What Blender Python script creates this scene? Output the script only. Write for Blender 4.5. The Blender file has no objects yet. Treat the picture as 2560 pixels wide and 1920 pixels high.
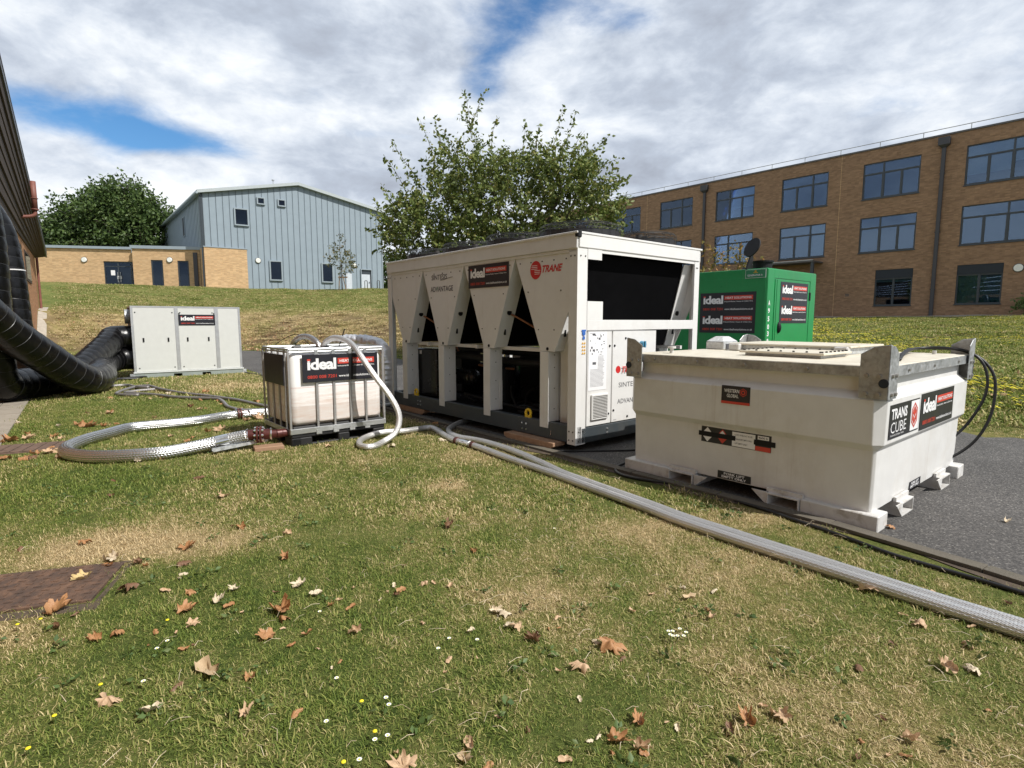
import bpy, bmesh, math, random
import numpy as np
from mathutils import Vector, Matrix, noise
R = math.radians
scene = bpy.context.scene
rnd = random.Random(7)

# ---------------------------------------------------------------- camera
cam = bpy.data.objects.new('camera', bpy.data.cameras.new('camera'))
scene.collection.objects.link(cam)
scene.camera = cam
cam.location = (0, 0, 1.5)
PITCH = math.atan(157 / 1400)
cam.rotation_euler = (math.pi / 2 - PITCH, 0, 0)
cam.data.sensor_fit = 'HORIZONTAL'
cam.data.sensor_width = 36
cam.data.lens = 36 * 1400 / 2560
cam.data.clip_start = 0.05
cam.data.clip_end = 1500

# ---------------------------------------------------------------- sun and sky
SUN_AZ, SUN_EL = 120, 49
sv = Vector((math.sin(R(SUN_AZ)) * math.cos(R(SUN_EL)), math.cos(R(SUN_AZ)) * math.cos(R(SUN_EL)), math.sin(R(SUN_EL))))
sun = bpy.data.objects.new('sun', bpy.data.lights.new('sun', 'SUN'))
scene.collection.objects.link(sun)
sun.rotation_euler = sv.to_track_quat('Z', 'Y').to_euler()
sun.location = (30, -10, 60)
sun.data.energy = 5.0
sun.data.angle = R(0.5)
sun.data.color = (1.0, 0.965, 0.91)

scene.view_settings.view_transform = 'Standard'
scene.view_settings.look = 'None'
scene.view_settings.exposure = 0.10
scene.view_settings.gamma = 1.0
scene.view_settings.use_curve_mapping = False
scene.cycles.max_bounces = 6
scene.cycles.transparent_max_bounces = 12

world = bpy.data.worlds.new("World")
scene.world = world
world.use_nodes = True


class NT:
    """tiny node tree writer"""
    def __init__(s, nt):
        s.nt = nt
        nt.nodes.clear()

    def n(s, typ, ins=None, **kw):
        nd = s.nt.nodes.new(typ)
        for k, v in kw.items():
            setattr(nd, k, v)
        if ins:
            for k, v in ins.items():
                sock = nd.inputs[k]
                if isinstance(v, bpy.types.NodeSocket):
                    s.nt.links.new(v, sock)
                elif isinstance(v, bpy.types.Node):
                    s.nt.links.new(v.outputs[0], sock)
                else:
                    sock.default_value = v
        return nd

    def math(s, op, a, b=0.0, c=0.0, clamp=False):
        m = s.n('ShaderNodeMath', {0: a, 1: b, 2: c}, operation=op)
        m.use_clamp = clamp
        return m.outputs[0]

    def vmath(s, op, a, b=(0, 0, 0), scale=None):
        ins = {0: a, 1: b}
        m = s.n('ShaderNodeVectorMath', ins, operation=op)
        if scale is not None:
            if isinstance(scale, (int, float)):
                m.inputs['Scale'].default_value = scale
            else:
                s.nt.links.new(scale, m.inputs['Scale'])
        return m.outputs['Value'] if op in ('LENGTH', 'DISTANCE', 'DOT_PRODUCT') else m.outputs[0]

    def noise(s, vec, scale, detail=4, rough=0.55, dist=0.0):
        m = s.n('ShaderNodeTexNoise', {'Scale': scale, 'Detail': detail, 'Roughness': rough, 'Distortion': dist})
        if vec is not None:
            s.nt.links.new(vec, m.inputs['Vector'])
        return m.outputs['Fac']

    def ramp(s, fac, stops, interp='LINEAR'):
        m = s.n('ShaderNodeValToRGB', {'Fac': fac})
        m.color_ramp.interpolation = interp
        el = m.color_ramp.elements
        while len(el) < len(stops):
            el.new(0.5)
        for e, (p, c) in zip(el, stops):
            e.position = p
            e.color = (*c, 1) if len(c) == 3 else c
        return m.outputs[0]

    def maprange(s, v, a, b, c=0.0, d=1.0, smooth=False):
        m = s.n('ShaderNodeMapRange', {0: v, 1: a, 2: b, 3: c, 4: d})
        m.clamp = True
        if smooth:
            m.interpolation_type = 'SMOOTHSTEP'
        return m.outputs[0]

    def mix(s, f, a, b, blend='MIX'):
        m = s.n('ShaderNodeMix', data_type='RGBA', blend_type=blend)
        for k, v in ((0, f), (6, a), (7, b)):
            if isinstance(v, bpy.types.NodeSocket):
                s.nt.links.new(v, m.inputs[k])
            else:
                m.inputs[k].default_value = v if k == 0 else ((*v, 1) if len(v) == 3 else v)
        return m.outputs[2]


def build_world():
    t = NT(world.node_tree)
    tc = t.n('ShaderNodeTexCoord')
    d = tc.outputs['Generated']
    sky = t.n('ShaderNodeTexSky', sky_type='NISHITA')
    sky.sun_disc = False
    sky.sun_elevation = R(SUN_EL)
    sky.sun_rotation = R(SUN_AZ)
    sky.air_density = 1.0
    sky.dust_density = 0.6
    sky.ozone_density = 2.5
    sep = t.n('ShaderNodeSeparateXYZ', {0: d})
    z = t.math('MAXIMUM', sep.outputs[2], 0.0)
    zz = t.math('ADD', z, 0.12)
    px = t.math('DIVIDE', sep.outputs[0], zz)
    py = t.math('DIVIDE', sep.outputs[1], zz)
    p = t.n('ShaderNodeCombineXYZ', {0: px, 1: py, 2: 0.0}).outputs[0]
    warp = t.n('ShaderNodeTexNoise', {'Vector': p, 'Scale': 1.3, 'Detail': 3.0}).outputs['Color']
    pw = t.vmath('ADD', p, t.vmath('SCALE', t.vmath('SUBTRACT', warp, (0.5, 0.5, 0.5)), scale=0.28))
    ds = t.vmath('ADD', t.vmath('MULTIPLY', d, (1, 1, 2.0)), t.vmath('SCALE', t.vmath('SUBTRACT', warp, (0.5, 0.5, 0.5)), scale=0.12))
    big = t.math('ADD', t.math('MULTIPLY', t.noise(pw, 0.9, 5, 0.5), 0.45), t.math('MULTIPLY', t.noise(ds, 2.6, 8, 0.6), 0.55))
    fine = t.noise(ds, 8.0, 9, 0.62)
    cov = t.math('ADD', t.math('MULTIPLY', big, 0.60), t.math('MULTIPLY', fine, 0.40))
    cov = t.math('ADD', cov, 0.16)
    # gaps where the blue shows through the cloud layer
    for (hx, hy, rx, ry, rot, amt) in (
            (-1.50, 2.00, 0.26, 0.16, 0.5, .25), (-1.28, 2.24, 0.24, 0.12, 0.5, .23), (-1.40, 1.86, 0.20, 0.09, 0.3, .10),
            (-0.10, 1.90, 0.075, 0.15, 0.1, .27), (-0.02, 1.66, 0.09, 0.09, 0, .20), (0.03, 1.50, 0.15, 0.08, 0, .24),
            (0.16, 1.58, 0.16, 0.08, 0.3, .15), (0.33, 1.55, 0.12, 0.06, 0.3, .12), (-0.45, 2.25, 0.18, 0.05, .2, .10), (-2.6, 1.2, .5, .25, .4, .25), (1.6, -1.0, .7, .3, .4, .25),
            (-1.2, -1.4, .6, .3, 1.0, .25), (.4, .25, .3, .2, .2, .2)):
        cx, sx = math.cos(rot), math.sin(rot)
        dx = t.math('SUBTRACT', px, hx)
        dy = t.math('SUBTRACT', py, hy)
        a = t.math('ADD', t.math('MULTIPLY', dx, cx / rx), t.math('MULTIPLY', dy, sx / rx))
        b = t.math('ADD', t.math('MULTIPLY', dx, -sx / ry), t.math('MULTIPLY', dy, cx / ry))
        q = t.math('ADD', t.math('MULTIPLY', a, a), t.math('MULTIPLY', b, b))
        g = t.math('EXPONENT', t.math('MULTIPLY', q, -0.7))
        cov = t.math('SUBTRACT', cov, t.math('MULTIPLY', g, amt))
    mask = t.maprange(cov, 0.34, 0.60, 0, 1, True)
    # light and dark inside the cloud
    pb = t.vmath('ADD', ds, (7.3, 2.1, 0.4))
    shade = t.noise(pb, 2.7, 7, 0.55)
    shade2 = t.noise(pb, 8.5, 9, 0.6)
    sh = t.math('ADD', t.math('MULTIPLY', shade, 0.56), t.math('MULTIPLY', shade2, 0.44))
    # darker bank to the north east, bright band low in the north
    e1 = t.maprange(px, 0.0, 1.3, 0.0, 0.05, True)
    low = t.math('MULTIPLY', t.maprange(z, 0.10, 0.24, 1, 0, True), t.maprange(px, 0.4, 1.4, 1, 0.2, True))
    sh = t.math('ADD', t.math('SUBTRACT', sh, e1), t.math('MULTIPLY', low, 0.10))
    cc = t.ramp(sh, [(0.34, (4.0, 4.4, 5.2)), (0.43, (5.1, 5.7, 6.7)), (0.50, (6.8, 7.4, 8.3)), (0.60, (9.8, 10.1, 10.4))])
    cc = t.vmath('SCALE', cc, scale=t.maprange(z, 0.50, 0.85, 1.0, 0.66, True))  # unseen cloud overhead dimmed to cut the ambient light and raise contrast
    k = t.n('ShaderNodeHueSaturation', {'Color': sky.outputs[0], 'Saturation': 1.3, 'Value': 1.35}).outputs[0]
    col = t.mix(mask, k, cc)
    bg = t.n('ShaderNodeBackground', {'Color': col, 'Strength': 0.1})
    t.n('ShaderNodeOutputWorld', {'Surface': bg.outputs[0]})


build_world()

# ---------------------------------------------------------------- materials
MATS = {}


def principled(name):
    m = bpy.data.materials.new(name)
    m.use_nodes = True
    t = NT(m.node_tree)
    out = t.n('ShaderNodeOutputMaterial')
    b = t.n('ShaderNodeBsdfPrincipled')
    m.node_tree.links.new(b.outputs[0], out.inputs[0])
    MATS[name] = m
    return m, t, b


def lnk(t, a, b):
    t.nt.links.new(a, b)


def mat(name, col, rough=0.5, metal=0.0, var=0.08, nscale=6.0, bump=0.0, bscale=80.0, spec=0.5, dirt=None, dirt_amt=0.3, dirt_scale=2.0, coat=0.0, streak=0.0):
    m, t, b = principled(name)
    tc = t.n('ShaderNodeTexCoord').outputs['Object']
    nz = t.noise(tc, nscale, 6, 0.6)
    lo = tuple(c * (1 - var) for c in col)
    hi = tuple(min(1, c * (1 + var)) for c in col)
    c = t.mix(t.maprange(nz, 0.3, 0.7), lo, hi)
    if dirt:
        dn = t.noise(tc, dirt_scale, 8, 0.7, 0.4)
        c = t.mix(t.math('MULTIPLY', t.maprange(dn, 0.48, 0.72, 0, 1, True), dirt_amt), c, dirt)
    if streak:
        sn = t.noise(t.vmath('MULTIPLY', tc, (9, 9, 0.5)), 1.0, 6, 0.7)
        sn2 = t.noise(tc, 1.3, 5, 0.6)
        f_ = t.math('MULTIPLY', t.math('MULTIPLY', t.maprange(sn, 0.5, 0.72, 0, 1, True), t.maprange(sn2, 0.4, 0.65, 0, 1, True)), streak)
        c = t.mix(f_, c, (0.30, 0.22, 0.14))
        sp = t.noise(tc, 60, 4, 0.8)
        c = t.mix(t.maprange(sp, 0.68, 0.76, 0, 0.5), c, (0.25, 0.2, 0.15))
    lnk(t, c, b.inputs['Base Color'])
    b.inputs['Metallic'].default_value = metal
    rr = t.maprange(nz, 0.2, 0.8, max(0.02, rough - 0.07), min(1, rough + 0.07))
    lnk(t, rr, b.inputs['Roughness'])
    b.inputs['Specular IOR Level'].default_value = spec
    b.inputs['Coat Weight'].default_value = coat
    if bump:
        bn = t.noise(tc, bscale, 4, 0.6)
        bp = t.n('ShaderNodeBump', {'Height': bn, 'Strength': bump, 'Distance': 0.01})
        lnk(t, bp.outputs[0], b.inputs['Normal'])
    return m


def mat_brick(name, a, b_, mortar, bw=0.225, bh=0.075, stain=0.25):
    m, t, b = principled(name)
    tc = t.n('ShaderNodeTexCoord').outputs['Object']
    sep = t.n('ShaderNodeSeparateXYZ', {0: tc})
    along = t.math('ADD', sep.outputs[0], sep.outputs[1])
    v = t.n('ShaderNodeCombineXYZ', {0: along, 1: sep.outputs[2], 2: 0.0}).outputs[0]
    br = t.n('ShaderNodeTexBrick', {'Vector': v, 'Color1': (*a, 1), 'Color2': (*b_, 1), 'Mortar': (*mortar, 1), 'Scale': 1.0,
                                    'Mortar Size': 0.006, 'Mortar Smooth': 0.3, 'Brick Width': bw, 'Row Height': bh, 'Bias': 0.1})
    # single bricks that are darker or paler, and courses that drift in tone
    vv = t.vmath('MULTIPLY', v, (1 / bw * 1.0, 1 / bh, 1))
    wn = t.n('ShaderNodeTexWhiteNoise', {'Vector': t.vmath('FLOOR', vv)}, noise_dimensions='3D').outputs[0]
    n1 = t.noise(t.vmath('MULTIPLY', v, (0.8, 5.0, 1)), 1.0, 5, 0.7)
    n2 = t.noise(v, 0.35, 5, 0.6)
    k = t.math('ADD', t.math('MULTIPLY', wn, 0.35), t.math('ADD', t.math('MULTIPLY', n1, 0.7), t.math('MULTIPLY', n2, 0.3)))
    k = t.maprange(k, 0.3, 1.0, 1 - stain, 1 + stain)
    col = t.vmath('SCALE', br.outputs[0], scale=k)
    lnk(t, col, b.inputs['Base Color'])
    b.inputs['Roughness'].default_value = 0.9
    b.inputs['Specular IOR Level'].default_value = 0.25
    bp = t.n('ShaderNodeBump', {'Height': br.outputs['Fac'], 'Strength': 0.5, 'Distance': 0.006}, invert=True)
    lnk(t, bp.outputs[0], b.inputs['Normal'])
    return m


def mat_glass(name, tint=(0.55, 0.62, 0.66), ior=1.75, rough=0.01):
    m = bpy.data.materials.new(name)
    m.use_nodes = True
    t = NT(m.node_tree)
    out = t.n('ShaderNodeOutputMaterial')
    tr = t.n('ShaderNodeBsdfTransparent', {'Color': (*tint, 1)})
    tc = t.n('ShaderNodeTexCoord').outputs['Object']
    bp = t.n('ShaderNodeBump', {'Height': t.noise(tc, 0.9, 2), 'Strength': 0.04, 'Distance': 0.02})
    gl = t.n('ShaderNodeBsdfGlossy', {'Color': (0.52, 0.68, 0.92, 1), 'Roughness': rough, 'Normal': bp.outputs[0]})
    fr = t.n('ShaderNodeFresnel', {'IOR': ior})
    mx = t.n('ShaderNodeMixShader', {0: fr.outputs[0], 1: tr.outputs[0], 2: gl.outputs[0]})
    lnk(t, mx.outputs[0], out.inputs[0])
    MATS[name] = m
    return m


def mat_hose(name, base=(0.62, 0.62, 0.6), metal=0.9, rough=0.32, dirt=(0.2, 0.17, 0.13)):
    """woven stainless braid; u runs round the hose, v along it in metres"""
    m, t, b = principled(name)
    uv = t.n('ShaderNodeUVMap').outputs[0]
    sep = t.n('ShaderNodeSeparateXYZ', {0: uv})
    u, v = sep.outputs[0], sep.outputs[1]
    w1 = t.math('SINE', t.math('ADD', t.math('MULTIPLY', u, 2 * math.pi * 24), t.math('MULTIPLY', v, 220)))
    w2 = t.math('SINE', t.math('SUBTRACT', t.math('MULTIPLY', u, 2 * math.pi * 24), t.math('MULTIPLY', v, 220)))
    h = t.math('MAXIMUM', w1, w2)
    tc = t.n('ShaderNodeTexCoord').outputs['Object']
    n = t.noise(tc, 3, 6, 0.65)
    c = t.mix(t.maprange(n, 0.45, 0.78, 0, 0.28, True), base, dirt)
    c = t.mix(t.maprange(h, 0.2, 0.9, 0.32, 0), c, (0.12, 0.11, 0.1))
    lnk(t, c, b.inputs['Base Color'])
    b.inputs['Metallic'].default_value = metal
    lnk(t, t.maprange(n, 0.3, 0.7, rough - 0.06, rough + 0.12), b.inputs['Roughness'])
    bp = t.n('ShaderNodeBump', {'Height': h, 'Strength': 0.5, 'Distance': 0.002})
    lnk(t, bp.outputs[0], b.inputs['Normal'])
    return m


def lawn_tone(t, pos):
    """0 = green, 1 = scorched straw; depends only on where on the lawn you are"""
    sep = t.n('ShaderNodeSeparateXYZ', {0: pos})
    p = t.n('ShaderNodeCombineXYZ', {0: sep.outputs[0], 1: sep.outputs[1], 2: 0.0}).outputs[0]
    a = t.noise(p, 0.55, 4, 0.6)
    b = t.noise(p, 2.3, 5, 0.65)
    c = t.noise(p, 9.0, 4, 0.6)
    v = t.math('ADD', t.math('ADD', t.math('MULTIPLY', a, 0.30), t.math('MULTIPLY', b, 0.38)), t.math('MULTIPLY', c, 0.32))
    for (hx, hy, rx, ry, amt) in ((-2.7, 3.6, .55, .35, .30), (-2.2, 3.7, .5, .25, .14), (-2.55, 2.5, .5, .22, .18), (.95, 3.9, .5, .3, .14), (1.35, 3.3, .8, .45, .12),
                                  (1.0, 2.3, 1.0, .6, .06), (.1, 2.9, .3, .22, .14), (-.55, 5.0, .25, .2, .22), (-0.6, 4.3, .5, .4, .06),
                                  (1.9, 4.2, .9, .25, .12), (-.2, 6.2, .7, .35, .13), (-1.2, 8.3, .9, .8, .13), (-6.3, 12.7, 1.1, 1.2, .16), (-7.2, 13.6, .9, .8, .08), (-1.6, 6.0, .8, .5, .06),
                                  (-3.9, 5.0, 1.0, .8, -.12), (-1.6, 3.0, .9, .8, -.07), (-.7, 2.2, .9, .7, -.06), (.4, 2.0, .35, .5, -.09),
                                  (-6.0, 9.5, 2.2, 2.2, -.07), (1.2, 1.6, .8, .5, .06), (.9, 1.75, .3, .3, -.05), (-1.6, 5.2, .7, .6, -.04)):
        dx = t.math('MULTIPLY', t.math('SUBTRACT', sep.outputs[0], hx), 1 / rx)
        dy = t.math('MULTIPLY', t.math('SUBTRACT', sep.outputs[1], hy), 1 / ry)
        g = t.math('EXPONENT', t.math('MULTIPLY', t.math('ADD', t.math('MULTIPLY', dx, dx), t.math('MULTIPLY', dy, dy)), -1.0))
        v = t.math('ADD', v, t.math('MULTIPLY', g, amt))
    at = t.n('ShaderNodeAttribute', attribute_name='dry').outputs['Fac']
    # bank of sun scorched grass beyond the road
    bank = t.math('MULTIPLY', t.maprange(sep.outputs[2], 0.05, 0.5, 0, 1, True), t.maprange(sep.outputs[2], 1.7, 2.4, 1, 0, True))
    left = t.maprange(sep.outputs[0], -3.0, 2.0, 1, 0, True)
    v = t.math('ADD', v, t.math('MULTIPLY', t.math('MULTIPLY', bank, left), 0.15))
    top = t.math('MULTIPLY', t.maprange(sep.outputs[2], 2.0, 2.6, 0, 1, True), left)
    rightl = t.math('MULTIPLY', t.maprange(sep.outputs[2], 0.03, 0.3, 0, 1, True), t.maprange(sep.outputs[0], 0.0, 4.0, 0, 1, True))
    v = t.math('SUBTRACT', v, t.math('MULTIPLY', rightl, 0.045))
    return v, p, sep


GREEN1, GREEN2, OLIVE, STRAW = (0.145, 0.205, 0.038), (0.235, 0.275, 0.064), (0.33, 0.30, 0.11), (0.60, 0.48, 0.28)


def mat_lawn():
    m, t, b = principled('lawn')
    pos = t.n('ShaderNodeNewGeometry').outputs['Position']
    v, p, sep = lawn_tone(t, pos)
    c = t.ramp(v, [(0.36, (0.06, 0.09, 0.02)), (0.49, (0.13, 0.15, 0.042)), (0.58, (0.21, 0.185, 0.065)), (0.70, (0.38, 0.29, 0.15))])
    f1 = t.noise(p, 38, 5, 0.7)
    f2 = t.noise(p, 150, 3, 0.7)
    k = t.math('MULTIPLY', t.maprange(f1, 0.3, 0.7, 0.62, 1.32), t.maprange(f2, 0.3, 0.7, 0.75, 1.25))
    c = t.vmath('SCALE', c, scale=k)
    # bare soil specks
    c = t.mix(t.maprange(t.noise(p, 21, 4, 0.7), 0.60, 0.70, 0, 0.5, True), c, (0.085, 0.06, 0.035))
    bk = t.math('MULTIPLY', t.maprange(sep.outputs[2], 0.03, 0.3, 0, 1, True), t.maprange(sep.outputs[2], 1.5, 2.2, 1, 0, True))
    bk = t.math('MULTIPLY', bk, t.maprange(t.noise(p, 0.42, 8, 0.75), 0.42, 0.60, 0, 0.85, True))
    c = t.mix(bk, c, (0.15, 0.105, 0.062))
    lnk(t, c, b.inputs['Base Color'])
    b.inputs['Roughness'].default_value = 0.95
    b.inputs['Specular IOR Level'].default_value = 0.1
    bp = t.n('ShaderNodeBump', {'Height': t.math('ADD', f1, t.math('MULTIPLY', f2, 0.6)), 'Strength': 0.8, 'Distance': 0.03})
    lnk(t, bp.outputs[0], b.inputs['Normal'])
    return m


def mat_blade():
    m, t, b = principled('grass_blade')
    pos = t.n('ShaderNodeNewGeometry').outputs['Position']
    v, p, sep = lawn_tone(t, pos)
    rn = t.n('ShaderNodeAttribute', attribute_name='tint').outputs['Fac']
    v2 = t.math('ADD', v, t.math('MULTIPLY', t.math('SUBTRACT', rn, 0.49), 0.30))
    c = t.ramp(v2, [(0.34, GREEN1), (0.47, GREEN2), (0.56, OLIVE), (0.66, STRAW)])
    k = t.maprange(rn, 0, 1, 0.75, 1.3)
    c = t.vmath('SCALE', c, scale=k)
    lnk(t, c, b.inputs['Base Color'])
    b.inputs['Roughness'].default_value = 0.6
    b.inputs['Specular IOR Level'].default_value = 0.25
    tr = t.n('ShaderNodeBsdfTranslucent', {'Color': c})
    mx = t.n('ShaderNodeMixShader', {0: 0.3, 1: b.outputs[0], 2: tr.outputs[0]})
    out = [n for n in t.nt.nodes if n.type == 'OUTPUT_MATERIAL'][0]
    lnk(t, mx.outputs[0], out.inputs[0])
    return m


def mat_leaf(name, cols, transl=0.25, rough=0.55, bumpy=False):
    m, t, b = principled(name)
    rn = t.n('ShaderNodeAttribute', attribute_name='tint').outputs['Fac']
    c = t.ramp(rn, [(i / (len(cols) - 1), q) for i, q in enumerate(cols)])
    lnk(t, c, b.inputs['Base Color'])
    b.inputs['Roughness'].default_value = rough
    b.inputs['Specular IOR Level'].default_value = 0.4
    tr = t.n('ShaderNodeBsdfTranslucent', {'Color': c})
    mx = t.n('ShaderNodeMixShader', {0: transl, 1: b.outputs[0], 2: tr.outputs[0]})
    out = [n for n in t.nt.nodes if n.type == 'OUTPUT_MATERIAL'][0]
    lnk(t, mx.outputs[0], out.inputs[0])
    return m


def mat_asphalt():
    m, t, b = principled('asphalt')
    tc = t.n('ShaderNodeNewGeometry').outputs['Position']
    v = t.n('ShaderNodeTexVoronoi', {'Vector': tc, 'Scale': 95.0}).outputs['Color']
    vs = t.n('ShaderNodeSeparateColor', {0: v}).outputs[0]
    n1 = t.noise(tc, 0.9, 5, 0.6)
    n2 = t.noise(tc, 60, 4, 0.7)
    c = t.ramp(vs, [(0.0, (0.050, 0.048, 0.047)), (0.6, (0.088, 0.084, 0.080)), (0.93, (0.13, 0.122, 0.115)), (1.0, (0.24, 0.23, 0.21))])
    c = t.vmath('SCALE', c, scale=t.maprange(n1, 0.3, 0.7, 0.82, 1.2))
    c = t.mix(t.maprange(t.noise(tc, 7, 6, 0.7), 0.58, 0.7, 0, 0.22, True), c, (0.16, 0.14, 0.11))
    lnk(t, c, b.inputs['Base Color'])
    b.inputs['Roughness'].default_value = 0.85
    b.inputs['Specular IOR Level'].default_value = 0.3
    bp = t.n('ShaderNodeBump', {'Height': t.math('ADD', vs, n2), 'Strength': 0.7, 'Distance': 0.006})
    lnk(t, bp.outputs[0], b.inputs['Normal'])
    return m


def mat_liquid_plastic():
    """translucent tank blow moulding with brown liquid line and old tide marks"""
    m, t, b = principled('tank_plastic')
    tc = t.n('ShaderNodeTexCoord').outputs['Object']
    sep = t.n('ShaderNodeSeparateXYZ', {0: tc})
    z = t.math('ADD', sep.outputs[2], t.math('MULTIPLY', t.math('SUBTRACT', t.noise(tc, 3, 3), 0.5), 0.02))
    base = (0.86, 0.855, 0.845)
    c = t.mix(t.maprange(z, 0.475, 0.485, 1, 0), base, (0.68, 0.655, 0.63))
    st = t.noise(t.vmath('MULTIPLY', tc, (3, 3, 24)), 1.0, 6, 0.7)
    tide = t.math('MULTIPLY', t.math('MULTIPLY', t.maprange(z, 0.58, 0.72, 1, 0.25), t.maprange(z, 0.76, 0.72, 0, 1)), t.maprange(st, 0.4, 0.7, 0.15, 0.8))
    c = t.mix(tide, c, (0.60, 0.46, 0.38))
    line = t.math('MULTIPLY', t.maprange(t.math('ABSOLUTE', t.math('SUBTRACT', z, 0.705)), 0.0, 0.008, 1, 0), 0.5)
    c = t.mix(line, c, (0.5, 0.2, 0.17))
    low = t.maprange(z, 0.30, 0.22, 0, 0.25)
    c = t.mix(low, c, (0.42, 0.30, 0.2))
    lnk(t, c, b.inputs['Base Color'])
    b.inputs['Roughness'].default_value = 0.38
    b.inputs['Subsurface Weight'].default_value = 0.15
    b.inputs['Subsurface Radius'].default_value = (0.05, 0.05, 0.05)
    return m


def mat_emboss_plate():
    m, t, b = principled('rust_plate')
    tc = t.n('ShaderNodeTexCoord').outputs['Object']
    n = t.noise(tc, 14, 7, 0.7)
    c = t.ramp(n, [(0.3, (0.06, 0.045, 0.038)), (0.5, (0.11, 0.068, 0.048)), (0.7, (0.20, 0.115, 0.072))])
    lnk(t, c, b.inputs['Base Color'])
    b.inputs['Roughness'].default_value = 0.8
    b.inputs['Metallic'].default_value = 0.2
    bp = t.n('ShaderNodeBump', {'Height': t.noise(tc, 160, 3), 'Strength': 0.4, 'Distance': 0.004})
    lnk(t, bp.outputs[0], b.inputs['Normal'])
    return m


def mat_wood(name, a, b_, axis=0, scale=1.0):
    m, t, b = principled(name)
    tc = t.n('ShaderNodeTexCoord').outputs['Object']
    sc = [14, 14, 14]
    sc[axis] = 0.8
    n = t.noise(t.vmath('MULTIPLY', tc, tuple(s * scale for s in sc)), 1.0, 6, 0.65, 0.6)
    c = t.mix(t.maprange(n, 0.3, 0.7), a, b_)
    lnk(t, c, b.inputs['Base Color'])
    b.inputs['Roughness'].default_value = 0.8
    bp = t.n('ShaderNodeBump', {'Height': n, 'Strength': 0.4, 'Distance': 0.004})
    lnk(t, bp.outputs[0], b.inputs['Normal'])
    return m


def mat_galv(name, base=(0.42, 0.43, 0.43)):
    m, t, b = principled(name)
    tc = t.n('ShaderNodeTexCoord').outputs['Object']
    v = t.n('ShaderNodeTexVoronoi', {'Vector': tc, 'Scale': 45.0}).outputs['Color']
    vs = t.n('ShaderNodeSeparateColor', {0: v}).outputs[0]
    n = t.noise(tc, 5, 7, 0.7)
    k = t.math('MULTIPLY', t.maprange(vs, 0, 1, 0.85, 1.15), t.maprange(n, 0.3, 0.7, 0.6, 1.2))
    c = t.vmath('SCALE', t.mix(t.maprange(n, .58, .7, 0, .5), base, (0.30, 0.27, 0.23)), scale=k)
    lnk(t, c, b.inputs['Base Color'])
    b.inputs['Metallic'].default_value = 0.55
    lnk(t, t.maprange(vs, 0, 1, 0.38, 0.6), b.inputs['Roughness'])
    return m


mat('white_paint', (0.69, 0.685, 0.67), 0.38, var=0.03, dirt=(0.45, 0.42, 0.36), dirt_amt=0.16, streak=0.14)
mat('tank_paint', (0.67, 0.665, 0.645), 0.42, var=0.04, dirt=(0.42, 0.36, 0.27), dirt_amt=0.2, dirt_scale=1.6, streak=0.30, bump=0.35, bscale=2.2)
mat('tank_lid', (0.66, 0.61, 0.50), 0.45, var=0.08, dirt=(0.42, 0.33, 0.2), dirt_amt=0.55, dirt_scale=5)
mat('skid_paint', (0.58, 0.57, 0.55), 0.55, var=0.08, dirt=(0.22, 0.18, 0.13), dirt_amt=0.65, dirt_scale=7, bump=0.2, streak=0.5)
mat('dark_base', (0.045, 0.055, 0.062), 0.45, var=0.12, dirt=(0.12, 0.11, 0.09), dirt_amt=0.25)
mat('black', (0.008, 0.008, 0.009), 0.6, var=0.2, spec=0.3)
mat('black_gloss', (0.012, 0.012, 0.013), 0.25, var=0.2)
mat('coil', (0.004, 0.004, 0.0045), 0.95, var=0.2, spec=0.03)
mat('wire_black', (0.015, 0.015, 0.016), 0.45)
mat('banner_black', (0.018, 0.018, 0.024), 0.35, var=0.1)
mat('banner_red', (0.56, 0.055, 0.035), 0.4, var=0.05)
mat('print_red', (0.42, 0.04, 0.03), 0.4, var=0.05)
mat('trane_red', (0.55, 0.02, 0.02), 0.4, var=0.03)
mat('print_white', (0.80, 0.80, 0.80), 0.4, var=0.02)
mat('print_grey', (0.10, 0.10, 0.11), 0.4, var=0.03)
mat('print_blue', (0.03, 0.12, 0.42), 0.4)
mat('print_yellow', (0.72, 0.38, 0.02), 0.4)
mat('paper', (0.78, 0.78, 0.79), 0.6, var=0.03)
mat('bolt', (0.35, 0.34, 0.32), 0.4, 0.6)
mat('dark_bolt', (0.06, 0.055, 0.05), 0.5, 0.3)
mat('copper', (0.30, 0.14, 0.08), 0.4, 0.7)
mat('yellow_paint', (0.70, 0.46, 0.02), 0.45, var=0.1)
mat('blue_knob', (0.06, 0.22, 0.34), 0.35)
mat('gen_green', (0.012, 0.235, 0.065), 0.32, var=0.06, dirt=(0.03, 0.13, 0.05), dirt_amt=0.35, dirt_scale=1.2, streak=0.12)
mat('sign_green', (0.03, 0.20, 0.09), 0.4)
mat('ahu_panel', (0.60, 0.61, 0.585), 0.5, var=0.03, bump=0.06, bscale=200)
mat('aluminium', (0.60, 0.61, 0.62), 0.35, 0.6, var=0.05)
mat('ahu_rail', (0.72, 0.74, 0.74), 0.4, 0.2, var=0.04)
mat('ahu_base', (0.33, 0.37, 0.35), 0.5, 0.3, var=0.06)
mat('ahu_side', (0.20, 0.13, 0.10), 0.6, var=0.2)
mat('duct', (0.0035, 0.0035, 0.004), 0.30, var=0.15, bump=0.45, bscale=11, spec=0.36)
mat('duct_seam', (0.045, 0.045, 0.047), 0.4)
mat('strap_white', (0.7, 0.7, 0.7), 0.5)
mat('foil', (0.72, 0.72, 0.74), 0.38, 0.75, var=0.05, bump=1.0, bscale=18)
mat('pallet_black', (0.014, 0.014, 0.015), 0.55, var=0.3)
mat('cage_steel', (0.52, 0.53, 0.53), 0.35, 0.75, var=0.08)
mat('cage_dark', (0.42, 0.41, 0.40), 0.4, 0.6, var=0.1)
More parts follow.
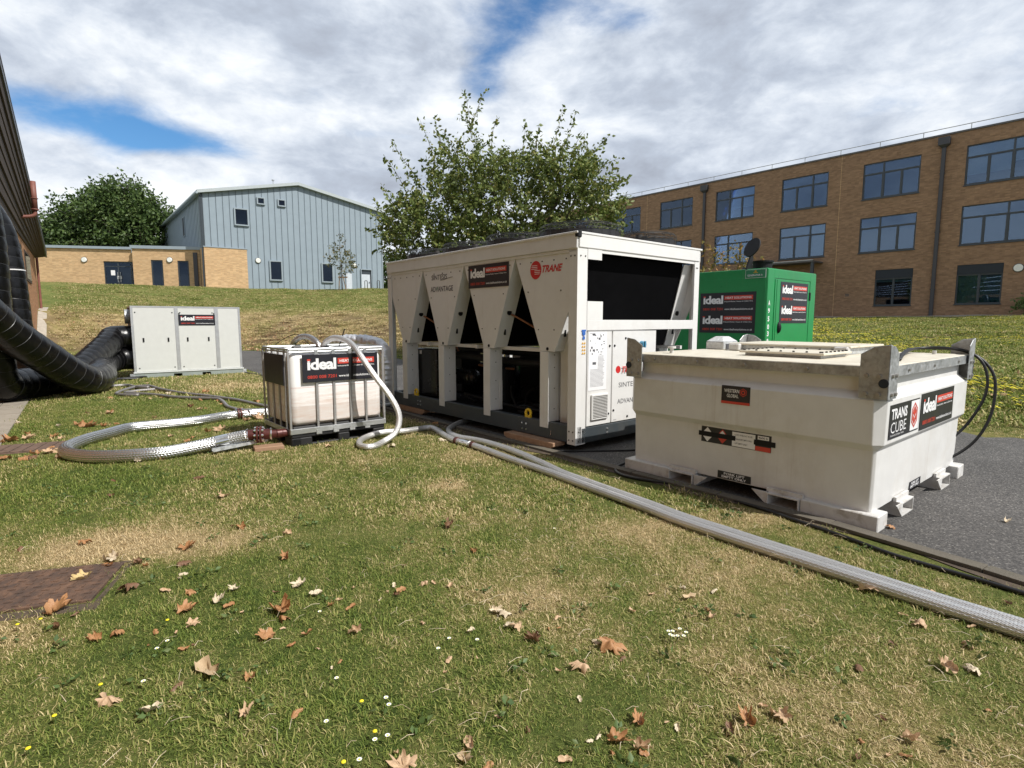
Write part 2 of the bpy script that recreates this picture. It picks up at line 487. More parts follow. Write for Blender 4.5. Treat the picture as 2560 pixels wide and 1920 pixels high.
mat('flange_red', (0.085, 0.020, 0.016), 0.45, 0.2, var=0.25, nscale=30)
mat('chrome', (0.75, 0.75, 0.75), 0.15, 0.95)
mat('cable', (0.012, 0.012, 0.012), 0.45)
mat('clad_blue', (0.245, 0.30, 0.345), 0.62, 0.0, var=0.05, bump=0.12, bscale=25, nscale=1.5)
mat('clad_trim', (0.28, 0.33, 0.365), 0.45, 0.1, var=0.05)
mat('roof_grey', (0.40, 0.44, 0.45), 0.5, var=0.05)
mat('frame_dark', (0.035, 0.045, 0.055), 0.45, var=0.05)
mat('pipe_dark', (0.045, 0.045, 0.052), 0.55, var=0.08)
mat('coping', (0.09, 0.085, 0.085), 0.6)
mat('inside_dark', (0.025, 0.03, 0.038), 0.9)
mat('blind', (0.30, 0.38, 0.38), 0.8)
mat('blind_green', (0.18, 0.30, 0.26), 0.8)
mat('door_grey', (0.52, 0.56, 0.61), 0.5)
mat('lamp_white', (0.75, 0.75, 0.70), 0.35)
mat('terracotta', (0.20, 0.075, 0.055), 0.6, var=0.2)
mat('concrete', (0.30, 0.265, 0.215), 0.9, var=0.12, dirt=(0.17, 0.15, 0.12), dirt_amt=0.5, dirt_scale=3, bump=0.4, bscale=120)
mat('kerb_concrete', (0.115, 0.10, 0.078), 0.9, var=0.2, dirt=(0.09, 0.085, 0.06), dirt_amt=0.7, dirt_scale=5, bump=0.5, bscale=90)
mat('plaster_step', (0.36, 0.32, 0.26), 0.9, var=0.15)
mat('soil', (0.075, 0.055, 0.038), 0.95, var=0.3, nscale=12, bump=0.6, bscale=60)
mat('bark', (0.075, 0.06, 0.045), 0.9, var=0.3, nscale=20, bump=0.6, bscale=40)
mat('stake', (0.22, 0.15, 0.09), 0.9, var=0.15)
mat('clear_plastic', (0.55, 0.56, 0.56), 0.25, var=0.2, nscale=25)
mat('white_flower', (0.85, 0.85, 0.83), 0.6)
mat('yellow_flower', (0.80, 0.68, 0.02), 0.6)
mat('bollard', (0.13, 0.14, 0.15), 0.4, 0.5)
mat('deck_dark', (0.012, 0.012, 0.013), 0.8, spec=0.1)
mat('far_slate', (0.11, 0.11, 0.12), 0.8)
mat('pavers', (0.13, 0.085, 0.062), 0.9, var=0.3, nscale=18, bump=0.5, bscale=90)
mat_brick('brick_buff', (0.56, 0.375, 0.20), (0.48, 0.305, 0.155), (0.50, 0.40, 0.28))
mat_brick('brick_brown', (0.295, 0.185, 0.112), (0.225, 0.138, 0.083), (0.25, 0.17, 0.115), stain=0.25)
mat_brick('brick_orange', (0.44, 0.23, 0.12), (0.36, 0.18, 0.09), (0.33, 0.24, 0.17))
mat_glass('glass', (0.72, 0.80, 0.86), 2.0)
mat_glass('glass_door', (0.35, 0.38, 0.4), 1.6)
mat_hose('braid', (0.66, 0.66, 0.65), 0.95, 0.24)
mat_hose('braid_matte', (0.80, 0.80, 0.79), 0.8, 0.38)
mat_hose('braid_dark', (0.36, 0.34, 0.33), 0.7, 0.42)
mat_liquid_plastic()
mat_emboss_plate()
mat_wood('timber', (0.30, 0.17, 0.10), (0.42, 0.27, 0.17), 1)
mat_wood('soffit', (0.030, 0.019, 0.014), (0.062, 0.040, 0.028), 0)  # timber colour darkened to imitate deep shade on the hall's upper boards
mat_wood('pallet_wood', (0.25, 0.14, 0.08), (0.35, 0.22, 0.14), 0)
mat_galv('galv')
mat_galv('galv_light', (0.55, 0.57, 0.58))
mat_lawn()
mat_blade()
mat_asphalt()
mat_leaf('cherry_leaf', [(0.075, 0.115, 0.028), (0.13, 0.175, 0.04), (0.185, 0.22, 0.056), (0.27, 0.255, 0.075)], 0.3)
mat_leaf('dense_leaf', [(0.035, 0.065, 0.018), (0.065, 0.11, 0.026), (0.105, 0.15, 0.036)], 0.2)
mat_leaf('sapling_leaf', [(0.07, 0.09, 0.035), (0.12, 0.13, 0.05), (0.22, 0.15, 0.06)], 0.25)
mat_leaf('rowan_leaf', [(0.10, 0.12, 0.03), (0.20, 0.16, 0.04), (0.34, 0.17, 0.05)], 0.3)
mat_leaf('shrub_leaf', [(0.055, 0.10, 0.03), (0.10, 0.16, 0.045), (0.15, 0.19, 0.07)], 0.25)
mat_leaf('litter_leaf', [(0.20, 0.10, 0.05), (0.36, 0.21, 0.11), (0.50, 0.36, 0.2)], 0.1)


def mat_dryleaf(name, a, b_):
    m, t, b = principled(name)
    tc = t.n('ShaderNodeTexCoord').outputs['Object']
    n = t.noise(tc, 45, 5, 0.65)
    w = t.math('ABSOLUTE', t.math('SINE', t.math('MULTIPLY', t.n('ShaderNodeSeparateXYZ', {0: tc}).outputs[1], 300)))
    c = t.mix(t.maprange(n, 0.3, 0.7), a, b_)
    c = t.mix(t.maprange(w, 0.0, 0.12, 0.25, 0), c, tuple(min(1, q * 1.4) for q in b_))
    lnk(t, c, b.inputs['Base Color'])
    b.inputs['Roughness'].default_value = 0.6
    tr = t.n('ShaderNodeBsdfTranslucent', {'Color': c})
    mx = t.n('ShaderNodeMixShader', {0: 0.15, 1: b.outputs[0], 2: tr.outputs[0]})
    out = [q for q in t.nt.nodes if q.type == 'OUTPUT_MATERIAL'][0]
    lnk(t, mx.outputs[0], out.inputs[0])


mat_dryleaf('leaf_o', (0.30, 0.135, 0.055), (0.50, 0.27, 0.12))
mat_dryleaf('leaf_t', (0.46, 0.29, 0.17), (0.64, 0.46, 0.29))
mat_dryleaf('leaf_p', (0.55, 0.44, 0.30), (0.72, 0.62, 0.46))
mat_dryleaf('leaf_y', (0.50, 0.37, 0.16), (0.66, 0.50, 0.24))
mat_dryleaf('leaf_d', (0.12, 0.06, 0.032), (0.24, 0.13, 0.07))
mat_dryleaf('leaf_r', (0.46, 0.33, 0.19), (0.62, 0.47, 0.30))
# ---------------------------------------------------------------- mesh helpers
COL = scene.collection


class MB:
    def __init__(s):
        s.v = []
        s.f = []
        s.uv = None

    def add(s, vs, fs, M=None):
        k = len(s.v)
        if M is not None:
            vs = [M @ Vector(p) for p in vs]
        s.v.extend(tuple(p) for p in vs)
        s.f.extend(tuple(i + k for i in f) for f in fs)
        return s

    def box(s, x0, y0, z0, x1, y1, z1, M=None):
        if x0 > x1: x0, x1 = x1, x0
        if y0 > y1: y0, y1 = y1, y0
        if z0 > z1: z0, z1 = z1, z0
        vs = [(x0, y0, z0), (x1, y0, z0), (x1, y1, z0), (x0, y1, z0), (x0, y0, z1), (x1, y0, z1), (x1, y1, z1), (x0, y1, z1)]
        return s.add(vs, [(0, 3, 2, 1), (4, 5, 6, 7), (0, 1, 5, 4), (1, 2, 6, 5), (2, 3, 7, 6), (3, 0, 4, 7)], M)

    def prism(s, pts, h0, h1, M=None):
        """2D polygon (ccw) in local xy extruded from h0 to h1 along local z"""
        n = len(pts)
        vs = [(p[0], p[1], h0) for p in pts] + [(p[0], p[1], h1) for p in pts]
        fs = [tuple(reversed(range(n))), tuple(range(n, 2 * n))] + [(i, (i + 1) % n, n + (i + 1) % n, n + i) for i in range(n)]
        return s.add(vs, fs, M)

    def cyl(s, p0, p1, r0, r1=None, n=16, cap=True):
        p0, p1 = Vector(p0), Vector(p1)
        r1 = r0 if r1 is None else r1
        d = (p1 - p0).normalized()
        a = d.orthogonal().normalized()
        b = d.cross(a)
        vs = []
        for p, r in ((p0, r0), (p1, r1)):
            for i in range(n):
                t = 2 * math.pi * i / n
                vs.append(p + (a * math.cos(t) + b * math.sin(t)) * r)
        fs = [(i, (i + 1) % n, n + (i + 1) % n, n + i) for i in range(n)]
        if cap:
            fs += [tuple(reversed(range(n))), tuple(range(n, 2 * n))]
        return s.add(vs, fs)

    def ring(s, c, axis, r, w, n=24, m=8):
        """torus"""
        c = Vector(c)
        d = Vector(axis).normalized()
        a = d.orthogonal().normalized()
        b = d.cross(a)
        vs, fs = [], []
        for i in range(n):
            t = 2 * math.pi * i / n
            rad = a * math.cos(t) + b * math.sin(t)
            for j in range(m):
                q = 2 * math.pi * j / m
                vs.append(c + rad * (r + w * math.cos(q)) + d * (w * math.sin(q)))
        for i in range(n):
            for j in range(m):
                fs.append((i * m + j, ((i + 1) % n) * m + j, ((i + 1) % n) * m + (j + 1) % m, i * m + (j + 1) % m))
        return s.add(vs, fs)

    def tube(s, path, r, n=12, rib=None, cap=True, uv=False):
        """path: list of Vectors; rib(u, l, i) -> radius factor"""
        P = [Vector(p) for p in path]
        N = len(P)
        T = [(P[min(i + 1, N - 1)] - P[max(i - 1, 0)]).normalized() for i in range(N)]
        a = T[0].orthogonal().normalized()
        k = len(s.v)
        L = 0
        ls = []
        for i in range(N):
            if i:
                L += (P[i] - P[i - 1]).length
            ls.append(L)
            a = (a - T[i] * a.dot(T[i])).normalized()
            b = T[i].cross(a)
            rr = r[i] if isinstance(r, (list, tuple)) else r
            for j in range(n):
                q = 2 * math.pi * j / n
                f = rib(j / n, L, i) if rib else 1.0
                s.v.append(tuple(P[i] + (a * math.cos(q) + b * math.sin(q)) * rr * f))
        f0 = len(s.f)
        for i in range(N - 1):
            for j in range(n):
                s.f.append((k + i * n + j, k + i * n + (j + 1) % n, k + (i + 1) * n + (j + 1) % n, k + (i + 1) * n + j))
        if uv:
            if s.uv is None:
                s.uv = {}
            for i in range(N - 1):
                for j in range(n):
                    s.uv[f0 + i * n + j] = [(j / n, ls[i]), ((j + 1) / n, ls[i]), ((j + 1) / n, ls[i + 1]), (j / n, ls[i + 1])]
        if cap:
            s.f.append(tuple(k + j for j in reversed(range(n))))
            s.f.append(tuple(k + (N - 1) * n + j for j in range(n)))
        return s

    def sphere(s, c, r, n=12, m=8, sz=1.0):
        c = Vector(c)
        vs = [c + Vector((0, 0, r * sz))]
        for i in range(1, m):
            for j in range(n):
                a, b = math.pi * i / m, 2 * math.pi * j / n
                vs.append(c + Vector((r * math.sin(a) * math.cos(b), r * math.sin(a) * math.sin(b), r * sz * math.cos(a))))
        vs.append(c - Vector((0, 0, r * sz)))
        fs = [(0, 1 + j, 1 + (j + 1) % n) for j in range(n)]
        for i in range(m - 2):
            for j in range(n):
                fs.append((1 + i * n + j, 1 + (i + 1) * n + j, 1 + (i + 1) * n + (j + 1) % n, 1 + i * n + (j + 1) % n))
        e = len(vs) - 1
        fs += [(e, 1 + (m - 2) * n + (j + 1) % n, 1 + (m - 2) * n + j) for j in range(n)]
        return s.add(vs, fs)

    def build(s, name, m, parent=None, smooth=False, bevel=0.0, seg=1):
        me = bpy.data.meshes.new(name)
        me.from_pydata(s.v, [], s.f)
        if s.uv:
            u = me.uv_layers.new(name='UVMap')
            for p in me.polygons:
                if p.index in s.uv:
                    for li, c in zip(p.loop_indices, s.uv[p.index]):
                        u.data[li].uv = c
        if bevel:
            bm = bmesh.new()
            bm.from_mesh(me)
            es = [e for e in bm.edges if len(e.link_faces) == 2 and e.calc_face_angle(0) > 0.6]
            bmesh.ops.bevel(bm, geom=es, offset=bevel, segments=seg, affect='EDGES', profile=0.5, clamp_overlap=True)
            bm.to_mesh(me)
            bm.free()
        if smooth:
            me.polygons.foreach_set('use_smooth', [True] * len(me.polygons))
        me.materials.append(MATS[m])
        o = bpy.data.objects.new(name, me)
        COL.objects.link(o)
        if parent is not None:
            o.parent = parent
        return o


def link_mesh(name, me, parent=None):
    o = bpy.data.objects.new(name, me)
    COL.objects.link(o)
    if parent is not None:
        o.parent = parent
    return o


def tag(o, label=None, cat=None, group=None, kind=None):
    if label: o['label'] = label
    if cat: o['category'] = cat
    if group: o['group'] = group
    if kind: o['kind'] = kind
    return o


def thing(name, label, cat, loc=(0, 0, 0), az=90.0, group=None):
    """Empty at the thing's base; az = compass direction of its local +X"""
    o = bpy.data.objects.new(name, None)
    o.empty_display_size = 0.2
    COL.objects.link(o)
    o.location = loc
    o.rotation_euler = (0, 0, R(90 - az))
    return tag(o, label, cat, group)


def copy_tree(o, parent=None):
    c = o.copy()
    COL.objects.link(c)
    c.parent = parent
    for ch in list(o.children):
        copy_tree(ch, c)
    return c


def smooth_path(pts, step=0.05):
    P = [Vector(p) for p in pts]
    out = []
    for i in range(len(P) - 1):
        p0, p1, p2, p3 = P[max(i - 1, 0)], P[i], P[i + 1], P[min(i + 2, len(P) - 1)]
        n = max(2, int((p2 - p1).length / step))
        for k in range(n):
            t = k / n
            out.append(0.5 * ((2 * p1) + (p2 - p0) * t + (2 * p0 - 5 * p1 + 4 * p2 - p3) * t * t + (3 * p1 - p0 - 3 * p2 + p3) * t ** 3))
    out.append(P[-1])
    for _ in range(2):
        out = [out[0]] + [(out[i - 1] + out[i] * 2 + out[i + 1]) / 4 for i in range(1, len(out) - 1)] + [out[-1]]
    return out


def frame(o, u, v):
    """matrix: local (a,b,c) -> o + a u + b v + c (u x v)"""
    u, v = Vector(u).normalized(), Vector(v).normalized()
    n = u.cross(v)
    return Matrix(((u.x, v.x, n.x, o[0]), (u.y, v.y, n.y, o[1]), (u.z, v.z, n.z, o[2]), (0, 0, 0, 1)))


_TXT = {}


def text_geo(s, bold=0.0, spacing=1.0, shear=0.0):
    key = (s, bold, spacing, shear)
    if key not in _TXT:
        cu = bpy.data.curves.new('t', 'FONT')
        cu.body = s
        cu.offset = bold
        cu.space_character = spacing
        cu.shear = shear
        cu.resolution_u = 2
        o = bpy.data.objects.new('t', cu)
        COL.objects.link(o)
        bpy.context.view_layer.update()
        me = o.evaluated_get(bpy.context.evaluated_depsgraph_get()).to_mesh()
        vs = [(v.co.x, v.co.y) for v in me.vertices]
        fs = [tuple(p.vertices) for p in me.polygons]
        o.evaluated_get(bpy.context.evaluated_depsgraph_get()).to_mesh_clear()
        bpy.data.objects.remove(o)
        bpy.data.curves.remove(cu)
        x0, x1 = min(v[0] for v in vs), max(v[0] for v in vs)
        y0, y1 = min(v[1] for v in vs), max(v[1] for v in vs)
        _TXT[key] = ([((x - x0) / (x1 - x0), (y - y0) / (y1 - y0)) for x, y in vs], fs)
    return _TXT[key]


def put_text(mb, M, s, x0, y0, w, h, z=0.004, bold=0.0, spacing=1.0, shear=0.0):
    vs, fs = text_geo(s, bold, spacing, shear)
    mb.add([(x0 + a * w, y0 + b * h, z) for a, b in vs], fs, M)
    return mb


def flat(mb, M, x0, y0, x1, y1, z):
    mb.add([(x0, y0, z), (x1, y0, z), (x1, y1, z), (x0, y1, z)], [(0, 1, 2, 3)], M)
    return mb


def ideal_banner(parent, M, W, H, rows=1, name='banner'):
    """black hire company board; M puts its lower left corner on the parent"""
    pl = MB().box(0, 0, 0, W, H, 0.004, M).build(name, 'banner_black', parent)
    h = H / rows
    for r in range(rows):
        y = r * h
        put_text(MB(), M, 'ideal', .06 * W, y + .44 * h, .37 * W, .42 * h, .0065, .035, .92).build('brand_lettering', 'print_white', pl)
        flat(MB(), M, .06 * W, y + .775 * h, .10 * W, y + .84 * h, .0075).build('red_dot', 'banner_red', pl)
        flat(MB(), M, .45 * W, y + .63 * h, .95 * W, y + .84 * h, .0065).build('red_panel', 'banner_red', pl)
        put_text(MB(), M, 'HEAT SOLUTIONS', .475 * W, y + .685 * h, .45 * W, .10 * h, .0085, .02).build('panel_lettering', 'print_white', pl)
        put_text(MB(), M, 'Industrial Boiler, Heater & Chiller Hire', .45 * W, y + .52 * h, .5 * W, .06 * h, .0065, .01).build('strapline_lettering', 'print_white', pl)
        put_text(MB(), M, '0800 008 7201', .06 * W, y + .13 * h, .37 * W, .12 * h, .0065, .01).build('phone_lettering', 'banner_red', pl)
        put_text(MB(), M, 'www.idealheatsolutions.co.uk', .46 * W, y + .14 * h, .50 * W, .09 * h, .0065, .01).build('web_lettering', 'print_white', pl)
    return pl


def bolts(mb, pts, n, r=0.012, h=0.008):
    n = Vector(n)
    for p in pts:
        mb.cyl(Vector(p), Vector(p) + n * h, r, r * 0.85, 8)
    return mb


# ---------------------------------------------------------------- the lie of the land
ROAD_FAR = [(-60, -14), (-30, 6), (-22.5, 17), (-20.5, 21.5), (-18.6, 25.2), (-16.6, 27.6), (-14, 29.3), (-9, 26.6), (-2.34, 20.68), (2.2, 13.7), (6.2, 7.54), (7.4, 6.3), (10.5, 3.6), (16, -1), (40, -20)]
ROAD_NEAR = [(7.6, -5.0), (2.99, 3.12), (2.59, 3.81), (1.06, 5.66), (0.07, 6.86), (-2.22, 9.69), (-6.78, 15.35), (-8.4, 17.6), (-10.4, 21.0), (-12.4, 23.6), (-14.3, 25.9), (-16.3, 27.3), (-16.6, 27.6)]
ROAD_FAR_EDGE = ROAD_FAR[5:]


def seg_dist(x, y, pl):
    best, sg = 1e9, 1
    for i in range(len(pl) - 1):
        ax, ay = pl[i]
        bx, by = pl[i + 1]
        dx, dy = bx - ax, by - ay
        t = ((x - ax) * dx + (y - ay) * dy) / (dx * dx + dy * dy)
        t = max(0, min(1, t))
        qx, qy = ax + t * dx, ay + t * dy
        d = math.hypot(x - qx, y - qy)
        if d < best - 1e-9:
            best = d
            sg = 1 if (dx * (y - ay) - dy * (x - ax)) > 0 else -1
    return best * sg


def lerp(a, b, t):
    return a + (b - a) * t


def sst(x, a, b):
    t = max(0, min(1, (x - a) / (b - a)))
    return t * t * (3 - 2 * t)


def prof(s, pts):
    for (a, ha), (b, hb) in zip(pts, pts[1:]):
        if s < b:
            return lerp(ha, hb, (s - a) / (b - a))
    return pts[-1][1]


PL = [(0, 0), (.4, .10), (1.6, .75), (3.2, 1.62), (4.4, 2.05), (7, 2.30), (12, 3.25), (15.5, 3.98), (17, 4.03), (24, 4.32), (40, 4.5), (400, 6)]
PR = [(0, 0), (1, .08), (8, .62), (20, 1.35), (28.5, 1.72), (32, 1.80), (400, 2.2)]


def ground_z(x, y):
    s = seg_dist(x, y, ROAD_FAR)
    if s <= 0:
        return 0.0
    w = sst(x + 0.06 * s, -5, 7)
    z = lerp(prof(s, PL), prof(s, PR), w)
    if s > 0.5:
        k = min(1, (s - .5) / 3)
        z += k * (0.10 + .12 * max(0, 1 - abs(s - 3) / 3)) * (noise.noise(Vector((x * .35, y * .35, 3))) + .5 * noise.noise(Vector((x * .9, y * .9, 8))))
    return z


def in_road(x, y):
    return x > -17 and seg_dist(x, y, ROAD_FAR) < 0 and seg_dist(x, y, list(reversed(ROAD_NEAR))) > 0
# ---------------------------------------------------------------- ground sheet
def axis_pts(segs):
    out = []
    for a, b, st in segs:
        n = max(1, int(round((b - a) / st)))
        out += [a + (b - a) * i / n for i in range(n)]
    return out + [segs[-1][1]]


def build_ground():
    xs = axis_pts([(-500, -90, 60), (-90, -45, 5), (-45, -12, 0.7), (-12, 16, 0.5), (16, 45, 1.2), (45, 100, 6), (100, 500, 60)])
    ys = axis_pts([(-120, -20, 25), (-20, -2, 3), (-2, 16, 0.5), (16, 50, 0.6), (50, 110, 5), (110, 700, 60)])
    nx, ny = len(xs), len(ys)
    v = [(x, y, ground_z(x, y)) for y in ys for x in xs]
    f = [(j * nx + i, j * nx + i + 1, (j + 1) * nx + i + 1, (j + 1) * nx + i) for j in range(ny - 1) for i in range(nx - 1)]
    mb = MB()
    mb.v, mb.f = v, f
    o = mb.build('ground', 'lawn', smooth=True)
    tag(o, 'lawn of patchy green and dry grass rising to a bank', kind='structure')
    return o


build_ground()


def strip_poly(name, m, pts_a, pts_b, z, label):
    mb = MB()
    n = len(pts_a)
    mb.v = [(x, y, z) for x, y in pts_a] + [(x, y, z) for x, y in pts_b]
    mb.f = [(i, i + 1, n + i + 1, n + i) for i in range(n - 1)]
    o = mb.build(name, m)
    return tag(o, label, kind='structure')


def resample(pl, n):
    L = [0]
    for a, b in zip(pl, pl[1:]):
        L.append(L[-1] + math.hypot(b[0] - a[0], b[1] - a[1]))
    out = []
    for i in range(n):
        s = L[-1] * i / (n - 1)
        k = 0
        while k < len(L) - 2 and L[k + 1] < s:
            k += 1
        t = (s - L[k]) / (L[k + 1] - L[k])
        out.append((lerp(pl[k][0], pl[k + 1][0], t), lerp(pl[k][1], pl[k + 1][1], t)))
    return out


def offset_line(pl, d):
    """shift sideways; positive = to the left of travel"""
    out = []
    for i, p in enumerate(pl):
        a, b = pl[max(i - 1, 0)], pl[min(i + 1, len(pl) - 1)]
        dx, dy = b[0] - a[0], b[1] - a[1]
        l = math.hypot(dx, dy)
        out.append((p[0] - dy / l * d, p[1] + dx / l * d))
    return out


near = resample(list(reversed(ROAD_NEAR)), 420)
near = [(x + .012 * noise.noise(Vector((x * 3, y * 3, 0))), y + .012 * noise.noise(Vector((x * 3, y * 3, 5)))) for x, y in near]
far = resample(ROAD_FAR_EDGE, 420)
far = [(x + .05 * noise.noise(Vector((x * 1.5, y * 1.5, 0))), y + .05 * noise.noise(Vector((x * 1.5, y * 1.5, 5)))) for x, y in far]
strip_poly('road', 'asphalt', near, offset_line(far, 0.03), 0.004, 'worn grey asphalt service road')
# worn soil margin beside the edging, then the edging of concrete lengths
mg = resample([(7.2, -4.7), (2.78, 3.14), (2.32, 3.88), (0.85, 5.64), (-0.18, 6.80), (-2.5, 9.55), (-7.05, 15.2)], 90)
mg = [(x + .10 * noise.noise(Vector((x * 2.2, y * 2.2, 1))), y + .10 * noise.noise(Vector((x * 2.2, y * 2.2, 6)))) for x, y in mg]
m2 = resample([(7.6, -5.0), (2.99, 3.12), (2.59, 3.81), (1.06, 5.66), (0.07, 6.86), (-2.22, 9.69), (-6.78, 15.35)], 90)
strip_poly('verge_soil', 'soil', mg, m2, 0.006, 'bare earth worn along the road edging')
kr = tag(bpy.data.objects.new('kerb', None), 'flush concrete edging between lawn and road', kind='structure')
COL.objects.link(kr)
kl = resample([(5.6, -1.5), (2.99, 3.12), (2.59, 3.81), (1.06, 5.66), (0.07, 6.86), (-2.22, 9.69), (-6.78, 15.35)], 24)
for a, b in zip(kl, kl[1:]):
    d = Vector((b[0] - a[0], b[1] - a[1], 0))
    L = d.length
    M = frame((a[0], a[1], 0), d, (d.y, -d.x, 0))
    # local x along, y away from lawn... third axis may point down, so box both ways
    mb = MB()
    s = -1 if M.to_3x3().col[2].z < 0 else 1
    mb.box(.006, -0.115, -.03, L - .006, -0.012, s * (0.0065 + rnd.uniform(-.001, .001)), M)
    mb.build('kerb_stone', 'kerb_concrete', kr, bevel=.002)

# ---------------------------------------------------------------- paved path along the brick hall
XH = Vector((math.sin(R(-37.5)), math.cos(R(-37.5)), 0))       # along the hall wall, away from the camera
YH = Vector((-XH.y, XH.x, 0))                                   # towards the hall
path = tag(bpy.data.objects.new('path', None), 'concrete slab path along the brick hall', kind='structure')
COL.objects.link(path)
s = 3.0
while s < 37:
    for k in ((0, 1) if s < 22 else (1,)):
        w0, w1 = (.86 if k == 0 else 1.21), (1.20 if k == 0 else 1.53)
        cz = []
        for ss in (s, s + .6):
            for w in (w0, w1):
                p = XH * ss + YH * w
                cz.append(ground_z(p.x, p.y))
        stepz = max(cz)
        mb = MB()
        vs = []
        zs = [cz[0] + .02, cz[1] + .02, cz[3] + .02, cz[2] + .02]
        if stepz > 9:
            zs = [stepz + .03] * 4
        jit = rnd.uniform(-.004, .004)
        for (ss, w), z in zip(((s + .006, w0), (s + .006, w1), (s + .594, w1), (s + .594, w0)), zs):
            p = XH * ss + YH * w
            vs.append((p.x, p.y, z + jit))
        low = [(a, b, c - (.07 if stepz < .15 else .4)) for a, b, c in vs]
        mb.add(low + vs, [(0, 1, 2, 3), (7, 6, 5, 4), (0, 4, 5, 1), (1, 5, 6, 2), (2, 6, 7, 3), (3, 7, 4, 0)])
        mb.build('paving_slab', 'concrete' if s < 31 else 'plaster_step', path)
    s += .6

# ---------------------------------------------------------------- manholes
t = thing('manhole_cover', 'rusty checker plate manhole cover in the lawn', 'manhole cover', (-2.62, 3.0, 0), 73)
MB().box(-.75, -.24, -.03, .30, .26, .018).build('cover_plate', 'rust_plate', t, bevel=.004)
mb = MB()
for i in range(17):
    for j in range(9):
        x, y = -.70 + i * .06, -.215 + j * .055
        if (i + j) % 2:
            mb.box(x - .018, y - .005, .018, x + .018, y + .005, .0225)
        else:
            mb.box(x - .005, y - .018, .018, x + .005, y + .018, .0225)
tag(mb.build('raised_treads', 'rust_plate', t), kind='stuff')
f = MB()
f.box(-.95, -.34, -.05, .36, -.25, .006).box(-.95, .27, -.05, .36, .31, .004).box(.31, -.25, -.05, .35, .27, .004)
f.build('concrete_surround', 'soil', t, bevel=.01)

t = thing('drain_cover', 'brown ribbed drain cover half hidden by the big hose loop', 'drain cover', (-5.75, 6.45, 0), 66)
MB().box(-.9, -.22, -.03, .52, .30, .012).build('cover_plate', 'pavers', t, bevel=.004)
for i in range(12):
    x = -.86 + i * .115
    MB().box(x, -.20, .012, x + .10, .28, .024).build('paver', 'pavers', t, bevel=.004)
# ---------------------------------------------------------------- walls with openings
def wall(parent, L0, L1, H0, H1, holes, m, name='wall', depth=0.14, top=None, thick=0.3, y0=0.0):
    """local x along, z up, outside = -y; outer face at y0. holes: (x0,z0,x1,z1). top(x): optional roof line"""
    xs = sorted({L0, L1} | {h[0] for h in holes} | {h[2] for h in holes})
    zs = sorted({H0, H1} | {h[1] for h in holes} | {h[3] for h in holes})
    mb = MB()
    for xa, xb in zip(xs, xs[1:]):
        for za, zb in zip(zs, zs[1:]):
            cx, cz = (xa + xb) / 2, (za + zb) / 2
            if any(h[0] < cx < h[2] and h[1] < cz < h[3] for h in holes):
                continue
            mb.add([(xa, y0, za), (xb, y0, za), (xb, y0, zb), (xa, y0, zb)], [(0, 1, 2, 3)])
    for (xa, za, xb, zb) in holes:
        d = y0 + depth
        mb.add([(xa, y0, za), (xb, y0, za), (xb, y0, zb), (xa, y0, zb), (xa, d, za), (xb, d, za), (xb, d, zb), (xa, d, zb)],
               [(0, 4, 5, 1), (1, 5, 6, 2), (2, 6, 7, 3), (3, 7, 4, 0)])
    # top and ends
    mb.add([(L0, y0, H1), (L1, y0, H1), (L1, y0 + thick, H1), (L0, y0 + thick, H1), (L0, y0, H0), (L1, y0, H0), (L1, y0 + thick, H0), (L0, y0 + thick, H0)],
           [(0, 1, 2, 3), (0, 3, 7, 4), (1, 5, 6, 2)])
    return mb.build(name, m, parent)


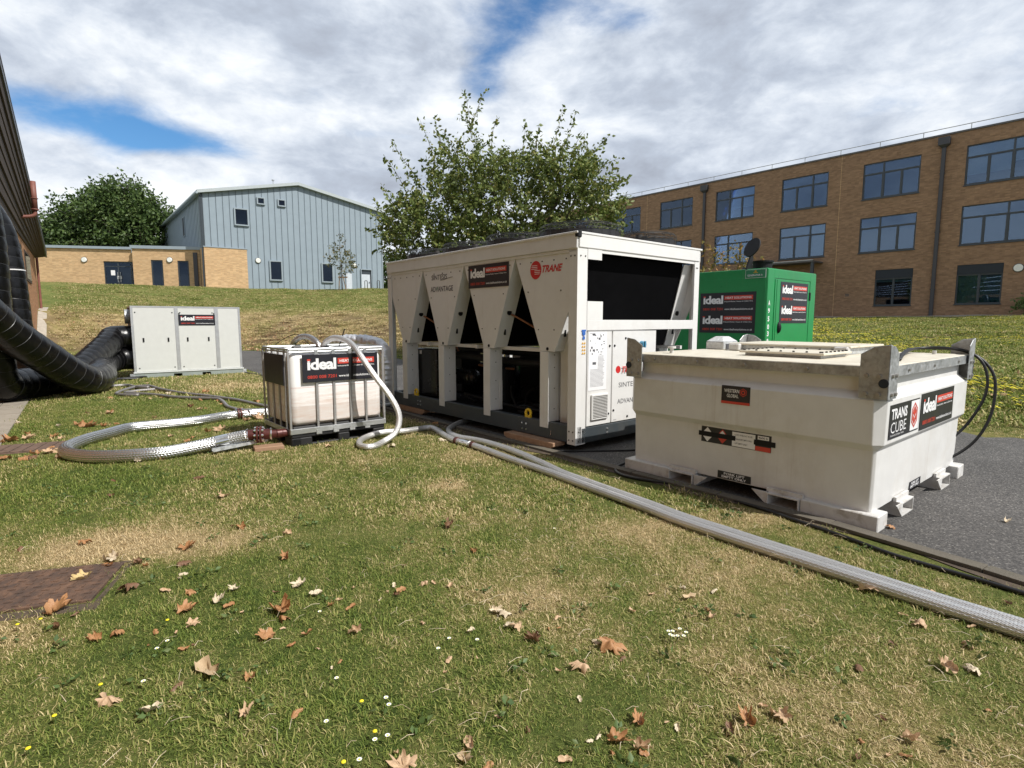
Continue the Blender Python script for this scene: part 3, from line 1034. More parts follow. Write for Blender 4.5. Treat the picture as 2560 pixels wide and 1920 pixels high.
def window(parent, x0, z0, x1, z1, vbars, hbar, low_bars, glass='glass', y=0.10, blinds=(), fw=0.06, blind_mat='blind'):
    """vbars: x of full height mullions; hbar: z of the transom; low_bars: x of bars below the transom"""
    f = MB()
    f.box(x0 + .002, y - .05, z0 + .002, x0 + fw, y + .02, z1 - .002).box(x1 - fw, y - .05, z0 + .002, x1 - .002, y + .02, z1 - .002)
    f.box(x0 + fw, y - .05, z0 + .002, x1 - fw, y + .02, z0 + fw).box(x0 + fw, y - .05, z1 - fw, x1 - fw, y + .02, z1 - .002)
    cols = [x0 + fw] + sum([[b - fw * .75, b + fw * .75] for b in vbars], []) + [x1 - fw]
    for b in vbars:
        f.box(b - fw * .75, y - .055, z0 + fw, b + fw * .75, y + .02, z1 - fw)
    cells = []
    for k in range(0, len(cols), 2):
        a, b = cols[k], cols[k + 1]
        if hbar:
            f.box(a, y - .05, hbar - fw * .6, b, y + .02, hbar + fw * .6)
            cells.append((a, hbar + fw * .6, b, z1 - fw))
            zt = hbar - fw * .6
        else:
            zt = z1 - fw
        e = [a] + sum([[q - fw * .6, q + fw * .6] for q in low_bars if a < q < b], []) + [b]
        for q in low_bars:
            if a < q < b:
                f.box(q - fw * .6, y - .05, z0 + fw, q + fw * .6, y + .02, zt)
        for j in range(0, len(e), 2):
            cells.append((e[j], z0 + fw, e[j + 1], zt))
    f.box(x0 - .04, -.05, z0 - .05, x1 + .04, y, z0)
    w = f.build('window', 'frame_dark', parent)
    for c in cells:
        MB().box(c[0] - .004, y - .012, c[1] - .004, c[2] + .004, y, c[3] + .004).build('pane', glass, w)
        # opening light gets its own thin sash
        if c[3] - c[1] > 1.0:
            s = MB()
            g = .035
            s.box(c[0], y - .035, c[1], c[0] + g, y - .014, c[3]).box(c[2] - g, y - .035, c[1], c[2], y - .014, c[3])
            s.box(c[0] + g, y - .035, c[1], c[2] - g, y - .014, c[1] + g).box(c[0] + g, y - .035, c[3] - g, c[2] - g, y - .014, c[3])
            s.build('sash', 'frame_dark', w)
    for (bx0, bx1, bz) in blinds:
        MB().box(bx0, y + .10, bz, bx1, y + .11, z1 - .01).build('blind', blind_mat, w)
    # the room behind
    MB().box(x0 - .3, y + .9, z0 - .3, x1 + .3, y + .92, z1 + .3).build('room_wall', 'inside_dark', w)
    return w


# ---------------------------------------------------------------- three storey brick block on the right
def brick_block():
    # local x runs from left to right as you face it, origin under the second window bay
    o = Vector((24.5, 35.9, 0))
    b = thing('teaching_block', 'long three storey brown brick building with dark framed windows and roof railing', 'building', o, 139)
    rows = [(9.35, 11.6, 10.93), (5.94, 8.19, 7.52)]
    cols = [(-28.3, 'n'), (-23.1, 'n'), (-17.95, 'w'), (-12.8, 'n'), (-7.68, 'w'), (-2.47, 'n'), (2.84, 'w'), (8.05, 'n')]
    holes = []
    for x, k in cols:
        for z0, z1, tr in rows:
            holes.append((x, z0, x + 3.12, z1))
    gw = [(-1.38, .68), (2.86, 4.97), (8.2, 10.3), (-12.4, -10.3), (-17.6, -15.5)]
    for a, c in gw:
        holes.append((a, 2.5, c, 4.79))
    door = (-8.0, 1.6, -5.0, 4.2)
    holes.append(door)
    wall(b, -34, 14, 1.2, 12.42, holes, 'brick_brown')
    # movement joints
    for x in (-3.79, -19.3, 7.0):
        MB().box(x - .012, -.003, 1.3, x + .012, .01, 12.4).build('movement_joint', 'brick_buff', b)
    MB().box(-34.1, -.06, 12.42, 14.1, .4, 12.52).build('coping', 'coping', b)
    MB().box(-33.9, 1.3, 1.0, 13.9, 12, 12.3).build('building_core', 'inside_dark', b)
    MB().box(-34, .3, 1.0, -33.7, 12, 12.42).build('end_wall', 'brick_brown', b)
    mb = MB()
    for z in (5.2, 8.75, 12.2):
        mb.box(-33.7, .3, z, 13.9, 1.3, z + .15)
    mb.build('floor_slab', 'inside_dark', b)
    rb = random.Random(3)
    for x, k in cols:
        for z0, z1, tr in rows:
            L, Rr = x, x + 3.12
            if k == 'n':
                v = x + 1.14
                low = [x + 2.14]
            else:
                v = x + 2.10
                low = [x + 1.05]
            bl = []
            if (round(x, 2), z0) in ((2.84, 9.35), (-12.8, 9.35), (-17.95, 9.35), (-23.1, 9.35)):
                drop = rb.choice([.9, 1.15, 1.35])
                bl = [(L, v, z1 - drop), (v, Rr, z1 - drop - .1)]
                if x == 2.84:
                    bl = [(L, v, z0 + .6), (v, Rr, z0 + 1.0)]
            elif (round(x, 2), z0) == (-7.68, 5.94):
                bl = [(v, Rr, z0)]
            elif (round(x, 2), z0) == (-2.47, 9.35):
                bl = []
            elif (round(x, 2), z0) == (8.05, 9.35):
                bl = [(L, Rr, z0 + .8)]
            window(b, L, z0, Rr, z1, [v], tr, low, blinds=bl)
    for i, (a, c) in enumerate(gw):
        m = (a + c) / 2
        window(b, a, 2.5, c, 4.79, [], 4.22, [m], blinds=[(a, c, 2.5)] if i == 1 else [(a, c, 4.0)], fw=.045, blind_mat='blind_green')
        MB().box(a + .02, .02, 4.24, c - .02, .05, 4.77).build('dark_head_panel', 'inside_dark', b)
    # rainwater pipes with hoppers
    for x in (1.77, -13.75, -29.0, 12.2):
        p = MB().box(x - .10, -.16, 1.3, x + .10, -.02, 11.75).build('downpipe', 'pipe_dark', b, bevel=.02)
        q = MB()
        q.prism([(-.28, 0), (.28, 0), (.28, -.30), (-.28, -.30)], 11.86, 12.28, Matrix.Translation((x, -.01, 0)))
        q.add([(x - .28, -.31, 11.86), (x + .28, -.31, 11.86), (x + .28, -.01, 11.86), (x - .28, -.01, 11.86), (x - .1, -.17, 11.7), (x + .1, -.17, 11.7), (x + .1, -.01, 11.7), (x - .1, -.01, 11.7)],
              [(0, 4, 5, 1), (1, 5, 6, 2), (2, 6, 7, 3), (3, 7, 4, 0)])
        q.build('hopper', 'pipe_dark', p)
        for z in (3.4, 6.8, 10.2):
            MB().box(x - .13, -.17, z, x + .13, -.015, z + .05).build('bracket', 'pipe_dark', p)
    # roof edge railing
    rl = MB().cyl((-34, -.0, 12.83), (14, 0, 12.83), .022, n=8).build('railing', 'galv', b)
    x = -33.6
    while x < 14:
        MB().cyl((x, 0, 12.5), (x, 0, 12.83), .022, n=8).build('post', 'galv', rl)
        x += 2.285
    # lamp, vent, canopy and doors
    lp = MB().cyl((5.6, 0, 4.45), (5.6, -.09, 4.45), .22, .20, 24).build('wall_lamp', 'lamp_white', b, bevel=.01)
    MB().ring((5.6, -.03, 4.45), (0, 1, 0), .22, .02).build('lamp_rim', 'frame_dark', lp)
    mb = MB()
    for z in (3.17, 3.27):
        mb.box(-3.08, -.012, z, -2.84, .01, z + .055)
    mb.build('air_brick', 'frame_dark', b)
    cn = MB().box(-9.6, -1.6, 5.48, -4.62, 0, 5.58).build('canopy', 'coping', b)
    for x in (-4.72, -9.5):
        MB().box(x - .09, -1.55, 1.3, x + .09, -1.37, 5.48).build('canopy_post', 'frame_dark', cn)
    MB().box(-9.55, -1.62, 5.585, -4.66, -1.5, 5.64).build('canopy_trim', 'galv', cn)
    d = MB().box(-8, .08, 1.6, -5.0, .12, 4.2).build('entrance_door', 'frame_dark', b)
    for k in range(3):
        MB().box(-7.9 + k, .06, 1.75, -7.1 + k, .075, 4.05).build('pane', 'glass_door', d)
    # low kerb path in front
    pts = []
    mb = MB()
    n = 48
    for i in range(n + 1):
        x = -34 + i
        p = b.matrix_basis
        M = Matrix.Translation(o) @ Matrix.Rotation(R(90 - 139), 4, 'Z')
        w1, w2 = M @ Vector((x, -1.75, 0)), M @ Vector((x, -.02, 0))
        mb.v += [(x, -1.75, ground_z(w1.x, w1.y) + .05), (x, -.02, ground_z(w2.x, w2.y) + .05), (x, -1.75, ground_z(w1.x, w1.y) - .2)]
    for i in range(n):
        a = i * 3
        mb.f += [(a, a + 3, a + 4, a + 1), (a + 2, a + 5, a + 3, a)]
    fp = mb.build('pavement', 'concrete')
    fp.location = o
    fp.rotation_euler = (0, 0, R(90 - 139))
    tag(fp, 'narrow grey pavement at the foot of the three storey building', kind='structure')


brick_block()


# ---------------------------------------------------------------- blue clad hall
def blue_hall():
    A = Vector((-24.2, 45, 0))
    AZ = 56.5
    b = thing('clad_hall', 'pale blue metal clad hall with shallow gable and a brick corner', 'building', A, AZ)
    W, RX, EZ, RZ = 14.52, 7.2, 11.42, 12.9
    # sideways direction of the long side wall in local coordinates (slightly off square)
    ang = R(90 - (-38.6)) - R(90 - AZ)
    D = Vector((math.cos(ang), math.sin(ang), 0))
    SL = 22.5

    def top(x):
        return EZ + (RZ - EZ) * (1 - abs(x - RX) / (RX if x < RX else W - RX))
    # gable panels one by one
    n = 30
    pw = W / n
    for i in range(n):
        x0, x1 = i * pw, (i + 1) * pw
        zb = 7.36 if x1 < 3.05 else 4.15
        if zb == 4.15 and x0 < 3.02:
            zb = 4.15
        pts = [(x0 + .016, zb), (x1 - .014, zb), (x1 - .014, top(x1)), (x0 + .016, top(x0))]
        M = frame((0, 0, 0), (1, 0, 0), (0, 0, 1))
        mb = MB().prism(pts, 0, .03, M)
        # standing seam
        mb.prism([(x1 - .028, zb), (x1 - .014, zb), (x1 - .014, top(x1)), (x1 - .028, top(x1))], .03, .055, M)
        mb.build('cladding_panel', 'clad_blue', b)
    # side panels
    nf = 36
    for i in range(nf):
        s0, s1 = SL * i / nf, SL * (i + 1) / nf
        M = frame((D.x * s1, D.y * s1, 3.8), -D, (0, 0, 1))
        w = s1 - s0
        mb = MB().box(.016, 0, 0, w - .014, EZ - 3.8, .03, M).box(w - .04, 0, .03, w - .014, EZ - 3.8, .06, M)
        mb.build('cladding_panel', 'clad_blue', b)
    # body behind the panels
    c = [Vector((0, 0, 0)), Vector((W, 0, 0)), Vector((W, 0, 0)) + D * SL, D * SL]
    k = MB()
    vs = []
    for p in c:
        vs += [(p.x, p.y, 3.4), (p.x, p.y, EZ)]
    rf, rbk = Vector((RX, .0, RZ)), Vector((RX, 0, RZ)) + D * SL
    vs += [tuple(rf), tuple(rbk)]
    k.add(vs, [(0, 2, 3, 8, 1), (2, 4, 5, 3), (4, 6, 7, 9, 5), (6, 0, 1, 7)])
    k.build('wall', 'frame_dark', b)
    # roof sheets with deep verge
    r = MB()
    of = -D * .35
    e = .35
    zt = .24
    def q(p, z):
        return (p.x, p.y, z)
    L = Vector((-e, 0, 0)); Rr = Vector((W + .18, 0, 0)); Mx = Vector((RX, 0, 0))
    ez, rz = EZ - .06, RZ - .02
    back = D * (SL + .3)
    vs = [q(L + of, ez), q(Mx + of, rz), q(Rr + of, ez), q(L + back, ez), q(Mx + back, rz), q(Rr + back, ez)]
    vs += [q(L + of, ez + zt), q(Mx + of, rz + zt), q(Rr + of, ez + zt), q(L + back, ez + zt), q(Mx + back, rz + zt), q(Rr + back, ez + zt)]
    r.add(vs, [(6, 7, 10, 9), (7, 8, 11, 10), (0, 3, 4, 1), (1, 4, 5, 2), (0, 1, 7, 6), (1, 2, 8, 7), (3, 0, 6, 9), (2, 5, 11, 8)])
    rr = r.build('roof', 'roof_grey', b)
    g = MB().tube([L + of + Vector((-.02, 0, ez + .02)), L + back + Vector((-.02, 0, ez + .02))], .09, 8).build('gutter', 'clad_trim', rr)
    MB().cyl((5.5, 1.0, 12.7), (5.5, 1.0, 13.3), .03, n=8).cyl((5.5, 1, 13.28), (5.5, 1, 13.36), .11, .11, 10).build('vent_cowl', 'galv', rr)
    # corner trims, base line
    MB().box(-.09, -.09, 7.4, .05, -.005, EZ + .04).build('corner_trim', 'frame_dark', b)
    MB().box(W - .03, -.08, 4.1, W + .06, .02, EZ).build('corner_trim', 'clad_trim', b)
    MB().box(3.05, -.09, 4.06, W, -.07, 4.15).build('base_trim', 'roof_grey', b)
    MB().box(3.05, -.04, 3.4, W, .02, 4.08).build('plinth', 'brick_orange', b)
    # windows proud in folded metal surrounds
    for (x0, z0, x1, z1, fw) in ((2.32, 9.26, 3.2, 10.45, .10), (4.05, 11.09, 4.5, 11.5, .09), (5.65, 11.1, 6.12, 11.52, .09), (4.79, 4.98, 5.62, 6.45, .10), (9.05, 4.98, 9.88, 6.48, .10)):
        f = MB()
        f.box(x0 - fw, -.15, z0 - fw, x0, -.02, z1 + fw).box(x1, -.15, z0 - fw, x1 + fw, -.02, z1 + fw)
        f.box(x0, -.15, z1, x1, -.02, z1 + fw).box(x0 - .03, -.17, z0 - fw, x1 + .03, -.02, z0)
        w = f.build('window', 'clad_trim', b)
        g = MB()
        t_ = .035
        g.box(x0, -.09, z0, x0 + t_, -.055, z1).box(x1 - t_, -.09, z0, x1, -.055, z1).box(x0 + t_, -.09, z0, x1 - t_, -.055, z0 + t_).box(x0 + t_, -.09, z1 - t_, x1 - t_, -.055, z1)
        g.build('frame', 'frame_dark', w)
        MB().box(x0 + t_, -.072, z0 + t_, x1 - t_, -.068, z1 - t_).build('pane', 'glass_door', w)
        MB().box(x0, -.058, z0, x1, -.04, z1).build('reveal', 'inside_dark', w)
    # side window
    M = frame(tuple(D * 8.45 + Vector((0, 0, 9.1))), -D, (0, 0, 1))
    f = MB().box(-.08, -.08, .02, .78, 1.62, .12, M).build('window', 'clad_trim', b)
    MB().box(0, 0, .05, .7, 1.54, .125, M).build('pane', 'inside_dark', f)
    # wall lamps and doors
    for x, z in ((3.85, 6.47), (11.88, 6.5)):
        lp = MB().cyl((x, -.03, z), (x, -.14, z), .22, .18, 24).build('wall_lamp', 'lamp_white', b, bevel=.01)
        MB().ring((x, -.05, z), (0, 1, 0), .22, .02).build('lamp_rim', 'frame_dark', lp)
    f = MB().box(12.44, -.16, 4.28, 12.50, -.02, 6.15).box(13.42, -.16, 4.28, 13.48, -.02, 6.15).box(12.44, -.16, 6.15, 13.48, -.02, 6.23).build('door_surround', 'clad_trim', b)
    MB().box(12.5, -.055, 4.28, 13.42, -.04, 6.15).build('door_recess', 'frame_dark', b)
    d = MB().box(12.52, -.10, 4.30, 13.30, -.06, 5.75).build('door', 'door_grey', b)
    MB().box(13.18, -.14, 4.95, 13.24, -.10, 5.1).build('handle', 'frame_dark', d)
    d = MB().box(11.10, -.12, 4.3, 11.62, -.07, 5.8).build('door', 'door_grey', b)
    # brick corner block standing a little proud
    w = MB().box(-.06, -.12, 3.4, 3.02, -.002, 7.30).build('brick_corner', 'brick_buff', b)
    MB().box(-.12, -.16, 7.30, 3.08, .0, 7.38).build('coping', 'clad_trim', w)
    # short side return of brick with downpipe and grey recess
    M = frame((0, 0, 0), D, (0, 0, 1))
    MB().box(-.05, 3.4, -.0, 1.3, 7.30, .09, frame(tuple(D * 1.3), -D, (0, 0, 1))).build('brick_return', 'brick_buff', b)
    MB().cyl((-.16, -.05, 3.9), (-.16, -.05, 11.3), .055, n=10).build('downpipe', 'frame_dark', b)
    # hooped bollards by the door
    for x, lb in ((12.6, 'hooped steel bollard left of the white door of the blue hall'), (13.75, 'hooped steel bollard right of the white door of the blue hall')):
        M = Matrix.Translation(A) @ Matrix.Rotation(R(90 - AZ), 4, 'Z')
        pos = M @ Vector((x, -1.0, 0))
        t = MB()
        P = [Vector((-.12, 0, 0))] + [Vector((-.12 * math.cos(a), 0, .86 + .12 * math.sin(a))) for a in [math.pi * i / 8 for i in range(9)]] + [Vector((.12, 0, 0))]
        t.tube(P, .035, 8)
        ob = t.build('bollard', 'bollard', smooth=True)
        ob.location = (pos.x, pos.y, ground_z(pos.x, pos.y) - .02)
        ob.rotation_euler = (0, 0, R(90 - AZ))
        tag(ob, lb, 'bollard', 'bollards by the hall door')


blue_hall()


# ---------------------------------------------------------------- low brick wing
def low_wing():
    C1 = Vector((-30.07, 45.2, 0))
    b = thing('brick_wing', 'single storey buff brick wing with flat roof and glazed double doors', 'building', C1, 78)
    # projecting block
    hs = [(1.29, 4.05, 2.15, 6.36), (3.21, 4.05, 4.04, 6.34)]
    wall(b, 0, 4.9, 3.5, 7.22, hs, 'brick_buff')
    for h in hs:
        window(b, *h, [], None, [], glass='glass_door', fw=.07)
    MB().box(0, .3, 3.5, .3, 3.0, 7.22).build('return_wall', 'brick_buff', b)
    MB().box(-.1, -.12, 7.22, 5.2, 6, 7.46).build('flat_roof', 'clad_trim', b)
    MB().box(.4, 1.3, 3.5, 4.9, 6, 7.2).build('building_core', 'inside_dark', b)
    # recessed wing
    o2 = Vector((-.25, 1.25, 0))
    dr = (-2.62, 4.05, .0, 6.3)
    wv = wall(b, -7.6, .24, 3.5, 7.26, [dr], 'brick_buff', y0=1.25)
    MB().box(-7.6, 1.1, 7.26, .26, 7, 7.46).build('flat_roof', 'clad_trim', b)
    MB().box(-7.6, 2.9, 3.5, .2, 7, 7.2).build('building_core', 'inside_dark', b)
    # glazed doors
    y = 1.37
    f = MB()
    x0, z0, x1, z1 = dr
    f.box(x0, y - .05, z0, x0 + .07, y + .02, z1).box(x1 - .07, y - .05, z0, x1, y + .02, z1).box(x0 + .07, y - .05, z1 - .10, x1 - .07, y + .02, z1)
    for x in (x0 + 1.02, x0 + 1.97):
        f.box(x - .045, y - .05, z0, x + .045, y + .02, z1 - .1)
    f.box(x0 + .07, y - .05, z1 - .42, x1 - .07, y + .02, z1 - .36)
    f.box(x0 + .07, y - .05, z0, x1 - .07, y + .02, z0 + .12)
    d = f.build('glazed_doors', 'frame_dark', b)
    for a, c in ((x0 + .07, x0 + .975), (x0 + 1.065, x0 + 1.925), (x0 + 2.015, x1 - .07)):
        MB().box(a, y - .01, z0 + .12, c, y, z1 - .42).build('pane', 'glass_door', d)
        MB().box(a, y - .01, z1 - .36, c, y, z1 - .1).build('pane', 'glass_door', d)
    for x in (x0 + .9, x0 + 1.1):
        MB().box(x, y - .07, z0 + .85, x + .13, y - .05, z0 + 1.1).build('push_plate', 'paper', d)
        MB().cyl((x + .06, y - .09, z0 + .6), (x + .06, y - .09, z0 + 1.4), .018, n=8).build('handle', 'galv', d)
    MB().box(x0 + .45, y - .02, z0 + 1.15, x0 + .75, y - .012, z0 + 1.55).build('notice', 'paper', d)
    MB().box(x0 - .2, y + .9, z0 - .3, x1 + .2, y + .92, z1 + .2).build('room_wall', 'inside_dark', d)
    # wall lamps
    for x, yy in ((2.67, 0), (-3.95, 1.25)):
        lp = MB().cyl((x, yy, 6.38), (x, yy - .10, 6.38), .21, .18, 24).build('wall_lamp', 'lamp_white', b, bevel=.01)
        MB().ring((x, yy - .02, 6.38), (0, 1, 0), .21, .02).build('lamp_rim', 'frame_dark', lp)
    # grey corner posts
    MB().box(4.42, -.12, 3.9, 4.72, -.01, 7.0).build('corner_post', 'pipe_dark', b)
    MB().box(.04, 1.0, 3.9, .2, 1.24, 7.2).build('corner_post', 'pipe_dark', b)
    MB().box(-.42, .95, 6.98, .0, 1.24, 7.25).build('rainwater_box', 'clad_trim', b)


low_wing()


# ---------------------------------------------------------------- brick hall on the left, seen along its wall
def left_hall():
    S0 = -3.0
    o = YH * 1.55 + XH * S0
    b = thing('brick_hall', 'orange brick hall with shade coloured timber boarded upper wall beside the slab path', 'building', o, -37.5)
    L = 36.8 - S0
    # local x along wall, local y into the building (left), outside = -y
    MB().box(0, 0, -.3, L, .3, 4.62).build('wall', 'brick_orange', b)
    MB().box(L - .3, .3, -.3, L, 9, 4.62).build('end_wall', 'brick_orange', b)
    MB().box(.3, 1.2, -.3, L - .3, 9, 4.55).build('building_core', 'inside_dark', b)

    def vz(x):
        return 4.72 + .158 * (L - x)
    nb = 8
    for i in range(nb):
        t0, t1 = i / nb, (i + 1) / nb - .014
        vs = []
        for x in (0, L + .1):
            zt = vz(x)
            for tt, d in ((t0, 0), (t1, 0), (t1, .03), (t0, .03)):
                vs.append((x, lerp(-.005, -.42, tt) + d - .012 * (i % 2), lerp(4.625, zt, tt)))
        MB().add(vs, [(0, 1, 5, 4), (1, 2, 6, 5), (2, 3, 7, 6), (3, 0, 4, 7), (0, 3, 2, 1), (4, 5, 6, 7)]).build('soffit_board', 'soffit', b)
    f = MB()
    x1 = L + .15
    f.add([(0, -.47, vz(0) - .02), (x1, -.47, vz(x1) - .02), (x1, -.41, vz(x1) - .02), (0, -.41, vz(0) - .02), (0, -.47, vz(0) + .2), (x1, -.47, vz(x1) + .2), (x1, -.41, vz(x1) + .2), (0, -.41, vz(0) + .2)],
          [(0, 3, 2, 1), (4, 5, 6, 7), (0, 1, 5, 4), (1, 2, 6, 5), (2, 3, 7, 6), (3, 0, 4, 7)])
    f.build('fascia', 'frame_dark', b)
    r = MB()
    r.add([(0, -.48, vz(0) + .2), (x1, -.48, vz(x1) + .2), (x1, 9.2, vz(x1) + .2), (0, 9.2, vz(0) + .2), (0, -.48, vz(0) + .27), (x1, -.48, vz(x1) + .27), (x1, 9.2, vz(x1) + .27), (0, 9.2, vz(0) + .27)],
          [(0, 3, 2, 1), (4, 5, 6, 7), (0, 1, 5, 4), (1, 2, 6, 5), (2, 3, 7, 6), (3, 0, 4, 7)])
    r.build('roof', 'far_slate', b)
    # dark window band in the wall, terracotta pipes
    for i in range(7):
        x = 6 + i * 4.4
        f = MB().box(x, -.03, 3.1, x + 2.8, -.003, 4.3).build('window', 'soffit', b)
        MB().box(x + .1, -.036, 3.2, x + 2.7, -.031, 4.2).build('pane', 'glass_door', f)
    for x in (21.5, L - .45):
        p = MB().cyl((x, -.09, 0.2), (x, -.09, 4.6), .055, n=10).build('downpipe', 'terracotta', b)
        for z in (1.5, 3.2):
            MB().ring((x, -.09, z), (0, 0, 1), .058, .012, 16, 6).build('pipe_clip', 'terracotta', p)
    v = MB()
    xs, yo = 27.0 - S0, -.55
    zb = 5.35
    P = smooth_path([(xs, .02, zb - .15), (xs, -.25, zb - .12), (xs, yo + .10, zb - .08), (xs, yo, zb), (xs, yo, zb + .12)], .04)
    v.tube(P, .06, 12)
    v.cyl((xs, yo, zb + .12), (xs, yo, zb + 1.15), .085, n=14)
    vp = v.build('vent_pipe', 'terracotta', b, smooth=True)
    MB().ring((xs, yo, zb + .16), (0, 0, 1), .11, .02, 18, 6).ring((xs, yo, zb + .55), (0, 0, 1), .105, .012, 18, 6).build('pipe_clip', 'terracotta', vp)


left_hall()
# ---------------------------------------------------------------- air cooled chiller
SX = Vector((0, -1, 0))


def chiller():
    t = thing('chiller', 'white air cooled chiller with four tapered side panels and black fan guards on top', 'chiller', (0.72, 6.26, 0), 50)
    L, W = 4.40, 2.42
    side = frame((0, L, 0), (0, -1, 0), (0, 0, 1))      # a = L - y, outward -x
    end = frame((0, 0, 0), (1, 0, 0), (0, 0, 1))        # outward -y
    # steel base
    b = MB()
    b.box(.02, .0, .10, .10, L, .30).box(W - .10, .0, .10, W - .02, L, .30)
    b.box(.10, .0, .10, W - .10, .08, .275).box(.10, L - .08, .10, W - .10, L, .30)
    for y in (1.2, 2.3, 3.4):
        b.box(.10, y, .12, W - .10, y + .12, .24)
    MB().box(.1, .08, .243, W - .1, L - .08, .262).build('deck_plate', 'deck_dark', t)
    base = b.build('base_frame', 'dark_base', t, bevel=.004)
    bb = MB()
    for y in (3.42, 3.5):
        for z in (.165, .225):
            bolts(bb, [(.02, y, z)], (-1, 0, 0), .014, .01)
    for y in (.86, .94):
        for z in (.155, .225):
            bolts(bb, [(.02, y, z)], (-1, 0, 0), .014, .01)
    bolts(bb, [(.55, 0, .17), (.55, 0, .22), (.02, .42, .16), (.02, .42, .19)], (0, -1, 0), .014, .01)
    bb.build('bolt_heads', 'chrome', base)
    for y in (.86, 3.6):
        e = MB().ring((.05, y, .355), (1, 0, 0), .045, .017, 24, 8).box(.034, y - .05, .29, .066, y + .05, .325)
        e.build('lifting_eye', 'yellow_paint', t, smooth=False)
    # corner posts (folded angle)
    for (x, y, sx, sy) in ((0, 0, 1, 1), (W, 0, -1, 1), (0, L, 1, -1), (W, L, -1, -1)):
        p = MB()
        wx = .165 if x == 0 and y == 0 else .12
        p.box(x, y, .09, x + sx * wx, y + sy * .006, 2.42)
        p.box(x, y + sy * .006, .09, x + sx * .006, y + sy * .13, 2.42)
        p.box(x + sx * wx, y, .09, x + sx * (wx - .006), y + sy * .03, 2.42)
        o = p.build('corner_post', 'white_paint', t)
        q = MB()
        if y == 0:
            for z in (.13, .24, 2.22, 2.32):
                bolts(q, [(x + sx * .05, 0, z), (x + sx * (wx - .04), 0, z)], (0, -1, 0), .009, .007)
        if x == 0:
            for z in (.14, .24, 2.22, 2.32):
                bolts(q, [(0, y + sy * .04, z), (0, y + sy * .10, z)], (-1, 0, 0), .009, .007)
        if q.v:
            q.build('bolt_heads', 'dark_bolt', o)
    # top rails
    r = MB()
    r.box(-.015, .0, 2.30, .02, L, 2.46).box(W - .02, 0, 2.30, W + .015, L, 2.46)
    r.box(.02, -.012, 2.31, W - .02, .02, 2.46).box(.02, L - .02, 2.31, W - .02, L + .012, 2.46)
    r.box(-.03, -.02, 2.455, W + .03, L + .02, 2.48)
    r.box(0.0, .02, 2.262, .02, L - .02, 2.298)
    tr = r.build('top_rail', 'white_paint', t, bevel=.004)
    MB().box(-.02, -.025, 2.415, .045, .03, 2.49).build('corner_cap', 'black', tr, bevel=.008)
    # four V coils with their painted panels
    Vs = [(0.08, 1.07, 0.36, 0.60, True, False), (1.08, 2.17, 1.50, 1.73, False, False), (2.18, 3.27, 2.62, 2.84, False, False), (3.28, 4.30, 3.73, 3.93, False, True)]
    ZT, ZB = 2.262, 1.145
    for i, (a0, a1, b0, b1, clipr, clipl) in enumerate(Vs):
        if clipr:
            poly = [(b0, ZB), (b1, ZB), (a1, ZT), (a0, ZT), (a0, 1.74)]
        elif clipl:
            poly = [(b0, ZB), (b1, ZB), (a1, 1.95), (a1, ZT), (a0, ZT)]
        else:
            poly = [(b0, ZB), (b1, ZB), (a1, ZT), (a0, ZT)]
        for xx in (.012, W - .024):
            vs = [(xx, y, z) for y, z in poly] + [(xx + .012, y, z) for y, z in poly]
            n = len(poly)
            fs = [tuple(range(n)), tuple(reversed(range(n, 2 * n)))] + [(k, n + k, n + (k + 1) % n, (k + 1) % n) for k in range(n)]
            pn = MB().add(vs, fs).build('side_panel', 'white_paint', t, bevel=.002)
            if xx < 1:
                q = MB()
                span = a1 - a0
                for zz, m in ((2.20, 5), (1.85, 2), (1.4, 2)):
                    k = (zz - ZB) / (ZT - ZB)
                    l, rr_ = lerp(b0, max(a0, .1), k), lerp(b1, min(a1, 4.25), k)
                    for j in range(m):
                        bolts(q, [(.012, lerp(l + .07, rr_ - .07, j / (m - 1)), zz)], (-1, 0, 0), .009, .006)
                q.build('bolt_heads', 'dark_bolt', pn)
                MB().cyl((.006, (b0 + b1) / 2, ZB + .03), (.014, (b0 + b1) / 2, ZB + .03), .02, n=10).build('tip_notch', 'black', pn)
        # flank strips and coil
        for (yt, yb, sgn) in ((a0, b0, 1), (a1 if not clipl else 4.42, b1, -1)):
            for (xa, xb) in ((.024, .235), (W - .24, W - .024)):
                y_t = yt + sgn * .004
                y_b = yb + sgn * .004
                zt = ZT
                s = MB().add([(xa, y_b, ZB + .005), (xb, y_b, ZB + .005), (xb, y_t, zt), (xa, y_t, zt), (xa, y_b + sgn * .01, ZB + .005), (xb, y_b + sgn * .01, ZB + .005), (xb, y_t + sgn * .01, zt), (xa, y_t + sgn * .01, zt)],
                             [(0, 1, 2, 3), (7, 6, 5, 4), (0, 4, 5, 1), (1, 5, 6, 2), (2, 6, 7, 3), (3, 7, 4, 0)])
                st = s.build('coil_strip', 'white_paint', t)
                if sgn == 1:
                    hy, hz = lerp(y_b, y_t, .42), lerp(ZB, zt, .42)
                    h = MB().cyl(((xa + xb) / 2, hy - .006, hz), ((xa + xb) / 2, hy + .004, hz), .038, n=14)
                    h.box((xa + xb) / 2 - .012, lerp(y_b, y_t, .2) - .008, lerp(ZB, zt, .2) - .05, (xa + xb) / 2 + .012, lerp(y_b, y_t, .2) + .01, lerp(ZB, zt, .2) + .03)
                    h.build('pipe_hole', 'black', st)
        cp = [(b0 + .02, ZB + .02), (b1 - .02, ZB + .02), (a1 - .03 if not clipl else a1 + .02, ZT), (a0 + .03, ZT)]
        vs = [(.236, y, z) for y, z in cp] + [(W - .241, y, z) for y, z in cp]
        n = len(cp)
        MB().add(vs, [tuple(range(n)), tuple(reversed(range(n, 2 * n)))] + [(k, n + k, n + (k + 1) % n, (k + 1) % n) for k in range(n)]).build('coil', 'coil', t)
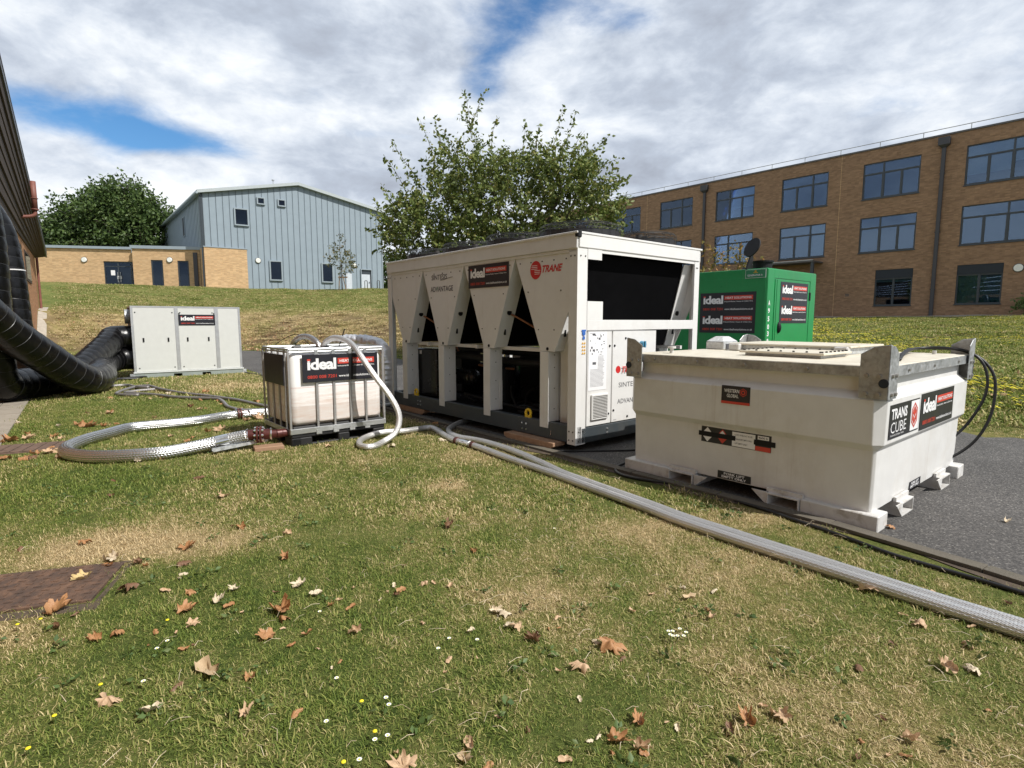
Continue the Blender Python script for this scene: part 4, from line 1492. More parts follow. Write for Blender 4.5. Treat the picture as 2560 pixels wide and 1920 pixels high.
    # legs under the V tips
    for y0 in (3.81, 2.71, 1.59, .46):
        for x0, sg in ((.008, 1), (W - .008, -1)):
            g = MB()
            g.box(x0, y0, .225, x0 + sg * .006, y0 + .145, 1.14)
            g.box(x0 + sg * .006, y0, .30, x0 + sg * .21, y0 + .006, 1.14)
            g.box(x0 + sg * .006, y0 + .139, .30, x0 + sg * .21, y0 + .145, 1.14)
            g.box(x0 + sg * .21, y0 - .0, .30, x0 + sg * .16, y0 - .006, .70)
            lg = g.build('leg', 'white_paint', t, bevel=.001)
            q = MB()
            for z in (.28, .45, .7, .95, 1.1):
                bolts(q, [(x0 + sg * .1, y0, z)], (0, -1, 0), .007, .005)
            q.build('bolt_heads', 'dark_bolt', lg)
    rl = MB()
    for x in (.20, W - .25):
        rl.box(x, .1, 1.12, x + .04, L - .1, 1.165)
    rl.box(.1, 2.0, 1.12, W - .1, 2.04, 1.165).box(.1, 3.3, 1.12, W - .1, 3.34, 1.165)
    rl.build('long_rail', 'white_paint', t)
    # end frame: mid rail and notched fillets round the coil opening
    MB().box(.165, -.004, 1.395, W - .12, .04, 1.515).build('mid_rail', 'white_paint', t, bevel=.003)
    MB().box(.166, -.002, 2.19, .40, .01, 2.31).build('top_fillet', 'white_paint', t)
    MB().box(.166, -.002, 1.516, .43, .01, 1.725).build('lower_fillet', 'white_paint', t)
    MB().box(.40, .002, 2.27, W - .12, .012, 2.31).build('opening_lip', 'white_paint', t)
    # control cabinet
    c = MB().box(.17, .03, .285, 1.49, .42, 1.385).build('control_cabinet', 'white_paint', t, bevel=.004)
    d1 = MB().box(.19, .008, .285, .615, .029, 1.385).build('cabinet_door', 'white_paint', t, bevel=.004)
    d2 = MB().box(.632, .008, .285, 1.485, .029, 1.385).build('cabinet_door', 'white_paint', t, bevel=.004)
    lk = MB()
    for x, z in ((.575, 1.21), (.665, 1.21), (.87, 1.295), (.57, .40), (.665, .43), (.93, .33)):
        bolts(lk, [(x, .008, z)], (0, -1, 0), .015, .008)
    lk.build('door_lock', 'black', d2)
    # drawing sheet
    M = frame((.205, .006, .70), (1, 0, 0), (0, 0, 1))
    pp = MB().box(0, 0, 0, .315, .68, .0015, M).build('drawing_sheet', 'paper', d1)
    g = MB()
    rr_ = random.Random(5)
    for j in range(26):
        x, z = .02 + rr_.random() * .24, .40 + rr_.random() * .25
        w, h = .008 + rr_.random() * .03, .006 + rr_.random() * .02
        flat(g, M, x, z, x + w, z + h, .0022)
    for j in range(26):
        z = .395 - j * .014
        flat(g, M, .16 if j < 11 else .03, z, .28 - rr_.random() * .03, z + .0035, .0022)
    flat(g, M, .07, .30, .13, .33, .0022)
    flat(g, M, .02, .655, .10, .66, .0022)
    g.build('drawing_print', 'print_grey', pp)
    # louvred vent
    v = MB().box(.255, -.016, .35, .545, .007, .655).build('vent', 'white_paint', d1, bevel=.008)
    l = MB()
    for j in range(15):
        z = .375 + j * .0178
        l.box(.275, -.019, z, .525, -.0165, z + .007)
    l.build('louvre', 'dark_bolt', d1)
    # stickers and lettering on the post and doors
    M = frame((0, -.008, 0), (1, 0, 0), (0, 0, 1))
    s = MB()
    flat(s, M, .075, 1.385, .145, 1.405, .0).cyl((.11, -.008, 1.365), (.11, -.0085, 1.365), .028, n=12)
    flat(s, M, .092, 1.295, .128, 1.33, .0005)
    s.build('service_sticker', 'print_blue', t)
    s = MB()
    for j in range(4):
        for k in range(2):
            x, z = .082 + k * .034, 1.245 - j * .038
            s.add([(x, -.0065, z), (x + .028, -.0065, z), (x + .014, -.0065, z + .026)], [(0, 1, 2)])
    s.build('warning_sticker', 'print_yellow', t)
    s = MB()
    put_text(s, M, 'TRANE', .80, .88, .36, .075, -.0005, .02, shear=.3)
    s.cyl((.74, .0074, .92), (.74, .0068, .92), .045, n=24)
    s.build('red_lettering', 'trane_red', d2)
    s = MB()
    M2 = frame((0, .0072, 0), (1, 0, 0), (0, 0, 1))
    put_text(s, M2, 'SINTESIS', .755, .70, .40, .06, .0, .005)
    put_text(s, M2, 'ADVANTAGE', .735, .50, .52, .06, .0, .01)
    put_text(s, M2, 'TRANE', .66, .305, .06, .01, .0, .01)
    s.build('grey_lettering', 'print_grey', d2)
    k = MB().cyl((1.18, .008, 1.215), (1.18, -.045, 1.215), .042, .036, 16).box(1.17, -.06, 1.175, 1.19, -.044, 1.255)
    k.build('isolator_knob', 'blue_knob', d2)
    # lettering on the tapered panels; M4: a runs towards the camera end
    M = frame((.012, 0, 0), (0, -1, 0), (0, 0, 1))
    sd = MB()
    put_text(sd, M, 'SINTESIS', -3.02, 2.11, .42, .075, .003, .012)
    put_text(sd, M, 'ADVANTAGE', -3.05, 1.935, .60, .08, .003, .016)
    sd.tube([M @ Vector((-2.78 + i * .02, 2.10 + .035 * math.sin(i * .12) * (i / 16), .004)) for i in range(17)], .0035, 5)
    sd.build('grey_lettering', 'print_grey', t)
    ac = MB()
    ac.add([M @ Vector(p) for p in ((-2.86, 2.01, .0045), (-2.85, 2.0, .0045), (-2.885, 1.94, .0045))], [(0, 1, 2)])
    ac.build('green_accent', 'gen_green', t)
    sd = MB()
    put_text(sd, M, 'TRANE', -.575, 2.07, .335, .082, .003, .03, shear=.35)
    vs = [M @ Vector((-.69 + .098 * math.cos(a), 2.105 + .108 * math.sin(a), .003)) for a in [2 * math.pi * i / 32 for i in range(32)]]
    sd.add(vs, [tuple(range(32))])
    sd.build('red_lettering', 'trane_red', t)
    st = MB()
    for j in range(6):
        z = 2.055 + j * .02
        w = math.sqrt(max(0, .098 ** 2 - (z - 2.105) ** 2)) * .9
        flat(st, M, -.69 - w * (.25 if j < 3 else .9), z, -.69 + w * (.9 if j < 3 else .35), z + .006, .0045)
    st.build('globe_stripe', 'print_white', t)
    ideal_banner(t, frame((.008, 2.06, 1.945), (0, -1, 0), (0, 0, 1)), .87, .305)
    # fans with wire guards
    for iy in range(4):
        for ix in range(2):
            cx, cy, zb = .62 + ix * 1.18, .56 + iy * 1.09, 2.48
            f = MB()
            R_ = .50
            for z, rr2 in ((.105, R_), (.15, R_ * .985), (.172, R_ * .94)):
                f.ring((cx, cy, zb + z), (0, 0, 1), rr2, .0035, 40, 5)
            for q in (.15, .25, .34, .42):
                f.ring((cx, cy, zb + .18), (0, 0, 1), q, .0035, 32, 4)
            for j in range(24):
                a = 2 * math.pi * j / 24
                ca, sa = math.cos(a), math.sin(a)
                f.tube([(cx + ca * R_, cy + sa * R_, zb), (cx + ca * R_, cy + sa * R_, zb + .135), (cx + ca * R_ * .94, cy + sa * R_ * .94, zb + .172), (cx + ca * .12, cy + sa * .12, zb + .182)], .0022, 4, cap=False)
            fg = f.build('fan_guard', 'wire_black', t)
            s = MB()
            n = 40
            vs = []
            for rad in (R_ - .012, R_ - .02):
                for z in (.0, .09):
                    vs += [(cx + rad * math.cos(2 * math.pi * j / n), cy + rad * math.sin(2 * math.pi * j / n), zb + z) for j in range(n)]
            fs = []
            for j in range(n):
                k2 = (j + 1) % n
                fs += [(j, k2, n + k2, n + j), (2 * n + j, 3 * n + j, 3 * n + k2, 2 * n + k2), (n + j, n + k2, 3 * n + k2, 3 * n + j)]
            s.add(vs, fs).build('fan_ring', 'wire_black', fg)
            m = MB().cyl((cx, cy, zb - .02), (cx, cy, zb + .15), .085, n=20).cyl((cx, cy, zb + .15), (cx, cy, zb + .19), .05, n=16)
            m.build('fan_motor', 'dark_bolt', fg)
            bl = MB()
            for j in range(5):
                a = 2 * math.pi * j / 5 + iy * .4
                ca, sa = math.cos(a), math.sin(a)
                p = []
                for rad in (.09, .44):
                    for w, dz in ((-.11, -.03), (.11, .06)):
                        p.append((cx + ca * rad - sa * w, cy + sa * rad + ca * w, zb + .07 + dz))
                bl.add(p, [(0, 1, 3, 2)])
            bl.build('fan_blade', 'black', fg)
    MB().box(.1, .1, 2.28, W - .1, L - .1, 2.30).build('fan_deck', 'coil', t)
    # machinery in the open lower bay
    m = MB()
    m.box(.25, 3.32, .27, .62, 3.92, 1.06)
    m.build('evaporator_box', 'black_gloss', t, bevel=.02)
    MB().box(.247, 3.75, .96, .2495, 3.81, 1.02).build('data_label', 'paper', t)
    MB().box(.30, 3.02, .45, .36, 3.24, .95).build('relay_panel', 'white_paint', t, bevel=.004)
    MB().box(1.75, 2.55, .262, 2.1, 3.2, 1.05).build('pump_panel', 'white_paint', t, bevel=.004)
    MB().box(1.3, 1.06, .30, 1.38, 1.12, 1.1).box(1.62, 1.06, .30, 1.70, 1.12, 1.1).box(1.38, 1.08, .3, 1.62, 1.1, 1.1).build('vertical_panel', 'white_paint', t)
    v = MB().cyl((.55, 2.05, .27), (.55, 2.05, .84), .22, n=28).sphere((.55, 2.05, .84), .22, 28, 10, .35)
    v.build('compressor', 'black', t, smooth=False)
    MB().cyl((.6, 2.8, .62), (.6, 3.5, .62), .13, n=20).sphere((.6, 2.8, .62), .13, 20, 10).build('compressor', 'black_gloss', t)
    MB().cyl((1.5, .5, .5), (1.5, 3.9, .5), .19, n=24).build('heat_exchanger', 'black', t)
    MB().box(1.15, .9, .27, 1.3, 2.3, .98).build('valve_panel', 'black', t, bevel=.01)
    MB().box(1.3, 2.7, .27, 1.42, 3.7, .78).build('valve_panel', 'black', t, bevel=.01)
    MB().box(.9, 3.5, .27, 1.3, 4.1, 1.0).build('oil_tank', 'black', t, bevel=.03)
    MB().cyl((1.05, 3.75, .27), (1.05, 3.75, .95), .16, n=20).build('compressor', 'black_gloss', t)
    MB().cyl((1.2, 2.6, .27), (1.2, 2.6, .8), .18, n=20).build('compressor', 'black_gloss', t)
    p = MB()
    p.tube(smooth_path([(.35, 3.9, .98), (.35, 2.6, .98), (.38, 1.8, .95), (.5, .8, .95), (.5, .3, .98)]), .055, 12)
    p.tube(smooth_path([(.9, 3.9, 1.03), (.9, 2.4, 1.03), (.9, .4, 1.03)]), .045, 12)
    p.tube(smooth_path([(.3, .3, .36), (.35, 1.5, .33), (.4, 2.4, .36), (.6, 3.0, .34)]), .03, 8)
    for i in range(14):
        rr3 = random.Random(i)
        a = Vector((.25 + rr3.random() * .8, .2 + rr3.random() * 2.4, .28))
        bq = a + Vector((rr3.uniform(-.2, .2), rr3.uniform(-.4, .4), rr3.uniform(.05, .5)))
        p.tube(smooth_path([a, (a + bq) / 2 + Vector((0, .1, .05)), bq]), .018, 6)
    p.build('insulated_pipe', 'black', t, smooth=True)
    p = MB()
    for (y0, y1) in ((3.62, 3.2), (1.38, .75)):
        p.tube(smooth_path([(.12, y0, 1.62), (.3, y0 - .15, 1.5), (.5, y1, 1.2), (.55, y1 - .1, 1.0)]), .014, 8)
    p.tube(smooth_path([(.5, 2.5, .84), (.5, 1.8, .83), (.45, 1.62, .84)]), .02, 8)
    p.build('copper_pipe', 'copper', t, smooth=True)
    x = MB()
    for i in range(10):
        rr3 = random.Random(40 + i)
        a = (rr3.uniform(.3, 1.1), rr3.uniform(.25, 2.6), .262)
        x.box(a[0], a[1], .262, a[0] + rr3.uniform(.08, .2), a[1] + rr3.uniform(.1, .25), .27 + rr3.uniform(.03, .14))
    x.build('valve_block', 'dark_base', t, bevel=.01)
    return t


chiller()
def world_of(root_loc, az, p):
    return Matrix.Translation(root_loc) @ Matrix.Rotation(R(90 - az), 4, 'Z') @ Vector(p)


# timber bearers under the chiller
CH = Vector((.72, 6.26, 0))
tb = MB().add([(-.33, -.10, .006), (.38, -.10, .006), (.48, -.10, .05), (.48, -.10, .094), (-.42, -.10, .094), (-.42, -.10, .05),
               (-.33, .10, .006), (.38, .10, .006), (.48, .10, .05), (.48, .10, .094), (-.42, .10, .094), (-.42, .10, .05)],
              [(0, 1, 2, 3, 4, 5), (11, 10, 9, 8, 7, 6), (0, 6, 7, 1), (1, 7, 8, 2), (2, 8, 9, 3), (3, 9, 10, 4), (4, 10, 11, 5), (5, 11, 6, 0)])
o = tb.build('timber_bearer', 'timber', bevel=.004)
p = world_of(CH, 50, (-.02, .66, 0))
o.location = (p.x, p.y, 0)
o.rotation_euler = (0, 0, R(40 + 90))
tag(o, 'short reddish timber bearer with cut ends under the near end of the chiller', 'timber', 'timber bearers under the chiller')
c2 = o.copy()
COL.objects.link(c2)
p = world_of(CH, 50, (.12, 3.75, 0))
c2.location = (p.x, p.y, 0)
tag(c2, 'timber bearer in the shade under the far end of the chiller behind the pallet tank', 'timber', 'timber bearers under the chiller')


# ---------------------------------------------------------------- steel fuel tank
def fuel_tank():
    t = thing('fuel_tank', 'big off white steel fuel tank on skids with galvanised corner lugs', 'fuel tank', (2.59, 3.83, 0), 50.3)
    WX, LY = 2.36, 2.26

    def ring_(i, z, c=.07):
        x0, x1, y0, y1 = i, WX - i, i, LY - i
        return [(x0 + c, y0, z), (x1 - c, y0, z), (x1, y0 + c, z), (x1, y1 - c, z), (x1 - c, y1, z), (x0 + c, y1, z), (x0, y1 - c, z), (x0, y0 + c, z)]
    prof_ = [(.07, .115, .015), (.065, .20, .02), (.06, .575, .02), (.018, .622, .06), (.015, .945, .07), (.075, 1.0, .07), (.078, 1.12, .07)]
    rings = [ring_(i, z, c) for i, z, c in prof_]
    mb = MB()
    vs = sum(rings, [])
    fs = []
    for k in range(len(rings) - 1):
        for j in range(8):
            fs.append((k * 8 + j, k * 8 + (j + 1) % 8, (k + 1) * 8 + (j + 1) % 8, (k + 1) * 8 + j))
    fs.append(tuple(reversed(range(8))))
    mb.add(vs, fs)
    mb.build('tank_body', 'tank_paint', t, bevel=.006, seg=2)
    # galvanised rim and lid
    r = MB()
    r.box(.02, .02, 1.105, .03, LY - .02, 1.18).box(WX - .03, .02, 1.105, WX - .02, LY - .02, 1.18)
    r.box(.03, .02, 1.105, WX - .03, .03, 1.18).box(.03, LY - .03, 1.105, WX - .03, LY - .02, 1.18)
    rm = r.build('rim', 'galv', t)
    q = MB()
    for y in (.55, 1.05, 1.5, 1.95):
        bolts(q, [(.02, y, 1.14)], (-1, 0, 0), .014, .012)
    for x in (.5, 1.15, 1.9):
        bolts(q, [(x, .02, 1.14)], (0, -1, 0), .014, .012)
    q.build('bolt_heads', 'bolt', rm)
    MB().box(.031, .031, 1.12, WX - .031, LY - .031, 1.186).build('lid', 'tank_lid', t, bevel=.004)
    # skids and fork pockets
    for x0 in (0.0, WX - .20):
        for (ya, yb) in ((0.0, .535), (.80, 1.475), (1.74, 2.26)):
            if ya == .80:
                continue
            MB().box(x0, ya, 0, x0 + .2, yb, .12).build('skid', 'skid_paint', t, bevel=.006)
    def pocket(M, w, h, l):
        m = MB()
        k = .01
        m.box(0, 0, 0, w, l, k, M).box(0, 0, h - k, w, l, h, M).box(0, 0, k, k, l, h - k, M).box(w - k, 0, k, w, l, h - k, M)
        m.box(-.01, .04, h, w + .02, .06, h + .035, M)
        m.box(-.01, l - .06, h, w + .02, l - .04, h + .035, M)
        o = m.build('fork_pocket', 'skid_paint', t)
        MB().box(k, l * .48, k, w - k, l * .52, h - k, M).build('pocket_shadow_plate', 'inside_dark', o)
    for y in (.54, 1.48):
        pocket(Matrix(((0, 1, 0, -.012), (1, 0, 0, y), (0, 0, 1, .004), (0, 0, 0, 1))), .255, .108, WX + .024)
    for x in (.53, 1.60):
        pocket(Matrix(((1, 0, 0, x), (0, 1, 0, -.0), (0, 0, 1, -.0), (0, 0, 0, 1))), .27, .112, .5)
        pocket(Matrix(((1, 0, 0, x), (0, 1, 0, LY - .42), (0, 0, 1, -.0), (0, 0, 0, 1))), .27, .112, .5)
    # wedge gussets next to the pockets
    g = MB()
    for (ya, yb) in ((1.47, 1.34), (.80, .93)):
        for x in (.0,):
            g.add([(x, ya, .01), (x + .01, ya, .01), (x + .01, ya, .115), (x, ya, .115), (x, yb, .115), (x + .01, yb, .115)],
                  [(0, 3, 4), (1, 5, 2), (0, 4, 5, 1), (3, 2, 5, 4), (0, 1, 2, 3)])
    for (xa, xb) in ((.53, .40), (1.60, 1.47)):
        g.add([(xa, 0, .01), (xa, .01, .01), (xa, .01, .115), (xa, 0, .115), (xb, 0, .115), (xb, .01, .115)],
              [(0, 3, 4), (1, 5, 2), (0, 4, 5, 1), (3, 2, 5, 4), (0, 1, 2, 3)])
    g.build('gusset', 'skid_paint', t)
    # four corner lugs
    def lug(x, y, sx, sy):
        m = MB()
        th = .008
        # plate across the x face (normal -x side) and across the y face
        pa = [(0.0, .955), (.185, .955), (.185, 1.27), (.10, 1.325), (.0, 1.34)]
        for (kind_) in (0, 1):
            vs = []
            for off in (0, th):
                for a, z in pa:
                    if kind_ == 0:
                        vs.append((x - sx * .014 + sx * off, y + sy * a - sy * .014, z))
                    else:
                        vs.append((x + sx * a - sx * .014, y - sy * .014 + sy * off, z))
            n = len(pa)
            fs = [tuple(range(n)), tuple(reversed(range(n, 2 * n)))] + [(i, n + i, n + (i + 1) % n, (i + 1) % n) for i in range(n)]
            m.add(vs, fs)
        o = m.build('lifting_lug', 'galv', t, bevel=.003)
        q = MB()
        for a in (.045, .125):
            for z in (.99, 1.12):
                bolts(q, [(x - sx * .014, y + sy * a, z)], (-sx, 0, 0), .016, .014)
                bolts(q, [(x + sx * a, y - sy * .014, z)], (0, -sy, 0), .016, .014)
        q.build('bolt_heads', 'bolt', o)
        h = MB()
        c = Vector((x - sx * .016, y + sy * .02, 1.06))
        h.cyl((x - sx * .020, y + sy * .016, 1.07), (x - sx * .0145, y + sy * .016, 1.07), .032, n=18)
        h.build('shackle_hole', 'inside_dark', o)
    lug(.01, .01, 1, 1)
    lug(.01, LY - .01, 1, -1)
    lug(WX - .01, .01, -1, 1)
    lug(WX - .01, LY - .01, -1, -1)
    # hatches on the lid
    def hatch(x0, y0, x1, y1, z0, z1, nb, ml='galv_light'):
        m = MB().box(x0, y0, z0, x1, y1, z1)
        o = m.build('hatch', ml, t, bevel=.004)
        q = MB()
        for i in range(nb):
            xx = lerp(x0 + .04, x1 - .04, i / (nb - 1))
            yy = lerp(y0 + .04, y1 - .04, i / (nb - 1))
            for p in ((xx, y0 + .03), (xx, y1 - .03), (x0 + .03, yy), (x1 - .03, yy)):
                bolts(q, [(p[0], p[1], z1)], (0, 0, 1), .011, .012)
        q.build('bolt_heads', 'dark_bolt', o)
        return o
    hatch(.50, .62, 1.10, 1.36, 1.215, 1.235, 7, 'tank_lid')
    m = MB().box(.54, .66, 1.186, 1.06, 1.32, 1.214)
    m.build('hatch_neck', 'galv', t)
    m = MB().box(1.30, .72, 1.186, 2.12, 1.86, 1.25)
    m.build('fill_cabinet', 'galv_light', t, bevel=.006)
    MB().box(1.27, .69, 1.25, 2.15, 1.89, 1.268).build('cabinet_lid', 'tank_lid', t, bevel=.004)
    f = MB()
    for y in (.70, 1.75):
        f.box(1.22, y, 1.19, 1.30, y + .12, 1.262)
    f.build('hinge', 'skid_paint', t, bevel=.01)
    # vent cap under clear film, small filler
    MB().cyl((.30, 1.95, 1.18), (.30, 1.95, 1.24), .02, n=12).cyl((.30, 1.95, 1.235), (.30, 1.95, 1.255), .04, n=12).build('filler_cap', 'skid_paint', t)
    MB().cyl((2.1, .25, 1.18), (2.1, .25, 1.22), .018, n=10).build('filler_cap', 'skid_paint', t)
    v = MB().prism([(1.32, 1.98), (1.62, 1.98), (1.62, 2.2), (1.32, 2.2)], 1.186, 1.275)
    v.add([(1.32, 1.98, 1.275), (1.62, 1.98, 1.275), (1.62, 2.2, 1.275), (1.32, 2.2, 1.275), (1.40, 2.04, 1.33), (1.54, 2.04, 1.33), (1.54, 2.14, 1.33), (1.40, 2.14, 1.33)],
          [(0, 1, 5, 4), (1, 2, 6, 5), (2, 3, 7, 6), (3, 0, 4, 7), (4, 5, 6, 7)])
    vo = v.build('vent_hood', 'clear_plastic', t, bevel=.008)
    MB().box(1.36, 1.972, 1.19, 1.58, 1.979, 1.25).build('hood_mouth', 'print_grey', vo)
    MB().box(.185, .012, 1.03, .215, .016, 1.12).build('blue_sticker', 'print_blue', t)
    # ---- stickers on the long side: a = -(y)
    x = .0155
    Mu = frame((x, 0, 0), (0, -1, 0), (0, 0, 1))
    w = MB().box(-1.24, .80, 0, -.985, .955, .003, Mu).build('maker_sticker', 'banner_black', t)
    s = MB()
    put_text(s, Mu, 'WESTERN', -1.215, .897, .135, .03, .0045, .02)
    put_text(s, Mu, 'GLOBAL', -1.19, .855, .105, .03, .0045, .02)
    tag(s.build('white_lettering', 'print_white', w), kind='stuff')
    s = MB()
    flat(s, Mu, -1.24, .80, -.985, .822, .0045)
    hexo = lambda cx, cy, ra, rb, z: s.add([Mu @ Vector((cx + rr_ * math.sin(a), cy + rr_ * 1.05 * math.cos(a), z)) for rr_ in (ra, rb) for a in [math.pi * i / 3 for i in range(6)]],
                                           [(i, (i + 1) % 6, 6 + (i + 1) % 6, 6 + i) for i in range(6)])
    hexo(-1.045, .905, .034, .028, .0045)
    hexo(-1.045, .905, .021, .010, .0045)
    s.build('red_mark', 'banner_red', w)
    # hazard strip
    xo = .0625
    Mh = frame((xo, 0, 0), (0, -1, 0), (0, 0, 1))
    h = MB().box(-1.445, .425, 0, -.81, .565, .003, Mh).build('hazard_sticker', 'banner_black', t)
    s = MB()
    flat(s, Mh, -1.15, .43, -.945, .555, .0045)
    def tri(mb_, cx, cy, r, up, z, M=Mh):
        k = 1 if up else -1
        mb_.add([(cx - r, cy - k * r * .5, z), (cx + r, cy - k * r * .5, z), (cx, cy + k * r * .6, z)], [(0, 1, 2) if up else (1, 0, 2)], M)
    tri(s, -1.385, .535, .042, True, .0045)
    tri(s, -1.385, .455, .042, False, .0045)
    put_text(s, Mh, '4600', -.92, .528, .07, .022, .006, .03)
    flat(s, Mh, -.925, .523, -.83, .555, .0045)
    tag(s.build('white_print', 'print_white', h), kind='stuff')
    s = MB()
    tri(s, -1.24, .535, .042, True, .0045)
    tri(s, -1.24, .458, .042, False, .0045)
    flat(s, Mh, -.943, .427, -.813, .465, .0045)
    s.build('red_print', 'banner_red', h)
    s = MB()
    tri(s, -1.24, .533, .025, True, .006)
    s.build('white_flame', 'print_white', h)
    s = MB()
    for i, tx in enumerate(('• LOCK WHEN NOT IN USE', '• TRANSPORT EMPTY ONLY', '• LIFT EMPTY ONLY')):
        put_text(s, Mh, tx, -1.13, .525 - i * .037, .16 - (.04 if i == 2 else 0), .014, .006, .01)
    put_text(s, Mh, '4600 lt', -.918, .53, .08, .018, .0065, .02)
    s.build('black_lettering', 'print_grey', h)
    s = MB()
    s.box(-1.47, .478, .004, -1.12, .52, .0075, Mh).box(-.955, .475, .004, -.775, .518, .0075, Mh)
    s.build('black_tape', 'black', h)
    f = MB().box(-1.275, .125, 0, -.97, .19, .003, frame((.067, 0, 0), (0, -1, 0), (0, 0, 1))).build('forklift_sticker', 'banner_black', t)
    s = MB()
    Mf = frame((.067, 0, 0), (0, -1, 0), (0, 0, 1))
    put_text(s, Mf, 'FORK LIFT', -1.215, .160, .19, .022, .0045, .03)
    put_text(s, Mf, 'EMPTY ONLY', -1.235, .133, .225, .022, .0045, .03)
    tag(s.build('white_lettering', 'print_white', f), kind='stuff')
    # ---- end face
    Me = frame((0, .0155, 0), (1, 0, 0), (0, 0, 1))
    w = MB().box(.13, .655, 0, .81, .905, .003, Me).build('tank_name_sticker', 'banner_black', t)
    s = MB()
    put_text(s, Me, 'TRANS', .16, .795, .35, .08, .0045, .03)
    put_text(s, Me, 'CUBE', .16, .695, .34, .08, .0045, -.004)
    put_text(s, Me, 'TRANSPORTABLE TANK', .16, .672, .3, .012, .0045, .0)
    tag(s.build('white_lettering', 'print_white', w), kind='stuff')
    flat(MB(), Me, .60, .665, .80, .895, .0042).build('white_field', 'print_white', w)
    s = MB()
    def hexe(cx, cy, ra, rb, z, kx=.80):
        s.add([Me @ Vector((cx + kx * rr_ * math.sin(a), cy + rr_ * math.cos(a), z)) for rr_ in (ra, rb) for a in [math.pi * i / 3 for i in range(6)]],
              [(i, (i + 1) % 6, 6 + (i + 1) % 6, 6 + i) for i in range(6)])
    hexe(.69, .78, .10, .083, .0055)
    hexe(.69, .78, .071, .055, .0055)
    s.add([Me @ Vector(p) for p in ((.65, .80, .0055), (.69, .765, .0055), (.73, .80, .0055), (.69, .83, .0055))], [(0, 1, 2, 3)])
    s.add([Me @ Vector(p) for p in ((.65, .785, .0055), (.65, .75, .0055), (.686, .722, .0055), (.686, .757, .0055))], [(0, 1, 2, 3)])
    s.add([Me @ Vector(p) for p in ((.73, .785, .0055), (.694, .757, .0055), (.694, .722, .0055), (.73, .75, .0055))], [(0, 1, 2, 3)])
    s.build('red_mark', 'banner_red', w)
    ideal_banner(t, frame((.85, .0155, .635), (1, 0, 0), (0, 0, 1)), .95, .292)
    Mf = frame((0, .067, 0), (1, 0, 0), (0, 0, 1))
    f = MB().box(.91, .125, 0, 1.21, .19, .003, Mf).build('forklift_sticker', 'banner_black', t)
    s = MB()
    put_text(s, Mf, 'FORK LIFT', .96, .160, .19, .022, .0045, .03)
    put_text(s, Mf, 'EMPTY ONLY', .94, .133, .225, .022, .0045, .03)
    tag(s.build('white_lettering', 'print_white', f), kind='stuff')
    return t


fuel_tank()
o = MB().tube(smooth_path([(2.95, 4.35, 1.20), (3.45, 4.95, 1.215), (3.99, 5.60, 1.225), (4.22, 5.52, 1.235), (4.36, 5.38, 1.22), (4.44, 5.28, 1.13), (4.48, 5.25, .98), (4.48, 5.25, .82), (4.44, 5.28, .66), (4.36, 5.32, .48), (4.22, 5.34, .34), (4.05, 5.36, .26)], .04), .013, 8).build('fuel_hose', 'cable', smooth=True)
tag(o, 'black fuel hose looping over the lid and down the end of the fuel tank', 'hose', 'black fuel hoses on the tank')
o = MB().tube(smooth_path([(3.05, 4.40, 1.20), (3.55, 5.05, 1.22), (4.02, 5.55, 1.235), (4.26, 5.45, 1.24), (4.43, 5.32, 1.17), (4.52, 5.24, 1.02), (4.54, 5.22, .85), (4.52, 5.22, .62), (4.45, 5.24, .42), (4.36, 5.28, .28), (4.2, 5.32, .16), (4.0, 5.34, .1)], .04), .013, 8).build('fuel_hose', 'cable', smooth=True)
tag(o, 'second black fuel hose hanging in a wider loop beside the first one', 'hose', 'black fuel hoses on the tank')


